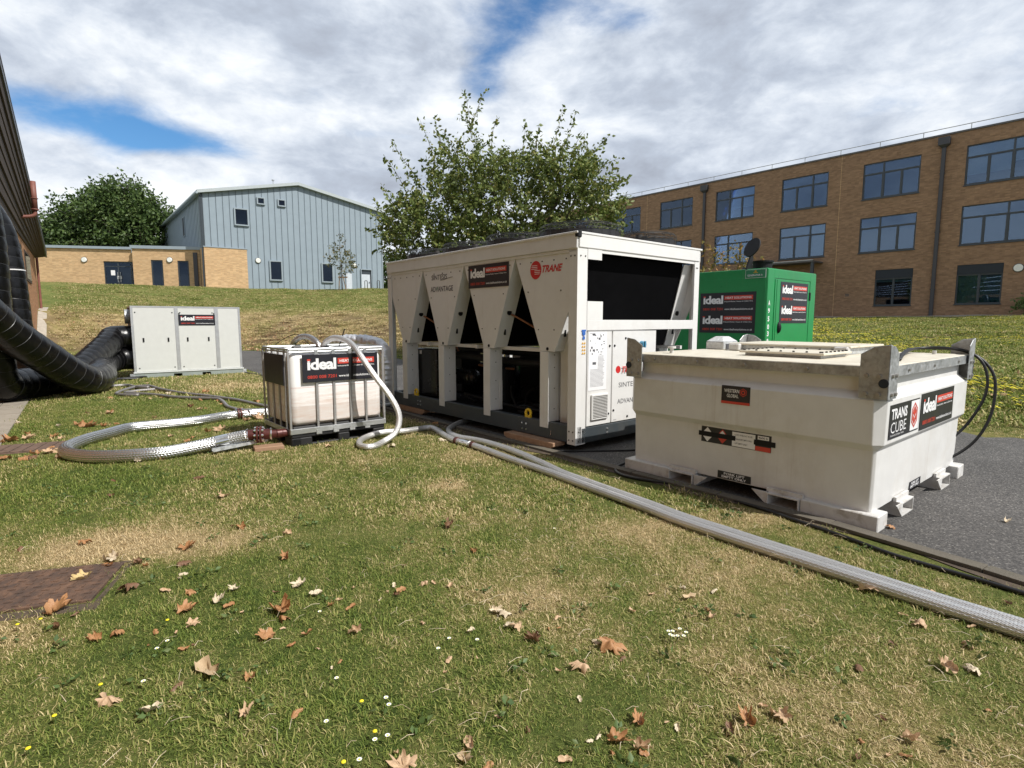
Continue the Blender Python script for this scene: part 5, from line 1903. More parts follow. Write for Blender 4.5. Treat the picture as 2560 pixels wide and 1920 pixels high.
# ---------------------------------------------------------------- green generator
def generator():
    t = thing('generator', 'bright green canopy generator with an open black exhaust flap behind the fuel tank', 'generator', (4.18, 9.3, 0), 50)
    W, L, H = 1.88, 2.5, 2.37
    MB().box(0, 0, .02, W, L, H).build('canopy', 'gen_green', t, bevel=.012, seg=2)
    MB().box(-.02, -.03, 0, W + .02, L + .03, .16).build('base_skid', 'black', t)
    # panel joints proud strips
    MB().box(.01, -.008, .15, .235, 0, H - .02).box(1.64, -.008, .15, W - .01, 0, H - .02).box(.235, -.008, 2.215, 1.64, 0, H - .02).build('end_frame', 'gen_green', t, bevel=.003)
    d = MB().box(.33, -.014, .2, 1.60, -.0, 2.195).build('door', 'gen_green', t, bevel=.004)
    MB().box(.27, -.010, .2, .318, -.0, 2.195).build('frame_strip', 'gen_green', t)
    h = MB()
    h.sphere((.445, -.014, 1.39), .05, 12, 8, 1.9)
    h.build('handle', 'black', d)
    MB().box(1.585, -.03, 1.87, 1.635, -.005, 2.02).build('hinge', 'black', d, bevel=.008)
    MB().box(-.006, .02, .15, 0, L - .02, 2.22).build('side_panel', 'gen_green', t, bevel=.003)
    M = frame((-.006, 0, 0), (0, -1, 0), (0, 0, 1))
    ideal_banner(t, frame((-.006, 1.20, 1.295), (0, -1, 0), (0, 0, 1)), 1.03, .70, rows=2)
    ideal_banner(t, frame((.455, -.014, 1.465), (1, 0, 0), (0, 0, 1)), 1.07, .70, rows=2)
    # plate
    p = MB().box(-.37, 2.215, .006, -.02, 2.355, .009, M).build('name_plate', 'print_white', t)
    MB().box(-.365, 2.22, .009, -.025, 2.35, .011, M).build('name_plate_field', 'sign_green', p)
    s = MB()
    put_text(s, M, 'GENERATOR A', -.335, 2.245, .26, .03, .0125, .01)
    s.build('white_lettering', 'print_white', p)
    s = MB()
    flat(s, M, -.235, 2.297, -.155, 2.305, .0125)
    tag(flat(s, M, -.21, 2.315, -.18, 2.335, .0125).build('emblem', 'print_yellow', p), kind='stuff')
    s = MB()
    Me = frame((0, -.009, 0), (1, 0, 0), (0, 0, 1))
    for ch, z in zip('A950386', (1.80, 1.67, 1.535, 1.405, 1.29, 1.165, 1.045)):
        put_text(s, Me, ch, .055, z - .04, .06, .085, .002, .03)
    s.build('fleet_number', 'print_white', t)
    # exhaust with flap
    e = MB().cyl((.42, .30, H), (.42, .30, H + .14), .155, n=24).cyl((.42, .30, H + .13), (.42, .30, H + .155), .18, n=24).cyl((.42, .30, H + .0), (.42, .30, H + .03), .17, n=24)
    e.build('exhaust_collar', 'black', t)
    f = MB()
    c = Vector((.15, .36, H + .37))
    ax = Vector((-.80, .30, .35)).normalized()
    f.cyl(c - ax * .01, c + ax * .012, .17, n=28)
    f.build('rain_flap', 'black', t)
    f = MB()
    f.add([(-.02, .35, H), (.16, .35, H), (.16, .38, H), (-.02, .38, H), (.12, .35, H + .24), (.19, .35, H + .24), (.19, .38, H + .24), (.12, .38, H + .24)],
          [(0, 1, 5, 4), (1, 2, 6, 5), (2, 3, 7, 6), (3, 0, 4, 7), (4, 5, 6, 7)])
    f.build('flap_bracket', 'black', t)
    return t


generator()


# ---------------------------------------------------------------- caged water tank on a pallet
def ibc():
    t = thing('caged_tank', 'caged white plastic water tank on black pallet with brown water line', 'tank', (-2.63, 6.57, 0), 50)
    W, D = 1.22, 1.0
    # pallet with fork openings
    p = MB()
    p.box(0, 0, .10, W, D, .145)
    for x, w_ in ((0, .25), (.58, .15), (W - .17, .17)):
        for y in (0, .42, D - .16):
            p.box(x, y, 0, x + w_, y + .16, .10)
    for x, w_ in ((0, .25), (.42, .16), (D - .25, .25)):
        p.box(-.001, x, 0, .12, x + w_, .10)
    p.box(0, 0, 0, W, .16, .022).box(0, D - .16, 0, W, D, .022)
    pa = p.build('pallet', 'pallet_black', t, bevel=.012)
    # tray
    MB().box(.02, .02, .145, W - .02, D - .02, .235).build('tray', 'pallet_black', t, bevel=.02)
    # bottle
    b = MB().box(.022, .022, .236, W - .022, D - .022, 1.13).build('bottle', 'tank_plastic', t, bevel=.075, seg=5)
    for p_ in b.data.polygons:
        p_.use_smooth = True
    rb = MB()
    for x in (.36, .57, .78, .99):
        pass
    # raised ribs of the moulding between the cage bars
    for i, (a, c) in enumerate(((.345, .53), (.56, .745), (.775, .95), (.98, 1.13))):
        MB().box(a, .008, .27, c, .045, .74).build('bottle_rib', 'tank_plastic', b, bevel=.018, seg=3)
        MB().box(a, .008, .80, c, .045, 1.10).build('bottle_rib', 'tank_plastic', b, bevel=.022, seg=2)
    for (a, c) in ((.18, .36), (.40, .60), (.64, .83)):
        MB().box(.010, a, .27, .045, c, 1.09).build('bottle_rib', 'tank_plastic', b, bevel=.022, seg=2)
    # cage
    cg = MB()
    def loop(z, r, i):
        P = [Vector(q) for q in ((i, i, z), (W - i, i, z), (W - i, D - i, z), (i, D - i, z), (i, i, z))]
        for a, c in zip(P, P[1:]):
            cg.tube([a, c], r, 8)
    loop(1.165, .016, .012)
    loop(1.135, .012, .012)
    cage = cg.build('cage_top_rail', 'cage_steel', t)
    v = MB()
    for x in (.33, .545, .76, .965):
        v.box(x - .012, -.004, .20, x + .012, .012, 1.15)
    for x in (.0, W):
        v.box(x - .012, -.004, .20, x + .012, .02, 1.15)
    for y in (.16, .38, .62, .85, D):
        v.box(-.004, y - .016, .20, .012, y + .016, 1.15)
        v.box(W - .012, y - .016, .20, W + .004, y + .016, 1.15)
    for x in (.25, .5, .75, 1.0):
        v.box(x - .012, D - .01, .2, x + .012, D + .004, 1.15)
    v.build('cage_bar', 'cage_dark', t)
    lo = MB().box(-.012, -.016, .15, W + .012, -.004, .215).box(-.016, -.012, .15, -.004, D, .215).box(W + .004, -.01, .15, W + .016, D, .215).box(-.012, D + .004, .15, W, D + .016, .215)
    lo.build('cage_foot_rail', 'cage_steel', t, bevel=.004)
    c = MB()
    for x in (.33, .545, .76, .965):
        c.box(x - .035, -.022, .125, x + .035, -.016, .18)
        c.box(x - .02, -.012, 1.09, x + .02, -.004, 1.15)
    c.build('cage_clip', 'cage_steel', t)
    # top cross bars
    k = MB().box(.38, 0, 1.155, .42, D, 1.175).box(.80, 0, 1.155, .84, D, 1.175).build('top_bar', 'cage_steel', t)
    MB().cyl((.6, .55, 1.13), (.6, .55, 1.17), .11, n=24).build('filler_lid', 'black', t)
    # boards
    ideal_banner(t, frame((.155, -.012, .765), (1, 0, 0), (0, 0, 1)), .975, .335)
    MB().box(-.020, .14, .73, -.008, .87, 1.10).build('black_plate', 'banner_black', t)
    MB().box(.735, -.021, 0.77, .79, -.0175, 1.10).build('centre_strap', 'black', t)
    # valve at the left foot
    vv = MB().cyl((-.02, .10, .17), (-.14, .10, .17), .05, n=16)
    vv.build('outlet_valve', 'flange_red', t)
    return t


ibc()


# ---------------------------------------------------------------- air handling unit
AHU = Vector((-9.92, 14.66, 0))


def ahu():
    t = thing('air_handling_unit', 'pale grey air handling unit with two black ducts plugged into its end', 'air handling unit', AHU, 52.4)
    W, D, H = 2.62, 1.15, 1.90
    b = MB().box(0, 0, .0, .89, .05, .13).box(1.09, 0, 0, 1.58, .05, .13).box(1.79, 0, 0, W, .05, .13).box(.89, 0, .085, 1.09, .05, .13).box(1.58, 0, .085, 1.79, .05, .13)
    b.box(0, D - .05, 0, W, D, .13).box(0, .05, 0, .05, D - .05, .13).box(W - .05, .05, 0, W, D - .05, .13)
    b.box(.05, .05, .10, W - .05, D - .05, .125)
    b.build('base_frame', 'ahu_base', t)
    MB().box(-.02, -.02, .131, W + .03, .03, .165).build('foot_rail', 'ahu_rail', t)
    e = MB().box(W + .0, -.01, .0, W + .10, .02, .12).cyl((W + .06, -.011, .07), (W + .06, -.02, .07), .03, n=12)
    e.box(-.10, -.01, .0, .0, .02, .12)
    e.build('lashing_eye', 'galv_light', t)
    MB().box(.03, .04, .165, W - .03, D - .04, 1.86).build('casing', 'ahu_side', t)
    f = MB()
    f.box(0, 0, .165, .05, .05, 1.86).box(W - .05, 0, .165, W, .05, 1.86).box(0, D - .05, .165, .05, D, 1.86).box(W - .05, D - .05, .165, W, D, 1.86)
    f.box(.05, 0, 1.86, W - .05, .05, H).box(0, 0, 1.86, .05, D, H).box(W - .05, 0, 1.86, W, D, H).box(.05, D - .05, 1.86, W - .05, D, H)
    f.box(.99, -.003, .166, 1.07, .04, 1.859).box(1.96, -.003, .166, 2.05, .04, 1.859)
    f.build('frame_post', 'aluminium', t)
    MB().box(.05, .05, 1.87, W - .05, D - .05, H - .005).build('roof_panel', 'ahu_panel', t)
    for a, c in ((.052, .988), (1.072, 1.958), (2.052, 2.568)):
        pn = MB().box(a, .004, .168, c, .038, 1.857).build('access_panel', 'ahu_panel', t, bevel=.004)
        if c - a > .7:
            q = MB()
            hs = (a + .2, c - .17)
            for x in hs:
                q.box(x - .018, -.012, .955, x + .018, .003, 1.06)
            q.build('recessed_handle', 'black', pn)
            q = MB()
            for x, z in ((a + .07, .26), (c - .06, .26), (a + .05, 1.73), (c - .05, 1.73)):
                bolts(q, [(x, .004, z)], (0, -1, 0), .017, .008)
            q.build('fixing', 'black', pn)
    ideal_banner(t, frame((1.08, -.004, 1.39), (1, 0, 0), (0, 0, 1)), .89, .29)
    q = MB()
    for x in (1.10, 1.95):
        q.box(x - .012, -.01, 1.66, x + .012, -.002, 1.73)
    q.build('banner_hook', 'black', t)
    # duct spigots on the end
    s = MB()
    for y, z in ((.42, 1.08), (.45, .52)):
        s.cyl((.03, y, z), (-.05, y, z), .285, n=28)
    s.build('duct_spigot', 'galv_light', t)
    s = MB().cyl((.03, .5, 1.62), (-.10, .5, 1.62), .19, n=24)
    s.build('spare_spigot', 'galv_light', t)
    return t


ahu()
# ---------------------------------------------------------------- hoses and couplings
def hose(name, pts, r, label, m='braid', group=None, lobes=14, amp=.03, n=42, step=.04, cat='hose'):
    P = smooth_path(pts, step)
    mb = MB().tube(P, r, n, rib=lambda u, l, i: 1 + amp * math.cos(2 * math.pi * lobes * u), uv=True)
    o = mb.build(name, m, smooth=True)
    tag(o, label, cat, group)
    return o, P


def collar(parent, P, k0, k1, r, m='chrome', name='crimp_sleeve', n=24):
    return MB().tube(P[k0:k1], r, n).build(name, m, parent, smooth=False)


bigp = [(-2.3, 9.75, .10), (-2.9, 9.35, .08), (-3.4, 9.0, .075), (-3.85, 8.75, .07), (-4.07, 8.62, .07), (-4.33, 8.39, .07), (-4.5, 8.04, .07), (-4.72, 7.78, .07), (-4.97, 7.61, .07), (-5.16, 7.43, .07),
        (-5.17, 7.04, .07), (-5.18, 6.73, .07), (-5.13, 6.45, .07), (-5.03, 6.19, .07), (-4.81, 5.96, .07), (-4.48, 5.82, .07), (-4.23, 5.83, .07), (-4.0, 5.90, .07), (-3.80, 6.0, .07),
        (-3.62, 6.16, .085), (-3.44, 6.30, .11), (-3.22, 6.42, .15), (-3.10, 6.47, .165)]
bo, BP = hose('braided_hose', bigp, .066, 'thick shiny braided steel hose looping on the grass to the tank pallet', lobes=18, n=90, amp=.05)
# collars and red flanged couplings
L = len(BP)
collar(bo, BP, L - 9, L - 5, .070)
collar(bo, BP, L - 5, L, .058)


def flange_set(name, c, d, label, r=.105):
    """pair of bolted flanges with a short body; c centre, d axis"""
    c, d = Vector(c), Vector(d).normalized()
    t = thing(name, label, 'pipe coupling', (c.x, c.y, c.z - r), 90)
    o = Vector((c.x, c.y, c.z - r))
    def W(v): return v - o
    a = d.orthogonal().normalized()
    b = d.cross(a)
    for s in (-.018, .018):
        MB().cyl(W(c + d * (s - .012)), W(c + d * (s + .012)), r, n=28).build('flange_plate', 'flange_red', t, bevel=.003)
    q = MB()
    for i in range(8):
        g = 2 * math.pi * i / 8
        p = c + (a * math.cos(g) + b * math.sin(g)) * r * .78
        q.cyl(W(p - d * .055), W(p + d * .055), .009, n=6)
        q.cyl(W(p - d * .048), W(p - d * .032), .016, n=6)
        q.cyl(W(p + d * .032), W(p + d * .048), .016, n=6)
    q.build('bolt_ring', 'chrome', t)
    MB().cyl(W(c - d * .12), W(c - d * .03), r * .62, n=24).cyl(W(c + d * .03), W(c + d * .12), r * .62, n=24).build('neck', 'flange_red', t)
    q = MB()
    for s in (-.13, .13):
        q.ring(W(c + d * s), d, r * .63, .012, 28, 6)
    q.build('clamp_band', 'chrome', t)
    return t


flange_set('pipe_coupling', (-2.985, 6.51, .17), (.8, .25, 0), 'dark red bolted coupling joining the thick hose to the caged tank outlet', r=.10)
flange_set('pipe_coupling', (-4.20, 8.52, .085), (.75, .55, 0), 'dark red bolted coupling in the grass on the far run of the thick hose', r=.085)
o = MB().tube(smooth_path([(-2.88, 6.54, .17), (-2.74, 6.60, .17)]), .048, 16).build('pipe_stub', 'flange_red')
tag(o, 'short dark red pipe stub between bolted coupling and caged tank', 'pipe')
# galvanised support channel and packing block
ch = MB().box(0, -.03, .0, .60, -.025, .035).box(0, .025, 0, .60, .03, .035).box(0, -.025, 0, .60, .025, .006)
o = ch.build('support_channel', 'galv_light')
o.location = (-3.38, 6.20, .035)
o.rotation_euler = (0, R(-4), R(42))
tag(o, 'galvanised steel channel propping the thick hose end beside the caged tank', 'bracket')
o = MB().box(-.16, -.09, 0, .16, .09, .05).build('packing_block', 'pallet_wood', bevel=.006)
o.location = (-2.86, 6.46, .0)
o.rotation_euler = (0, 0, R(30))
tag(o, 'brown wooden packing block under the red coupling', 'timber')

g = 'thin braided hoses snaking over the grass'
pa = [(-7.48, 11.13, .03), (-7.72, 11.13, .03), (-8.02, 11.26, .03), (-8.2, 11.58, .03), (-8.32, 12.0, .04), (-8.3, 12.3, .06), (-8.03, 12.3, .08), (-7.53, 11.93, .05), (-6.82, 11.45, .03), (-6.07, 11.01, .03), (-5.6, 10.71, .03), (-5.12, 10.38, .03),
      (-4.6, 9.91, .03), (-4.24, 9.62, .03), (-3.83, 9.44, .03), (-3.2, 9.5, .03), (-2.4, 10.0, .04)]
hose('braided_hose', pa, .031, 'thin hose with a tight silvery loop, the straighter one running behind the caged tank', 'braid_dark', g, lobes=9, n=27)
pb = [(-7.7, 12.0, .04), (-7.96, 11.79, .03), (-8.02, 11.5, .03), (-7.8, 11.39, .03), (-7.4, 11.25, .03), (-7.12, 11.13, .03), (-6.61, 10.83, .03), (-6.22, 10.71, .03), (-5.88, 10.65, .03), (-5.59, 10.54, .03), (-5.33, 10.22, .03), (-4.94, 9.62, .03),
      (-4.69, 9.35, .03), (-4.47, 9.17, .03), (-4.1, 9.25, .03), (-3.7, 9.4, .03), (-3.1, 9.6, .03)]
hose('braided_hose', pb, .031, 'thin hose with a sharp kink next to the far red coupling', 'braid_dark', g, lobes=9, n=27)
pc = [(-9.3, 12.0, .04), (-9.05, 12.6, .04), (-8.8, 12.75, .04), (-8.5, 12.5, .04), (-8.15, 12.15, .07), (-7.9, 12.1, .07)]
hose('braided_hose', pc, .035, 'short dark hose end coming out from under the black ducts', 'braid_dark', g, lobes=9, n=27)

# hose out of the tank filler, loop on the grass, then along the lawn towards the fuel tank
pd = [(-2.50, 7.36, 1.10), (-2.48, 7.36, 1.19), (-2.40, 7.34, 1.26), (-2.28, 7.28, 1.29), (-2.10, 7.17, 1.25), (-1.97, 7.07, 1.16), (-1.86, 6.98, 1.03), (-1.68, 6.90, .80), (-1.50, 6.90, .55), (-1.40, 6.88, .33), (-1.43, 6.80, .14), (-1.56, 6.68, .045),
      (-1.63, 6.46, .036), (-1.71, 6.42, .036), (-1.81, 6.53, .036), (-1.87, 6.79, .04), (-1.81, 7.02, .05), (-1.66, 7.15, .07), (-1.43, 7.27, .06), (-1.25, 7.55, .04), (-1.12, 7.62, .04), (-1.0, 7.44, .036), (-.86, 7.09, .036), (-.72, 6.83, .036), (-.62, 6.70, .036), (-.52, 6.60, .036),
      (-.33, 6.34, .036), (-.15, 6.06, .036), (.06, 5.75, .036), (.21, 5.55, .036), (.43, 5.23, .036), (.66, 4.88, .036), (.87, 4.57, .036), (1.05, 4.30, .036), (1.24, 3.99, .036), (1.43, 3.74, .036), (1.60, 3.52, .036), (1.76, 3.32, .036), (1.90, 3.14, .036), (2.14, 2.84, .036), (2.34, 2.60, .036), (2.6, 2.3, .036), (3.1, 1.75, .036), (3.6, 1.2, .036)]
g2 = 'pair of braided hoses lying side by side on the lawn'
do, DP = hose('braided_hose', pd, .036, 'braided hose that arches out of the caged tank, coils once and runs over the lawn', 'braid_matte', g2, lobes=12, n=48, amp=.035)
k = min(range(len(DP)), key=lambda i: (DP[i] - Vector((-.57, 6.64, .036))).length)
q = MB().tube(DP[k - 2:k + 3], .043, 20).build('coupling_sleeve', 'chrome', do)
MB().tube(DP[k - 5:k - 3], .046, 20).tube(DP[k + 3:k + 5], .044, 20).build('clamp_ring', 'flange_red', do)
pe = [(-.2, 8.75, .05), (-.45, 8.5, .05), (-.57, 8.31, .045), (-.73, 8.07, .04), (-.83, 7.76, .036), (-.86, 7.48, .036), (-.80, 7.21, .036), (-.66, 6.98, .036), (-.41, 6.79, .036), (-.16, 6.50, .036), (.07, 6.15, .036), (.25, 5.80, .036), (.36, 5.58, .036), (.50, 5.28, .036), (.73, 4.93, .036), (.94, 4.61, .036),
      (1.12, 4.34, .036), (1.31, 4.03, .036), (1.50, 3.79, .036), (1.67, 3.56, .036), (1.83, 3.36, .036), (1.97, 3.18, .036), (2.20, 2.88, .036), (2.41, 2.63, .036), (2.67, 2.33, .036), (3.17, 1.78, .036), (3.67, 1.23, .036)]
hose('braided_hose', pe, .036, 'braided hose emerging from under the chiller and joining the one from the caged tank', 'braid_matte', g2, lobes=12, n=48, amp=.035)
pf = [(-2.53, 7.40, 1.10), (-2.56, 7.43, 1.20), (-2.68, 7.5, 1.28), (-2.80, 7.55, 1.30), (-2.93, 7.62, 1.25), (-3.03, 7.72, 1.10), (-3.06, 7.95, .6), (-3.0, 8.25, .12), (-2.75, 8.75, .04), (-2.45, 9.3, .04), (-2.22, 9.66, .04), (-1.99, 9.75, .05), (-1.71, 9.36, .05), (-1.44, 8.98, .05), (-1.1, 8.9, .05)]
hose('braided_hose', pf, .036, 'braided hose arching out of the back of the caged tank and under the chiller', 'braid', lobes=12, n=36)

# black cables on the ground
pts = [(1.9, 6.5, .014), (1.5, 6.1, .014), (1.22, 5.80, .014), (1.09, 5.66, .014), (1.03, 5.47, .014), (1.09, 5.27, .014), (1.29, 5.12, .014), (1.51, 4.99, .014), (1.70, 4.78, .014), (1.88, 4.50, .014), (2.00, 4.32, .014), (2.12, 4.08, .014), (2.22, 3.90, .014), (2.34, 3.66, .014), (2.43, 3.45, .014), (2.59, 3.23, .014), (2.70, 3.09, .014), (2.81, 2.93, .014), (2.94, 2.76, .014), (3.3, 2.35, .014), (3.9, 1.7, .014)]
o = MB().tube(smooth_path(pts), .0145, 10).build('power_cable', 'cable', smooth=True)
tag(o, 'thick black cable curving round the near skid of the fuel tank along the road edging', 'cable')
pts = [(-.4, 7.4, .02), (.1, 6.86, .02), (.46, 6.36, .016), (.81, 6.33, .016), (1.06, 6.34, .016), (1.45, 6.38, .016), (2.0, 6.6, .016)]
o = MB().tube(smooth_path(pts), .011, 8).build('power_cable', 'cable', smooth=True)
tag(o, 'thin black cable across the shaded road from the chiller to the fuel tank', 'cable')
pts = [(-7.75, 16.2, .02), (-7.0, 15.5, .02), (-6.3, 14.6, .02), (-5.2, 13.2, .02), (-3.9, 11.8, .02), (-2.6, 10.4, .03), (-1.9, 9.3, .02), (-1.0, 8.12, .02), (-.3, 7.3, .02)]
o = MB().tube(smooth_path(pts), .016, 8).build('power_cable', 'cable', smooth=True)
tag(o, 'black cable following the road edge from the air handling unit to the chiller', 'cable')
pts = [(-9.6, 14.35, .03), (-9.9, 14.0, .05), (-9.8, 13.6, .03), (-10.2, 13.5, .04), (-10.3, 14.0, .03), (-9.95, 14.4, .04), (-9.7, 14.9, .03)]
o = MB().tube(smooth_path(pts), .03, 8).build('power_cable', 'cable', smooth=True)
tag(o, 'coil of black cable on the grass at the corner of the air handling unit', 'cable')
o = MB().tube([(-2.35, 7.55, 1.1), (-2.26, 7.6, 1.4)], .008, 6).build('dip_stick', 'black')
tag(o, 'thin black stick poking out of the top of the caged tank', 'stick')
o = MB().tube(smooth_path([(-3.27, 7.7, 1.16), (-3.22, 7.75, 1.22), (-3.06, 7.8, 1.31), (-2.92, 7.7, 1.32), (-2.82, 7.6, 1.26), (-2.7, 7.5, 1.18)]), .005, 6).build('thin_wire', 'cable')
tag(o, 'thin black wire bowed over the back of the caged tank', 'wire')


# foil lagged pipe between the tank and the chiller
def crumple(u, l, i):
    return 1 + .14 * noise.noise(Vector((math.cos(6.283 * u) * 1.6, math.sin(6.283 * u) * 1.6, l * 9))) + .05 * math.sin(l * 70)


P = smooth_path([(-3.25, 10.0, 1.10), (-2.9, 9.85, 1.15), (-2.5, 9.75, 1.14), (-2.24, 9.66, 1.05), (-2.18, 9.62, .85), (-2.18, 9.62, .60), (-2.18, 9.62, .36), (-2.22, 9.75, .2)], .03)
o = MB().tube(P, .115, 30, rib=crumple).build('lagged_pipe', 'foil')
tag(o, 'pipe bend wrapped in crumpled silver foil between the caged tank and the chiller', 'pipe')


# ---------------------------------------------------------------- black flexible ducts
def duct(pts, r, label, straps=(), pitch=.23):
    P = smooth_path(pts, .022)
    sd = rnd.random() * 50

    def rib(u, l, i):
        ph = (l / pitch + u) % 1.0
        w = noise.noise(Vector((math.cos(6.283 * u) * 2.2, math.sin(6.283 * u) * 2.2, l * 5 + sd)))
        w2 = noise.noise(Vector((math.cos(6.283 * u) * 5, math.sin(6.283 * u) * 5, l * 14 + sd)))
        return 1 - .028 * (1 - math.sin(math.pi * ph) ** .5) + .018 * w + .010 * w2
    o = MB().tube(P, r, 44, rib=rib).build('flexible_duct', 'duct', smooth=True)
    tag(o, label, 'duct', 'black flexible ducts of the air handling unit')
    # helical seam cord standing a little proud
    a = None
    hp = []
    Ls = 0
    N = len(P)
    a = (P[1] - P[0]).normalized().orthogonal().normalized()
    for i in range(N):
        T = (P[min(i + 1, N - 1)] - P[max(i - 1, 0)]).normalized()
        a = (a - T * a.dot(T)).normalized()
        b = T.cross(a)
        if i:
            Ls += (P[i] - P[i - 1]).length
        for sub in range(6):
            f = sub / 6
            if i + 1 < N:
                p = P[i].lerp(P[i + 1], f)
                l = Ls + (P[i + 1] - P[i]).length * f
            else:
                p, l = P[i], Ls
            q = -2 * math.pi * l / pitch
            hp.append(p + (a * math.cos(q) + b * math.sin(q)) * (r * .983))
    MB().tube(hp, .0038, 4, cap=False).build('seam_cord', 'duct_seam', o)
    for s in straps:
        k = int(s * (N - 1))
        MB().tube(P[k:k + 2], r * 1.03, 40).build('strap', 'strap_white', o)
    return o


duct([(-10.12, 15.04, .52), (-10.27, 14.93, .52), (-10.42, 14.72, .50), (-10.22, 14.0, .42), (-9.65, 13.1, .34), (-9.02, 12.2, .31), (-8.68, 11.4, .31), (-8.62, 10.85, .52), (-8.66, 10.35, .86), (-8.64, 9.9, 1.13), (-8.62, 9.5, 1.40), (-8.52, 8.9, 1.8), (-8.62, 8.2, 2.3), (-9.0, 7.5, 2.8), (-8.9, 6.9, 3.2)], .30,
     'black duct sagging down to the grass then curving up to the lower outlet')
duct([(-10.10, 15.05, 1.08), (-10.25, 14.95, 1.08), (-10.45, 14.72, 1.07), (-10.3, 14.3, .92), (-10.16, 13.75, .72), (-9.98, 13.1, .50), (-9.78, 12.45, .33), (-9.52, 11.8, .31), (-9.38, 11.2, .31), (-9.36, 10.6, .31), (-9.28, 10.1, .38), (-9.20, 9.93, .8), (-9.16, 9.9, 1.3), (-9.14, 9.9, 2.1), (-9.14, 9.9, 2.9), (-9.2, 9.85, 3.8), (-9.5, 9.8, 4.4)], .30,
     'black duct from the upper outlet, lying on the path then rising as the outermost column', straps=(.335,))
duct([(-10.9, 14.6, .31), (-10.75, 14.0, .31), (-10.8, 13.4, .32), (-11.0, 12.95, .45), (-11.2, 12.8, .9), (-11.26, 12.8, 1.7), (-11.29, 12.8, 2.4), (-11.36, 12.8, 3.1), (-11.44, 12.75, 3.6), (-11.66, 12.6, 4.1), (-12.0, 12.35, 4.3), (-12.3, 12.05, 4.35)], .28,
     'black duct standing against the brick hall wall with an elbow into the eaves', straps=(.62,))
# ---------------------------------------------------------------- vegetation
def leaf_mesh(name, m, cen, up, size, seed, parent=None, droop=.5, fold=True, kind=None):
    """cen (N,3) leaf positions, up (N,3) twig directions; builds one mesh of small folded leaves"""
    rg = np.random.default_rng(seed)
    N = len(cen)
    d = rg.normal(size=(N, 3))
    d = d + up * .6
    d[:, 2] -= droop
    d /= np.linalg.norm(d, axis=1)[:, None]
    s = rg.normal(size=(N, 3))
    s -= d * (s * d).sum(1)[:, None]
    s /= np.linalg.norm(s, axis=1)[:, None]
    nn = np.cross(d, s)
    L = (size * rg.uniform(.65, 1.25, N))[:, None]
    w = L * rg.uniform(.24, .34, N)[:, None]
    base = cen
    tip = cen + d * L
    mid = cen + d * L * .45
    a = mid + s * w + nn * w * .35
    b = mid - s * w + nn * w * .35
    v = np.stack([base, a, tip, b], 1).reshape(-1, 3)
    f = np.arange(N)[:, None] * 4
    faces = np.concatenate([f + [0, 1, 2], f + [0, 2, 3]], 1).reshape(-1, 3)
    me = bpy.data.meshes.new(name)
    me.vertices.add(len(v))
    me.vertices.foreach_set('co', v.astype(np.float32).ravel())
    me.loops.add(faces.size)
    me.loops.foreach_set('vertex_index', faces.astype(np.int32).ravel())
    me.polygons.add(len(faces))
    me.polygons.foreach_set('loop_start', np.arange(0, faces.size, 3, dtype=np.int32))
    me.polygons.foreach_set('loop_total', np.full(len(faces), 3, dtype=np.int32))
    me.update()
    at = me.attributes.new('tint', 'FLOAT', 'FACE')
    at.data.foreach_set('value', np.repeat(np.clip(rg.normal(.5, .25, N), 0, 1), 2).astype(np.float32))
    me.materials.append(MATS[m])
    o = link_mesh(name, me, parent)
    if kind:
        o['kind'] = kind
    return o


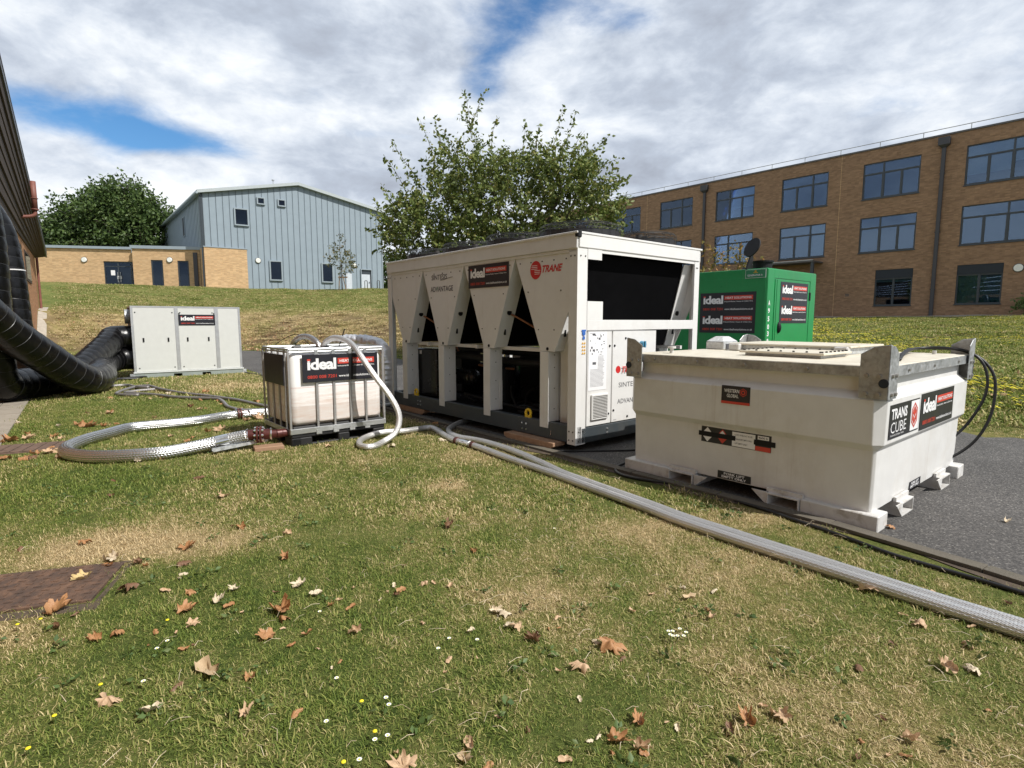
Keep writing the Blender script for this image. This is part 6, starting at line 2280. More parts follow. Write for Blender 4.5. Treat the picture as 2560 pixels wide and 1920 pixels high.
def tree(name, label, loc, trunk_h, trunk_r, blobs, n_twig, twig_len, leaves_per, leaf, m, seed, cat='tree', upness=.5, droop=.5, limbs=9, shoots=None, group=None, spread=.08):
    """blobs: (x,y,z,rx,ry,rz,weight) crown volumes relative to loc"""
    r_ = random.Random(seed)
    t = thing(name, label, cat, loc, 90, group)
    tr = MB()
    P = smooth_path([(0, 0, -.2), (r_.uniform(-.05, .05), 0, trunk_h * .5), (r_.uniform(-.1, .1), r_.uniform(-.1, .1), trunk_h)], .3)
    tr.tube(P, [lerp(trunk_r, trunk_r * .62, i / (len(P) - 1)) for i in range(len(P))], 10)
    ends = []
    wsum = sum(b[6] for b in blobs)
    for k in range(limbs):
        b = blobs[k % len(blobs)]
        e = Vector((b[0] + r_.uniform(-.5, .5) * b[3], b[1] + r_.uniform(-.5, .5) * b[4], b[2] + r_.uniform(.0, .6) * b[5]))
        s = Vector((0, 0, trunk_h * r_.uniform(.75, 1.0)))
        md = s.lerp(e, .5) + Vector((0, 0, -.12 * (e - s).length)) + Vector((r_.uniform(-.1, .1), r_.uniform(-.1, .1), 0)) * (e - s).length
        Q = smooth_path([s, md, e], max(.15, (e - s).length / 10))
        tr.tube(Q, [lerp(trunk_r * .5, trunk_r * .1, i / (len(Q) - 1)) for i in range(len(Q))], 6)
        ends.append((Q, trunk_r * .15))
    cen, ups = [], []
    tw = MB()
    for k in range(n_twig):
        x = r_.random() * wsum
        for b in blobs:
            x -= b[6]
            if x <= 0:
                break
        while True:
            q = Vector((r_.uniform(-1, 1), r_.uniform(-1, 1), r_.uniform(-1, 1)))
            if .15 < q.length <= 1:
                break
        q *= q.length ** -.35 if q.length > .3 else 1
        base = Vector((b[0] + q.x * b[3], b[1] + q.y * b[4], b[2] + q.z * b[5]))
        d = (Vector((q.x, q.y, q.z)).normalized() + Vector((0, 0, upness)) + Vector((r_.uniform(-.5, .5), r_.uniform(-.5, .5), r_.uniform(-.4, .4)))).normalized()
        ln = twig_len * r_.uniform(.6, 1.25)
        d2 = (d + Vector((0, 0, -.25))).normalized()
        if k % 3 == 0:
            tw.tube([base - d * ln * .4, base, base + d * ln * .5, base + d * ln * .5 + d2 * ln * .5], [trunk_r * .07, trunk_r * .055, trunk_r * .04, trunk_r * .02], 4, cap=False)
        for j in range(leaves_per):
            u = (j + r_.random()) / leaves_per
            p = base + (d * ln * u if u < .5 else d * ln * .5 + d2 * ln * (u - .5))
            cen.append((p.x + r_.gauss(0, spread * twig_len), p.y + r_.gauss(0, spread * twig_len), p.z + r_.gauss(0, spread * twig_len)))
            ups.append(tuple(d))
    for s in (shoots or []):
        a, e = Vector(s[0]), Vector(s[1])
        Q = smooth_path([a, a.lerp(e, .5) + Vector((r_.uniform(-.1, .1), 0, .05)), e], .08)
        tw.tube(Q, [lerp(trunk_r * .09, trunk_r * .02, i / (len(Q) - 1)) for i in range(len(Q))], 4, cap=False)
        n = int((e - a).length * s[2])
        for j in range(n):
            u = j / n
            p = Q[int(u * (len(Q) - 1))]
            cen.append((p.x + r_.gauss(0, .05), p.y + r_.gauss(0, .05), p.z + r_.gauss(0, .05)))
            ups.append(tuple((e - a).normalized()))
    tr.build('trunk', 'bark', t, smooth=True)
    if tw.v:
        tag(tw.build('twigs', 'bark', t), kind='stuff')
    leaf_mesh('crown', m, np.array(cen), np.array(ups), leaf, seed, t, droop=droop, kind='stuff')
    return t


# broad cherry behind the chiller
ty = 19.5
z0 = ground_z(-.3, ty)
sh = []
rs = random.Random(12)
S = lambda px, py: ((px - 1280) / 1400 * ty + .3, 1.5 + (803 - py) / 1400 * ty - z0)
for (x0, y0, x1, y1) in ((1180, 370, 1166, 262), (1190, 360, 1222, 275), (1195, 380, 1150, 300), (1120, 400, 1103, 322), (1095, 440, 1072, 338), (1060, 470, 992, 384), (1030, 520, 985, 425), (1010, 560, 958, 465), (1000, 590, 955, 520),
                         (1240, 380, 1250, 305), (1300, 420, 1310, 330), (1385, 400, 1398, 292), (1400, 390, 1440, 286), (1420, 410, 1462, 345), (1440, 430, 1508, 364), (1470, 460, 1532, 427), (1480, 500, 1548, 466), (1490, 540, 1558, 505), (1340, 420, 1345, 350),
                         (1020, 600, 970, 590), (1000, 620, 975, 560), (1500, 560, 1565, 520), (1150, 420, 1120, 340), (1350, 430, 1322, 352)):
    a, b = S(x0, y0), S(x1, y1)
    for k in range(1):
        dy = rs.uniform(-.8, .8)
        sh.append(((a[0] + rs.uniform(-.15, .15), dy, a[1]), (b[0] + rs.uniform(-.1, .1) - .25 * k, dy + rs.uniform(-.3, .3), b[1] - .3 * k), 34))
tree('cherry_tree', 'broad leafy cherry tree with straggling upright shoots behind the chiller', (-.3, ty, z0), 3.0, .17,
     [(-1.8, 0, 4.3, 1.9, 1.8, 1.3, 1.3), (.2, .2, 4.9, 2.0, 2.0, 1.5, 1.7), (2.2, 0, 4.9, 1.6, 1.7, 1.5, 1.2), (-1.1, 0, 6.0, 1.1, 1.2, .8, .6), (1.7, 0, 6.0, 1.1, 1.3, .7, .5), (-3.0, 0, 3.9, 1.0, 1.4, 1.0, .8), (3.0, .1, 4.4, .7, 1.0, .9, .4), (0, 0, 3.3, 3.1, 1.8, .9, 1.0)],
     1180, .66, 25, .15, 'cherry_leaf', 5, upness=.55, shoots=sh, limbs=16)
# dark broadleaf trees behind the low wing
tree('oak_tree', 'large dark round tree behind the low brick wing', (-42.6, 60, 4.4), 4.5, .5,
     [(1.6, 0, 7.4, 3.2, 3.4, 3.0, 1.5), (3.8, 0, 6.2, 2.4, 3, 2.8, .9), (-1.6, 0, 6.4, 2.6, 3, 2.6, 1), (2.3, 0, 9.4, 1.6, 1.8, 1.3, .5), (.3, 0, 8.4, 1.4, 1.6, 1.0, .35), (4.6, 0, 8.0, 1.2, 1.6, 1.0, .3), (-3.4, 0, 7.0, 1.2, 1.6, .9, .25), (-3.6, 0, 5.4, 1.9, 2.4, 2.0, .6), (5.4, 0, 5.0, 1.2, 2, 1.8, .3), (.5, 0, 4.6, 4.5, 3, 2, 1)],
     1500, 1.6, 24, .36, 'dense_leaf', 8, upness=.35, limbs=12, spread=.14)
tree('hawthorn_tree', 'smaller dark tree beside the large one, over the wing roof next to the eaves', (-47.3, 58, 4.3), 3.0, .3,
     [(0, 0, 4.2, 3.4, 3, 2.6, 1.3), (-2.0, 0, 3.6, 2.0, 2, 1.8, .6), (1.8, 0, 3.8, 2.0, 2, 2.0, .6)],
     620, 1.2, 22, .32, 'dense_leaf', 18, upness=.35, limbs=8, spread=.14)
for i, (x, y, h, lb) in enumerate(((-15.2, 72, 5.5, 'dark bushy tree in the distance right of the blue hall'), (-11.5, 76, 5.0, 'dark bushy tree in the distance just left of the chiller top'))):
    tree('bushy_tree', lb, (x, y, 4.8), 1.5, .2, [(0, 0, 2.6, 2.6, 2, 2.4, 1), (1.0, 0, 1.8, 2.2, 2, 1.8, .6)], 260, 1.1, 20, .36, 'dense_leaf', 30 + i, upness=.3, limbs=5, group='distant trees beyond the hall', spread=.14)
# staked sapling on the bank
sx, sy = -13.15, 44
sz = ground_z(sx, sy)
t = tree('sapling', 'thin young tree tied to stakes on the grass before the blue hall', (sx, sy, sz), 2.3, .04,
         [(0, 0, 2.2, .85, .7, .75, 1), (-.1, 0, 3.1, .4, .4, .9, .5), (.25, 0, 1.7, .7, .5, .4, .4)], 60, .5, 12, .17, 'sapling_leaf', 3, upness=.6, limbs=6)
MB().cyl((-.28, 0, -.1), (-.20, 0, 1.15), .04, n=8).build('stake', 'stake', t)
MB().cyl((.34, -.1, -.1), (.05, 0, 1.2), .035, n=8).build('stake', 'stake', t)
MB().box(-.30, -.05, .95, .42, -.02, 1.05).build('cross_bar', 'stake', t)
# rusty green sprays behind the generator
gx, gy = 5.15, 14.2
gz = ground_z(gx, gy)
tree('rowan_tree', 'small sparse yellowing tree showing above the green generator', (gx, gy, gz), 1.6, .05,
     [(0, 0, 2.15, .75, .5, .40, 1), (-.55, 0, 1.8, .8, .5, .25, .6), (.15, 0, 2.6, .4, .3, .35, .35)], 85, .5, 13, .10, 'rowan_leaf', 14, upness=.4, limbs=6,
     shoots=[((0, 0, 2.6), (-.35, 0, 3.25), 26), ((.1, 0, 2.6), (.02, 0, 3.3), 10), ((.2, 0, 2.4), (.75, 0, 2.75), 26), ((-.3, 0, 2.2), (-.55, 0, 2.7), 22)])
# shrub by the brown building
hx, hy = 29.2, 30.4
tree('juniper_shrub', 'low spreading light green shrub at the foot of the brown brick building', (hx, hy, ground_z(hx, hy)), .25, .05,
     [(0, 0, .55, 1.5, 1.0, .45, 1), (.9, 0, .85, 1.2, 1.0, .6, 1), (-.9, 0, .45, 1.0, .7, .3, .5)], 330, .5, 16, .14, 'shrub_leaf', 22, cat='shrub', upness=.35, droop=0, limbs=8)

# ---------------------------------------------------------------- grass blades
def grass_clump(name, seed, n, rad, h, wid):
    rg = np.random.default_rng(seed)
    a = rg.uniform(0, 6.283, n)
    q = rad * np.sqrt(rg.uniform(0, 1, n))
    bx, by = q * np.cos(a), q * np.sin(a)
    az = rg.uniform(0, 6.283, n)
    lean = rg.uniform(.25, 1.6, n)
    L = h * rg.uniform(.55, 1.25, n)
    w = wid * rg.uniform(.7, 1.3, n)
    dx, dy = np.cos(az), np.sin(az)
    V = []
    for k, (f, ww) in enumerate(((0, 1), (.4, .95), (.75, .7), (1.0, 0.12))):
        th = lean * (.45 + .75 * f)
        hor = L * f * np.sin(th)
        ver = L * f * np.cos(th)
        V.append(np.stack([bx + dx * hor - dy * w * ww / 2, by + dy * hor + dx * w * ww / 2, ver - .004], 1))
        V.append(np.stack([bx + dx * hor + dy * w * ww / 2, by + dy * hor - dx * w * ww / 2, ver - .004], 1))
    v = np.stack(V, 1).reshape(-1, 3)
    f = np.arange(n)[:, None] * 8
    fc = np.stack([f + [0, 1, 3, 2], f + [2, 3, 5, 4], f + [4, 5, 7, 6]], 1).reshape(-1, 4)
    me = bpy.data.meshes.new(name)
    me.from_pydata(v.tolist(), [], fc.tolist())
    at = me.attributes.new('tint', 'FLOAT', 'FACE')
    at.data.foreach_set('value', np.repeat(rg.uniform(0, 1, n), 3).astype(np.float32))
    me.materials.append(MATS['grass_blade'])
    return bpy.data.objects.new(name, me)


AVOID = [  # (x, y, az, x0, x1, y0, y1) footprints in local frames
    (-2.62, 3.0, 73, -.80, .33, -.28, .30), (-5.75, 6.45, 66, -.95, .55, -.25, .33), (-2.63, 6.57, 50, 0, 1.22, 0, 1.0), (-9.92, 14.66, 52.4, 0, 2.6, 0, 1.1)]


def blocked(x, y):
    for (ox, oy, az, x0, x1, y0, y1) in AVOID:
        a = R(90 - az)
        dx, dy = x - ox, y - oy
        lx, ly = dx * math.cos(a) + dy * math.sin(a), -dx * math.sin(a) + dy * math.cos(a)
        if x0 < lx < x1 and y0 < ly < y1:
            return True
    w = x * YH.x + y * YH.y
    if w > .87:
        return True
    return False


def scatter(name, label, cells, clumps, dens, smin, smax, seed, cat='grass'):
    rr_ = random.Random(seed)
    pts, rot, sc, idx = [], [], [], []
    for (x, y) in cells(rr_):
        pts.append((x, y, ground_z(x, y)))
        rot.append(rr_.uniform(0, 6.283))
        k_ = 1 + .45 * noise.noise(Vector((x * 1.7, y * 1.7, 11))) + .35 * noise.noise(Vector((x * 5, y * 5, 17)))
        sc.append(rr_.uniform(smin, smax) * k_)
        idx.append(rr_.randrange(len(clumps)))
    me = bpy.data.meshes.new(name)
    me.from_pydata(pts, [], [])
    for nm, ty_, dat in (('rz', 'FLOAT', rot), ('sc', 'FLOAT', sc), ('ix', 'INT', idx)):
        at = me.attributes.new(nm, ty_, 'POINT')
        at.data.foreach_set('value', dat)
    o = link_mesh(name, me)
    col = bpy.data.collections.new(name + '_kit')
    for c in clumps:
        col.objects.link(c)
    ng = bpy.data.node_groups.new(name, 'GeometryNodeTree')
    ng.interface.new_socket('Geometry', in_out='INPUT', socket_type='NodeSocketGeometry')
    ng.interface.new_socket('Geometry', in_out='OUTPUT', socket_type='NodeSocketGeometry')
    N, Lk = ng.nodes, ng.links
    gi, go = N.new('NodeGroupInput'), N.new('NodeGroupOutput')
    ci = N.new('GeometryNodeCollectionInfo')
    ci.inputs['Collection'].default_value = col
    ci.inputs['Separate Children'].default_value = True
    ci.inputs['Reset Children'].default_value = True
    ip = N.new('GeometryNodeInstanceOnPoints')
    def attr(nm, ty_):
        a = N.new('GeometryNodeInputNamedAttribute')
        a.data_type = ty_
        a.inputs['Name'].default_value = nm
        return a.outputs[0]
    cx = N.new('ShaderNodeCombineXYZ')
    Lk.new(attr('rz', 'FLOAT'), cx.inputs[2])
    er = N.new('FunctionNodeEulerToRotation')
    Lk.new(cx.outputs[0], er.inputs[0])
    Lk.new(gi.outputs[0], ip.inputs['Points'])
    Lk.new(ci.outputs[0], ip.inputs['Instance'])
    ip.inputs['Pick Instance'].default_value = True
    Lk.new(attr('ix', 'INT'), ip.inputs['Instance Index'])
    Lk.new(er.outputs[0], ip.inputs['Rotation'])
    Lk.new(attr('sc', 'FLOAT'), ip.inputs['Scale'])
    Lk.new(ip.outputs[0], go.inputs[0])
    md = o.modifiers.new('scatter', 'NODES')
    md.node_group = ng
    tag(o, label, cat, kind='stuff')
    return o


def ok_grass(x, y):
    # distance in front of the road edging, ragged
    s = seg_dist(x, y, list(reversed(ROAD_NEAR)))
    if s > -.24 - .14 * noise.noise(Vector((x * 2.2, y * 2.2, 1))) and seg_dist(x, y, ROAD_FAR) < .05:
        return False
    return not blocked(x, y)


def cells_near(y0, y1, step, k=1.05, pad=.6):
    def gen(rr_):
        y = y0
        while y < y1:
            x = -(k * y + pad)
            while x < k * y + pad:
                px, py = x + rr_.uniform(0, step), y + rr_.uniform(0, step)
                if ok_grass(px, py):
                    yield px, py
                x += step
            y += step
    return gen


ck = [grass_clump('g%d' % i, i, 150, .10, .024, .0027) for i in range(8)] + [grass_clump('gl%d' % i, 50 + i, 110, .10, .038, .0030) for i in range(1)]
scatter('lawn_grass', 'short mown grass blades of the near lawn', cells_near(1.15, 4.2, .088, 1.1), ck, 0, .8, 1.25, 1)
ck2 = [grass_clump('m%d' % i, 100 + i, 200, .15, .031, .0048) for i in range(6)]
scatter('lawn_grass', 'short mown grass blades of the middle lawn', cells_near(4.2, 10.5, .15, 1.02), ck2, 0, .8, 1.25, 2)
ck3 = [grass_clump('f%d' % i, 200 + i, 170, .30, .055, .011) for i in range(5)]
scatter('lawn_grass', 'mown grass blades of the lawn by the air handling unit', cells_near(10.5, 19, .34, .95), ck3, 0, .8, 1.2, 3)


def cells_far(rr_):
    for _ in range(26000):
        y = rr_.uniform(8, 50)
        x = rr_.uniform(-.95 * y, 1.05 * y)
        s = seg_dist(x, y, ROAD_FAR)
        if s < .05 or blocked(x, y):
            continue
        if y > 46 and x < -8:
            continue
        # not inside the brown building
        dx, dy = x - 24.5, y - 35.9
        if dx * math.cos(R(-49)) * 0 + dx * .755 + dy * .656 > -1.9:
            continue
        yield x, y


ck4 = [grass_clump('b%d' % i, 300 + i, 130, .42, .062, .020) for i in range(5)]
scatter('bank_grass', 'rough grass blades on the bank and the lawn beyond the road', cells_far, ck4, 0, .7, 1.2, 4)

# yellow flowers scattered over the lawn beyond the road
rf = random.Random(77)
mb = MB()
cnt = 0
while cnt < 5200:
    y = rf.uniform(7.5, 33)
    x = rf.uniform(.25 * y, 1.05 * y)
    s = seg_dist(x, y, ROAD_FAR)
    dx, dy = x - 24.5, y - 35.9
    if s < .5 or dx * .755 + dy * .656 > -2.2:
        continue
    if noise.noise(Vector((x * .5, y * .5, 2))) + .25 * math.sin(s * .6) + (.28 if s > 9 else -.02) < rf.uniform(-.2, .5):
        continue
    z = ground_z(x, y)
    r = rf.uniform(.028, .045) * (1 + y * .020)
    mb.add([(x + r * math.cos(a), y + r * math.sin(a), z + .12 + (.02 if i % 2 else 0)) for i, a in enumerate([k * 1.2566 for k in range(5)])], [(0, 1, 2, 3, 4)])
    cnt += 1
tag(mb.build('yellow_flowers', 'yellow_flower'), 'small yellow flowers sprinkled over the lawn before the brown building', 'flowers', kind='stuff')

# brown leaf litter in the gutter of the bank and along the edging
rl = random.Random(5)
cen = []
while len(cen) < 1500:
    y = rl.uniform(26, 33.5)
    x = rl.uniform(-26, -9)
    s = seg_dist(x, y, ROAD_FAR)
    if not (-.4 < s < 3.0) or rl.random() < max(0, s) / 3.2:
        continue
    cen.append((x, y, ground_z(x, y) + .05))
while len(cen) < 1900:
    y = rl.uniform(9, 30)
    x = rl.uniform(-.8 * y, 1.0 * y)
    s = seg_dist(x, y, ROAD_FAR)
    if s > -.3 and s < 6 and not blocked(x, y):
        cen.append((x, y, ground_z(x, y) + .05))
o = leaf_mesh('leaf_litter', 'litter_leaf', np.array(cen), np.zeros((len(cen), 3)), .12, 9, droop=0)
tag(o, 'brown leaf litter gathered at the foot of the bank', 'leaf litter', kind='stuff')
# straw coloured cut stalks lying in the near lawn
cen = []
while len(cen) < 420:
    y = rl.uniform(1.4, 5.5)
    x = rl.uniform(-.95 * y, 1.0 * y)
    if ok_grass(x, y) and noise.noise(Vector((x * 1.2, y * 1.2, 4))) + (x * .12) > rl.uniform(-.4, .5):
        cen.append((x, y))
mb = MB()
for x, y in cen:
    a = rl.uniform(0, 6.28)
    l = rl.uniform(.03, .09)
    b = a + rl.uniform(-.7, .7)
    z = .03 + rl.uniform(0, .012)
    mb.tube([(x, y, z), (x + l * .5 * math.cos(a), y + l * .5 * math.sin(a), z + .012), (x + l * .5 * math.cos(a) + l * .5 * math.cos(b), y + l * .5 * math.sin(a) + l * .5 * math.sin(b), z)], .0010, 3, cap=False)
tag(mb.build('straw_stalks', 'leaf_p'), 'loose dry straw stalks in the near lawn', 'straw', kind='stuff')

# broad leaved weeds and clover in the turf
rw = random.Random(31)
cen, up = [], []
spots = [(1.55, 4.35, 26), (1.72, 4.2, 22), (1.45, 4.5, 16), (.95, 2.75, 14), (-5.9, 7.3, 24), (-6.1, 7.5, 16), (.35, 2.75, 14), (2.6, 2.35, 14), (2.3, 3.55, 12)]
for _ in range(230):
    y = rw.uniform(1.5, 8)
    x = rw.uniform(-.95 * y, .95 * y)
    spots.append((x, y, rw.randint(4, 11)))
for x, y, n in spots:
    if not ok_grass(x, y):
        continue
    for k in range(n):
        a = rw.uniform(0, 6.283)
        q = rw.uniform(.0, .05) * (1.6 if n > 13 else .8)
        cen.append((x + q * math.cos(a), y + q * math.sin(a), .014 + rw.uniform(0, .014)))
        up.append((math.cos(a) * 3, math.sin(a) * 3, .4))
o = leaf_mesh('weed_leaves', 'shrub_leaf', np.array(cen), np.array(up), .032, 44, droop=0)
tag(o, 'small broad leaved weeds growing among the lawn grass', 'weeds', kind='stuff')

# ---------------------------------------------------------------- single dry leaves and flowers
LEAVES="-2.90,3.65,0.081,o -2.53,3.39,0.104,p -2.47,3.28,0.055,o -2.32,3.33,0.056,d -2.24,3.29,0.046,o -2.50,3.13,0.105,y -2.15,3.00,0.109,d -1.93,2.97,0.050,t -2.04,3.31,0.074,d -1.95,3.18,0.044,p -1.94,3.12,0.035,p -2.15,3.55,0.099,o -1.98,3.95,0.082,o -2.05,3.95,0.033,d -1.78,2.95,0.058,o -1.69,2.75,0.101,o -1.57,2.85,0.088,p -1.49,2.80,0.047,o -1.55,2.99,0.059,p -1.59,2.62,0.059,t -1.39,2.74,0.027,t -2.36,2.74,0.116,o -2.23,2.59,0.055,d -1.96,2.49,0.063,o -1.90,2.54,0.068,o -1.72,2.55,0.036,o -1.62,2.55,0.025,t -1.50,2.41,0.041,o -1.68,2.44,0.024,o -1.30,2.25,0.122,r -1.38,2.14,0.049,d -1.60,2.06,0.089,t -1.10,2.20,0.057,o -1.01,1.98,0.063,t -1.39,2.00,0.052,p -2.00,2.22,0.016,t -1.48,2.45,0.028,d -2.11,2.48,0.028,d -2.23,2.71,0.034,d -3.24,3.54,0.049,d -1.20,2.77,0.132,o -1.15,2.67,0.083,o -1.16,2.52,0.086,o -0.98,2.53,0.050,o -1.12,2.59,0.029,t -0.76,2.55,0.072,t -0.44,2.63,0.037,t -1.20,3.05,0.085,p -1.08,2.93,0.053,p -0.95,2.81,0.047,o -0.93,2.87,0.032,t -0.84,2.78,0.047,o -0.89,3.00,0.034,t -0.69,2.96,0.033,t -0.62,2.98,0.050,o -0.67,3.03,0.034,p -0.64,2.92,0.049,d -0.50,3.06,0.051,t -0.45,3.07,0.030,t -0.35,3.03,0.042,t -0.28,3.02,0.030,t -0.45,3.94,0.087,d -1.43,3.39,0.075,o -1.58,3.81,0.063,t -0.76,2.32,0.026,o -0.83,1.99,0.046,o -0.09,2.74,0.069,p -0.02,2.71,0.069,p -0.02,2.60,0.059,p -0.20,2.56,0.043,p -0.28,2.33,0.040,t -0.16,2.35,0.027,t -0.05,1.97,0.026,t -0.15,1.83,0.053,t -0.16,1.76,0.066,r -0.36,1.72,0.090,t -0.08,1.73,0.035,o -0.66,3.29,0.037,t -0.29,2.24,0.026,t -0.40,1.79,0.026,t -1.31,2.95,0.041,d -0.89,2.42,0.024,t -0.78,2.27,0.019,p -1.02,2.44,0.035,o -0.25,3.50,0.058,o -0.71,2.87,0.028,p 0.02,2.59,0.080,t 0.11,2.48,0.084,d 0.23,2.69,0.045,t 0.45,2.43,0.131,o 0.39,2.47,0.035,p 0.31,2.27,0.084,t 0.32,2.32,0.033,t 0.20,2.25,0.032,t 0.27,2.07,0.027,p 0.06,1.91,0.033,d 0.47,1.94,0.067,o 0.37,1.85,0.080,o 0.45,1.82,0.063,t 0.46,1.79,0.031,o 0.18,1.76,0.041,t 0.31,1.87,0.027,p 0.28,1.85,0.027,p 0.88,1.94,0.073,o 0.80,1.90,0.049,d 0.61,1.91,0.028,p 1.02,2.77,0.039,o 1.01,2.68,0.053,t 0.97,3.00,0.042,p 1.12,2.96,0.050,p 0.96,2.89,0.057,r 0.77,2.93,0.033,t 0.62,2.75,0.039,t 1.67,3.55,0.049,o 0.98,2.03,0.029,t 0.58,1.94,0.017,t 0.18,2.59,0.022,o 0.23,2.59,0.022,o 0.35,1.79,0.031,o 0.49,2.34,0.033,d 1.96,3.19,0.062,o 1.97,2.98,0.100,t 2.20,2.84,0.144,t 2.28,2.77,0.086,t 2.20,2.75,0.046,p 2.37,2.63,0.096,o 2.01,2.62,0.089,t 2.00,2.71,0.038,t 2.26,2.60,0.037,t 1.50,2.27,0.045,d 1.88,2.26,0.084,t 1.98,2.24,0.064,p 1.84,2.32,0.026,p 2.11,2.43,0.069,t 1.84,2.01,0.023,o 1.40,1.96,0.028,d 1.25,1.85,0.027,o 1.42,1.85,0.059,t 1.30,1.78,0.028,t 1.19,1.77,0.036,d 1.36,1.78,0.036,o 1.02,1.98,0.074,t 1.77,2.45,0.035,d 1.89,1.92,0.022,p 2.76,3.93,0.065,o 3.70,4.04,0.067,p 2.64,2.83,0.040,d 2.12,2.98,0.050,o -6.16,6.99,0.145,t -6.43,7.31,0.084,o -6.26,6.88,0.190,o -6.27,6.77,0.094,o -5.92,7.11,0.098,o -5.75,7.01,0.081,t -6.03,7.81,0.197,o -5.99,7.87,0.126,d -6.21,7.93,0.127,o -5.29,6.25,0.144,t -5.41,6.46,0.089,o -5.39,6.19,0.100,o -5.50,5.96,0.138,o -5.29,5.96,0.124,o -5.23,6.00,0.097,d -4.98,6.01,0.083,t -4.62,5.97,0.083,t -4.46,5.94,0.096,o -3.99,5.84,0.081,p -3.82,5.96,0.103,o -6.57,9.02,0.124,o -6.92,9.02,0.083,t -7.31,8.16,0.094,p -6.54,7.93,0.073,p -5.55,8.59,0.079,t -4.43,7.13,0.082,t -4.10,7.07,0.065,o -4.07,6.88,0.079,o -3.98,7.57,0.174,t -4.12,7.48,0.103,o -3.74,5.12,0.048,d -2.97,5.20,0.096,d -3.44,4.67,0.065,d -2.47,4.66,0.119,t -3.89,8.48,0.194,t -4.04,8.37,0.115,t -5.64,9.70,0.111,o -9.24,14.37,0.094,t -8.82,14.79,0.130,t -8.72,13.33,0.068,t -7.02,11.37,0.133,p -6.85,10.88,0.072,o -7.00,10.76,0.063,t -6.45,11.64,0.136,o -5.88,10.48,0.108,o -5.53,10.43,0.092,o -5.25,10.01,0.073,o -5.62,9.67,0.114,d -5.32,9.40,0.083,t -5.26,9.49,0.070,o -4.74,10.32,0.136,o -4.60,9.44,0.083,t -5.76,11.25,0.049,p -7.81,10.82,0.095,o -6.54,8.98,0.112,t -4.02,8.34,0.074,t -5.83,7.88,0.093,o -5.80,7.94,0.070,t -5.74,8.04,0.083,o -1.43,6.58,0.132,p -2.19,6.56,0.103,t -1.11,8.09,0.092,o -0.88,6.92,0.109,p"
FLOWERS="-2.32,2.61,y -2.39,2.56,y -1.69,2.60,y -1.66,2.11,y -1.70,1.93,y -1.66,1.77,y -0.49,1.85,y -0.56,1.71,y -0.58,2.01,y -1.58,2.42,w -1.59,2.36,w -1.50,2.13,w -0.72,2.15,w -0.68,1.90,w -0.47,1.99,w -0.49,2.03,w -0.48,1.81,w -0.44,1.83,w -0.33,2.36,w -0.16,2.43,w -0.97,2.68,w -0.51,1.72,w -0.29,2.44,w 0.30,3.82,w 0.74,2.50,w 0.76,2.50,w 0.74,2.47,w 0.75,2.46,w 0.77,2.46,w 0.82,2.49,w 0.80,2.46,w 0.80,2.52,w"


def leaf_shape(kind, seed):
    rr_ = random.Random(seed)
    if kind == 'lobed':
        # plane/sycamore leaf: five pointed lobes
        out = []
        for k, (a, l) in enumerate(((-150, .55), (-126, .46), (-100, .82), (-72, .62), (-44, .95), (-22, .70), (0, 1.0), (22, .70), (44, .95), (72, .62), (100, .82), (126, .46), (150, .55), (172, .16), (-172, .16))):
            out.append((a, l * rr_.uniform(.85, 1.1)))
            if l > .5:
                out.append((a + 11, l * .84))
                out.append((a - 11, l * .84))
        out.sort()
    elif kind == 'oval':
        out = [(a, (.5 + .5 * abs(math.cos(R(a)))) * rr_.uniform(.85, 1.05)) for a in range(-180, 180, 18)]
    else:
        out = [(a, (.25 + .75 * abs(math.cos(R(a)))) * rr_.uniform(.6, 1.1)) for a in range(-180, 180, 24)]
    return out


def leaf_obj_mesh(name, kind, curl, m, seed):
    """unit leaf about one unit across; curl bends it round the midrib (x axis)"""
    rr_ = random.Random(seed)
    o = leaf_shape(kind, seed)
    rings = (.0, .36, .7, 1.0)
    pts = [(0, 0)]
    for q in rings[1:]:
        for a, l in o:
            pts.append((.5 * q * l * math.cos(R(a)), .5 * q * l * math.sin(R(a))))
    n = len(o)
    fs = [(0, 1 + i, 1 + (i + 1) % n) for i in range(n)]
    for k in range(2):
        b0, b1 = 1 + k * n, 1 + (k + 1) * n
        fs += [(b0 + i, b1 + i, b1 + (i + 1) % n, b0 + (i + 1) % n) for i in range(n)]
    vs = []
    sx_ = rr_.uniform(-1.5, 1.5)
    for x, y in pts:
        z = .16 * noise.noise(Vector((x * 4, y * 4, seed))) + .07 * noise.noise(Vector((x * 11, y * 11, seed)))
        if curl > 0:
            r_ = .5 / curl
            a = y / r_ + x * sx_ * .25
            y2, z2 = (r_ - z) * math.sin(a), r_ - (r_ - z) * math.cos(a)
            z = z2
            y = y2
            z += .35 * x * x * curl * .6
        vs.append((x, y, z))
    me = bpy.data.meshes.new(name)
    me.from_pydata(vs, [], fs)
    me.polygons.foreach_set('use_smooth', [True] * len(me.polygons))
    me.materials.append(MATS[m])
    zmin = min(v[2] for v in vs)
    for v in me.vertices:
        v.co.z -= zmin
    return me


LEAF_KITS = {}
for c in 'otpydr':
    if c == 'r':
        LEAF_KITS[c] = [leaf_obj_mesh('rolled_leaf', 'scrap', 2.6, 'leaf_r', 70 + i) for i in range(3)]
    else:
        LEAF_KITS[c] = [leaf_obj_mesh('dry_leaf', 'lobed' if i < 4 else 'oval' if i < 6 else 'scrap', (1.7, 2.3, 1.1, 2.8, 2.2, 1.4, 2.4)[i], 'leaf_' + c, 10 * i + ord(c)) for i in range(7)]
COLW = {'o': 'rust brown', 't': 'tan', 'p': 'pale straw', 'y': 'yellowish', 'd': 'dark brown', 'r': 'rolled pale'}


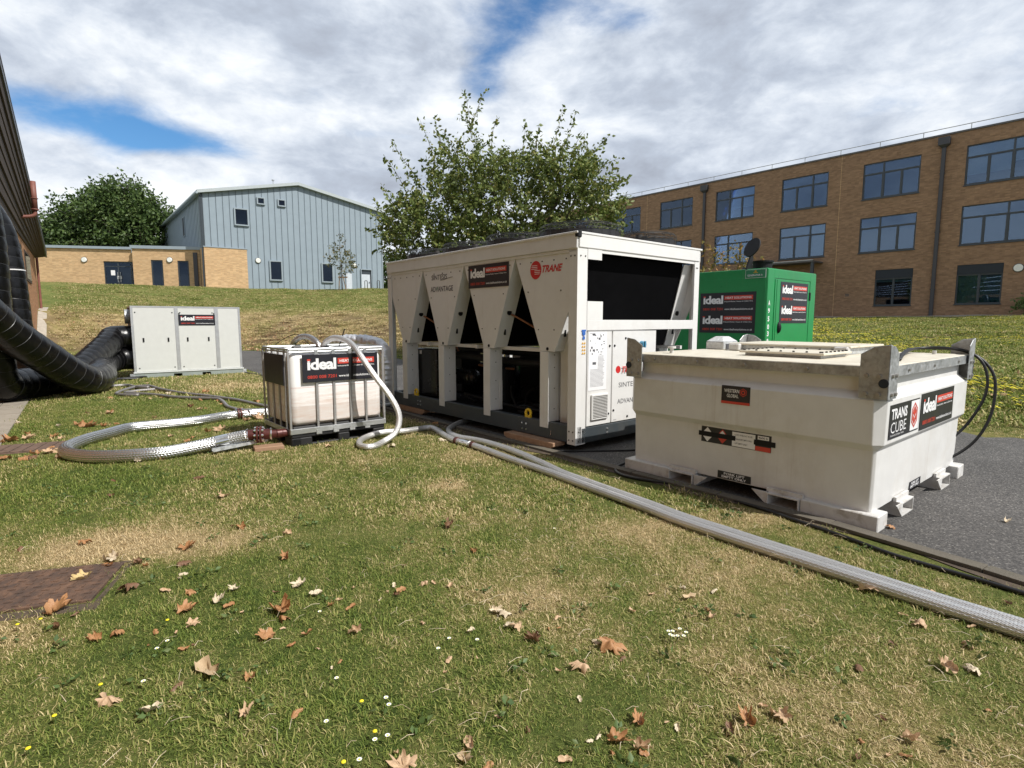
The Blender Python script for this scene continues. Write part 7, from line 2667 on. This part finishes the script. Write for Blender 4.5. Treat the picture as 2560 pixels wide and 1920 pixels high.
def zone(x, y):
    if math.hypot(x + 2.45, y - 3.0) < .85: return 'beside the rusty manhole cover'
    if y > 9.6: return 'before the air handling unit'
    if x < -4.6 and y > 5.2: return 'by the end of the thick hose loop'
    if x < -2.6 and y > 6.0: return 'inside or behind the thick hose loop'
    if x > -2.6 and y > 5.8: return 'near the coil beside the caged tank'
    d = seg_dist(x, y, [(-.5, 6.6), (1.24, 3.99), (1.9, 3.14), (3.1, 1.75)])
    if d > .12 and y < 6: return 'between the hose pair and the road'
    if -.32 < d <= .12 and x > 0: return 'tight against the hose pair'
    if y > 4.0: return 'on the lawn before the thick hose loop'
    if x < -.9 and y > 2.3: return 'right of the manhole cover'
    if x < -.55: return 'at the near lawn edge below the manhole cover'
    if x < .22: return 'at the middle of the near lawn edge'
    if y > 2.1: return 'on the scorched lawn below the hose pair'
    return 'at the near corner of the scorched lawn'


items = []
for s in LEAVES.split():
    a = s.split(',')
    items.append([float(a[0]), float(a[1]), float(a[2]), a[3]])
rl = random.Random(99)
byz = {}
for it in items:
    byz.setdefault((zone(it[0], it[1]), it[3]), []).append(it)
for (zn, c), lst in byz.items():
    lst.sort(key=lambda q: -q[2])
    for k, (x, y, sz, _) in enumerate(lst):
        curl_kit = LEAF_KITS[c]
        if c == 'r':
            me = curl_kit[rl.randrange(3)]
            shape = 'leaf'
        else:
            j = rl.randrange(4) if sz > .055 else rl.randrange(3, 7)
            me = curl_kit[j]
            shape = 'lobed leaf' if j < 4 else 'leaf' if j < 6 else 'leaf scrap'
        o = link_mesh('fallen_leaf', me)
        on_road = in_road(x, y)
        o.location = (x, y, ground_z(x, y) + (.006 if on_road else .007))
        big = sz * (1.6 if sz > .05 else 1.25)
        o.scale = (big, big * rl.uniform(.75, 1.0), big * rl.uniform(.8, 1.15))
        o.rotation_euler = (rl.uniform(-.25, .25), rl.uniform(-.25, .25), rl.uniform(0, 6.283))
        if rl.random() < .3 and c != 'r':
            o.rotation_euler = (math.pi + rl.uniform(-.3, .3), rl.uniform(-.3, .3), rl.uniform(0, 6.283))
            o.location.z += big * .22
        col = COLW[c]
        if k == 0:
            lab = 'largest %s curled leaf %s' % (col, zn)
            if len(lst) == 1:
                lab = 'the only %s curled leaf %s' % (col, zn)
            tag(o, lab, 'leaf', 'dry leaves lying on the lawn')
        elif k == 1 and len(lst) > 2:
            tag(o, 'second largest %s curled leaf %s' % (col, zn), 'leaf', 'dry leaves lying on the lawn')
        else:
            tag(o, 'one of the smaller %s leaves %s' % (col, zn), 'leaf', 'smaller %s leaves %s' % (col, zn))

for i, s in enumerate(FLOWERS.split()):
    a = s.split(',')
    x, y = float(a[0]), float(a[1])
    white = a[2] == 'w'
    r = .0075 if white else .0085
    nm = 'daisy' if white else 'dandelion'
    cl = white and math.hypot(x - .75, y - 2.43) < .4
    gp = 'daisy clump on the scorched lawn' if cl else ('single daisies in the near lawn' if white else 'yellow flowers in the near lawn')
    if cl:
        lab = 'white daisy in the tight clump on the scorched lawn below the hoses'
    elif white:
        lab = 'small white daisy head ' + zone(x, y)
        gp = 'white daisies ' + zone(x, y)
    else:
        lab = 'small yellow flower head ' + zone(x, y)
        gp = 'yellow flowers ' + zone(x, y)
    t = thing(nm, lab, 'flower', (x, y, 0), 90, gp)
    mb = MB()
    n = 14
    if white:
        for k in range(n):
            g = 2 * math.pi * k / n
            ca, sa = math.cos(g), math.sin(g)
            w = .0022
            mb.add([(ca * .002 - sa * w * .5, sa * .002 + ca * w * .5, .044), (ca * .002 + sa * w * .5, sa * .002 - ca * w * .5, .044), (ca * r * 1.15 + sa * w, sa * r * 1.15 - ca * w, .046), (ca * r * 1.15 - sa * w, sa * r * 1.15 + ca * w, .046)], [(0, 1, 2, 3)])
        mb.build('petals', 'white_flower', t)
        MB().sphere((0, 0, .0455), .0035, 8, 5, .6).build('flower_centre', 'yellow_flower', t)
    else:
        mb.sphere((0, 0, .045), r, 10, 6, .45)
        mb.build('petals', 'yellow_flower', t)
    MB().cyl((0, 0, 0), (.002, 0, .044), .0009, n=5).build('stem', 'shrub_leaf', t)
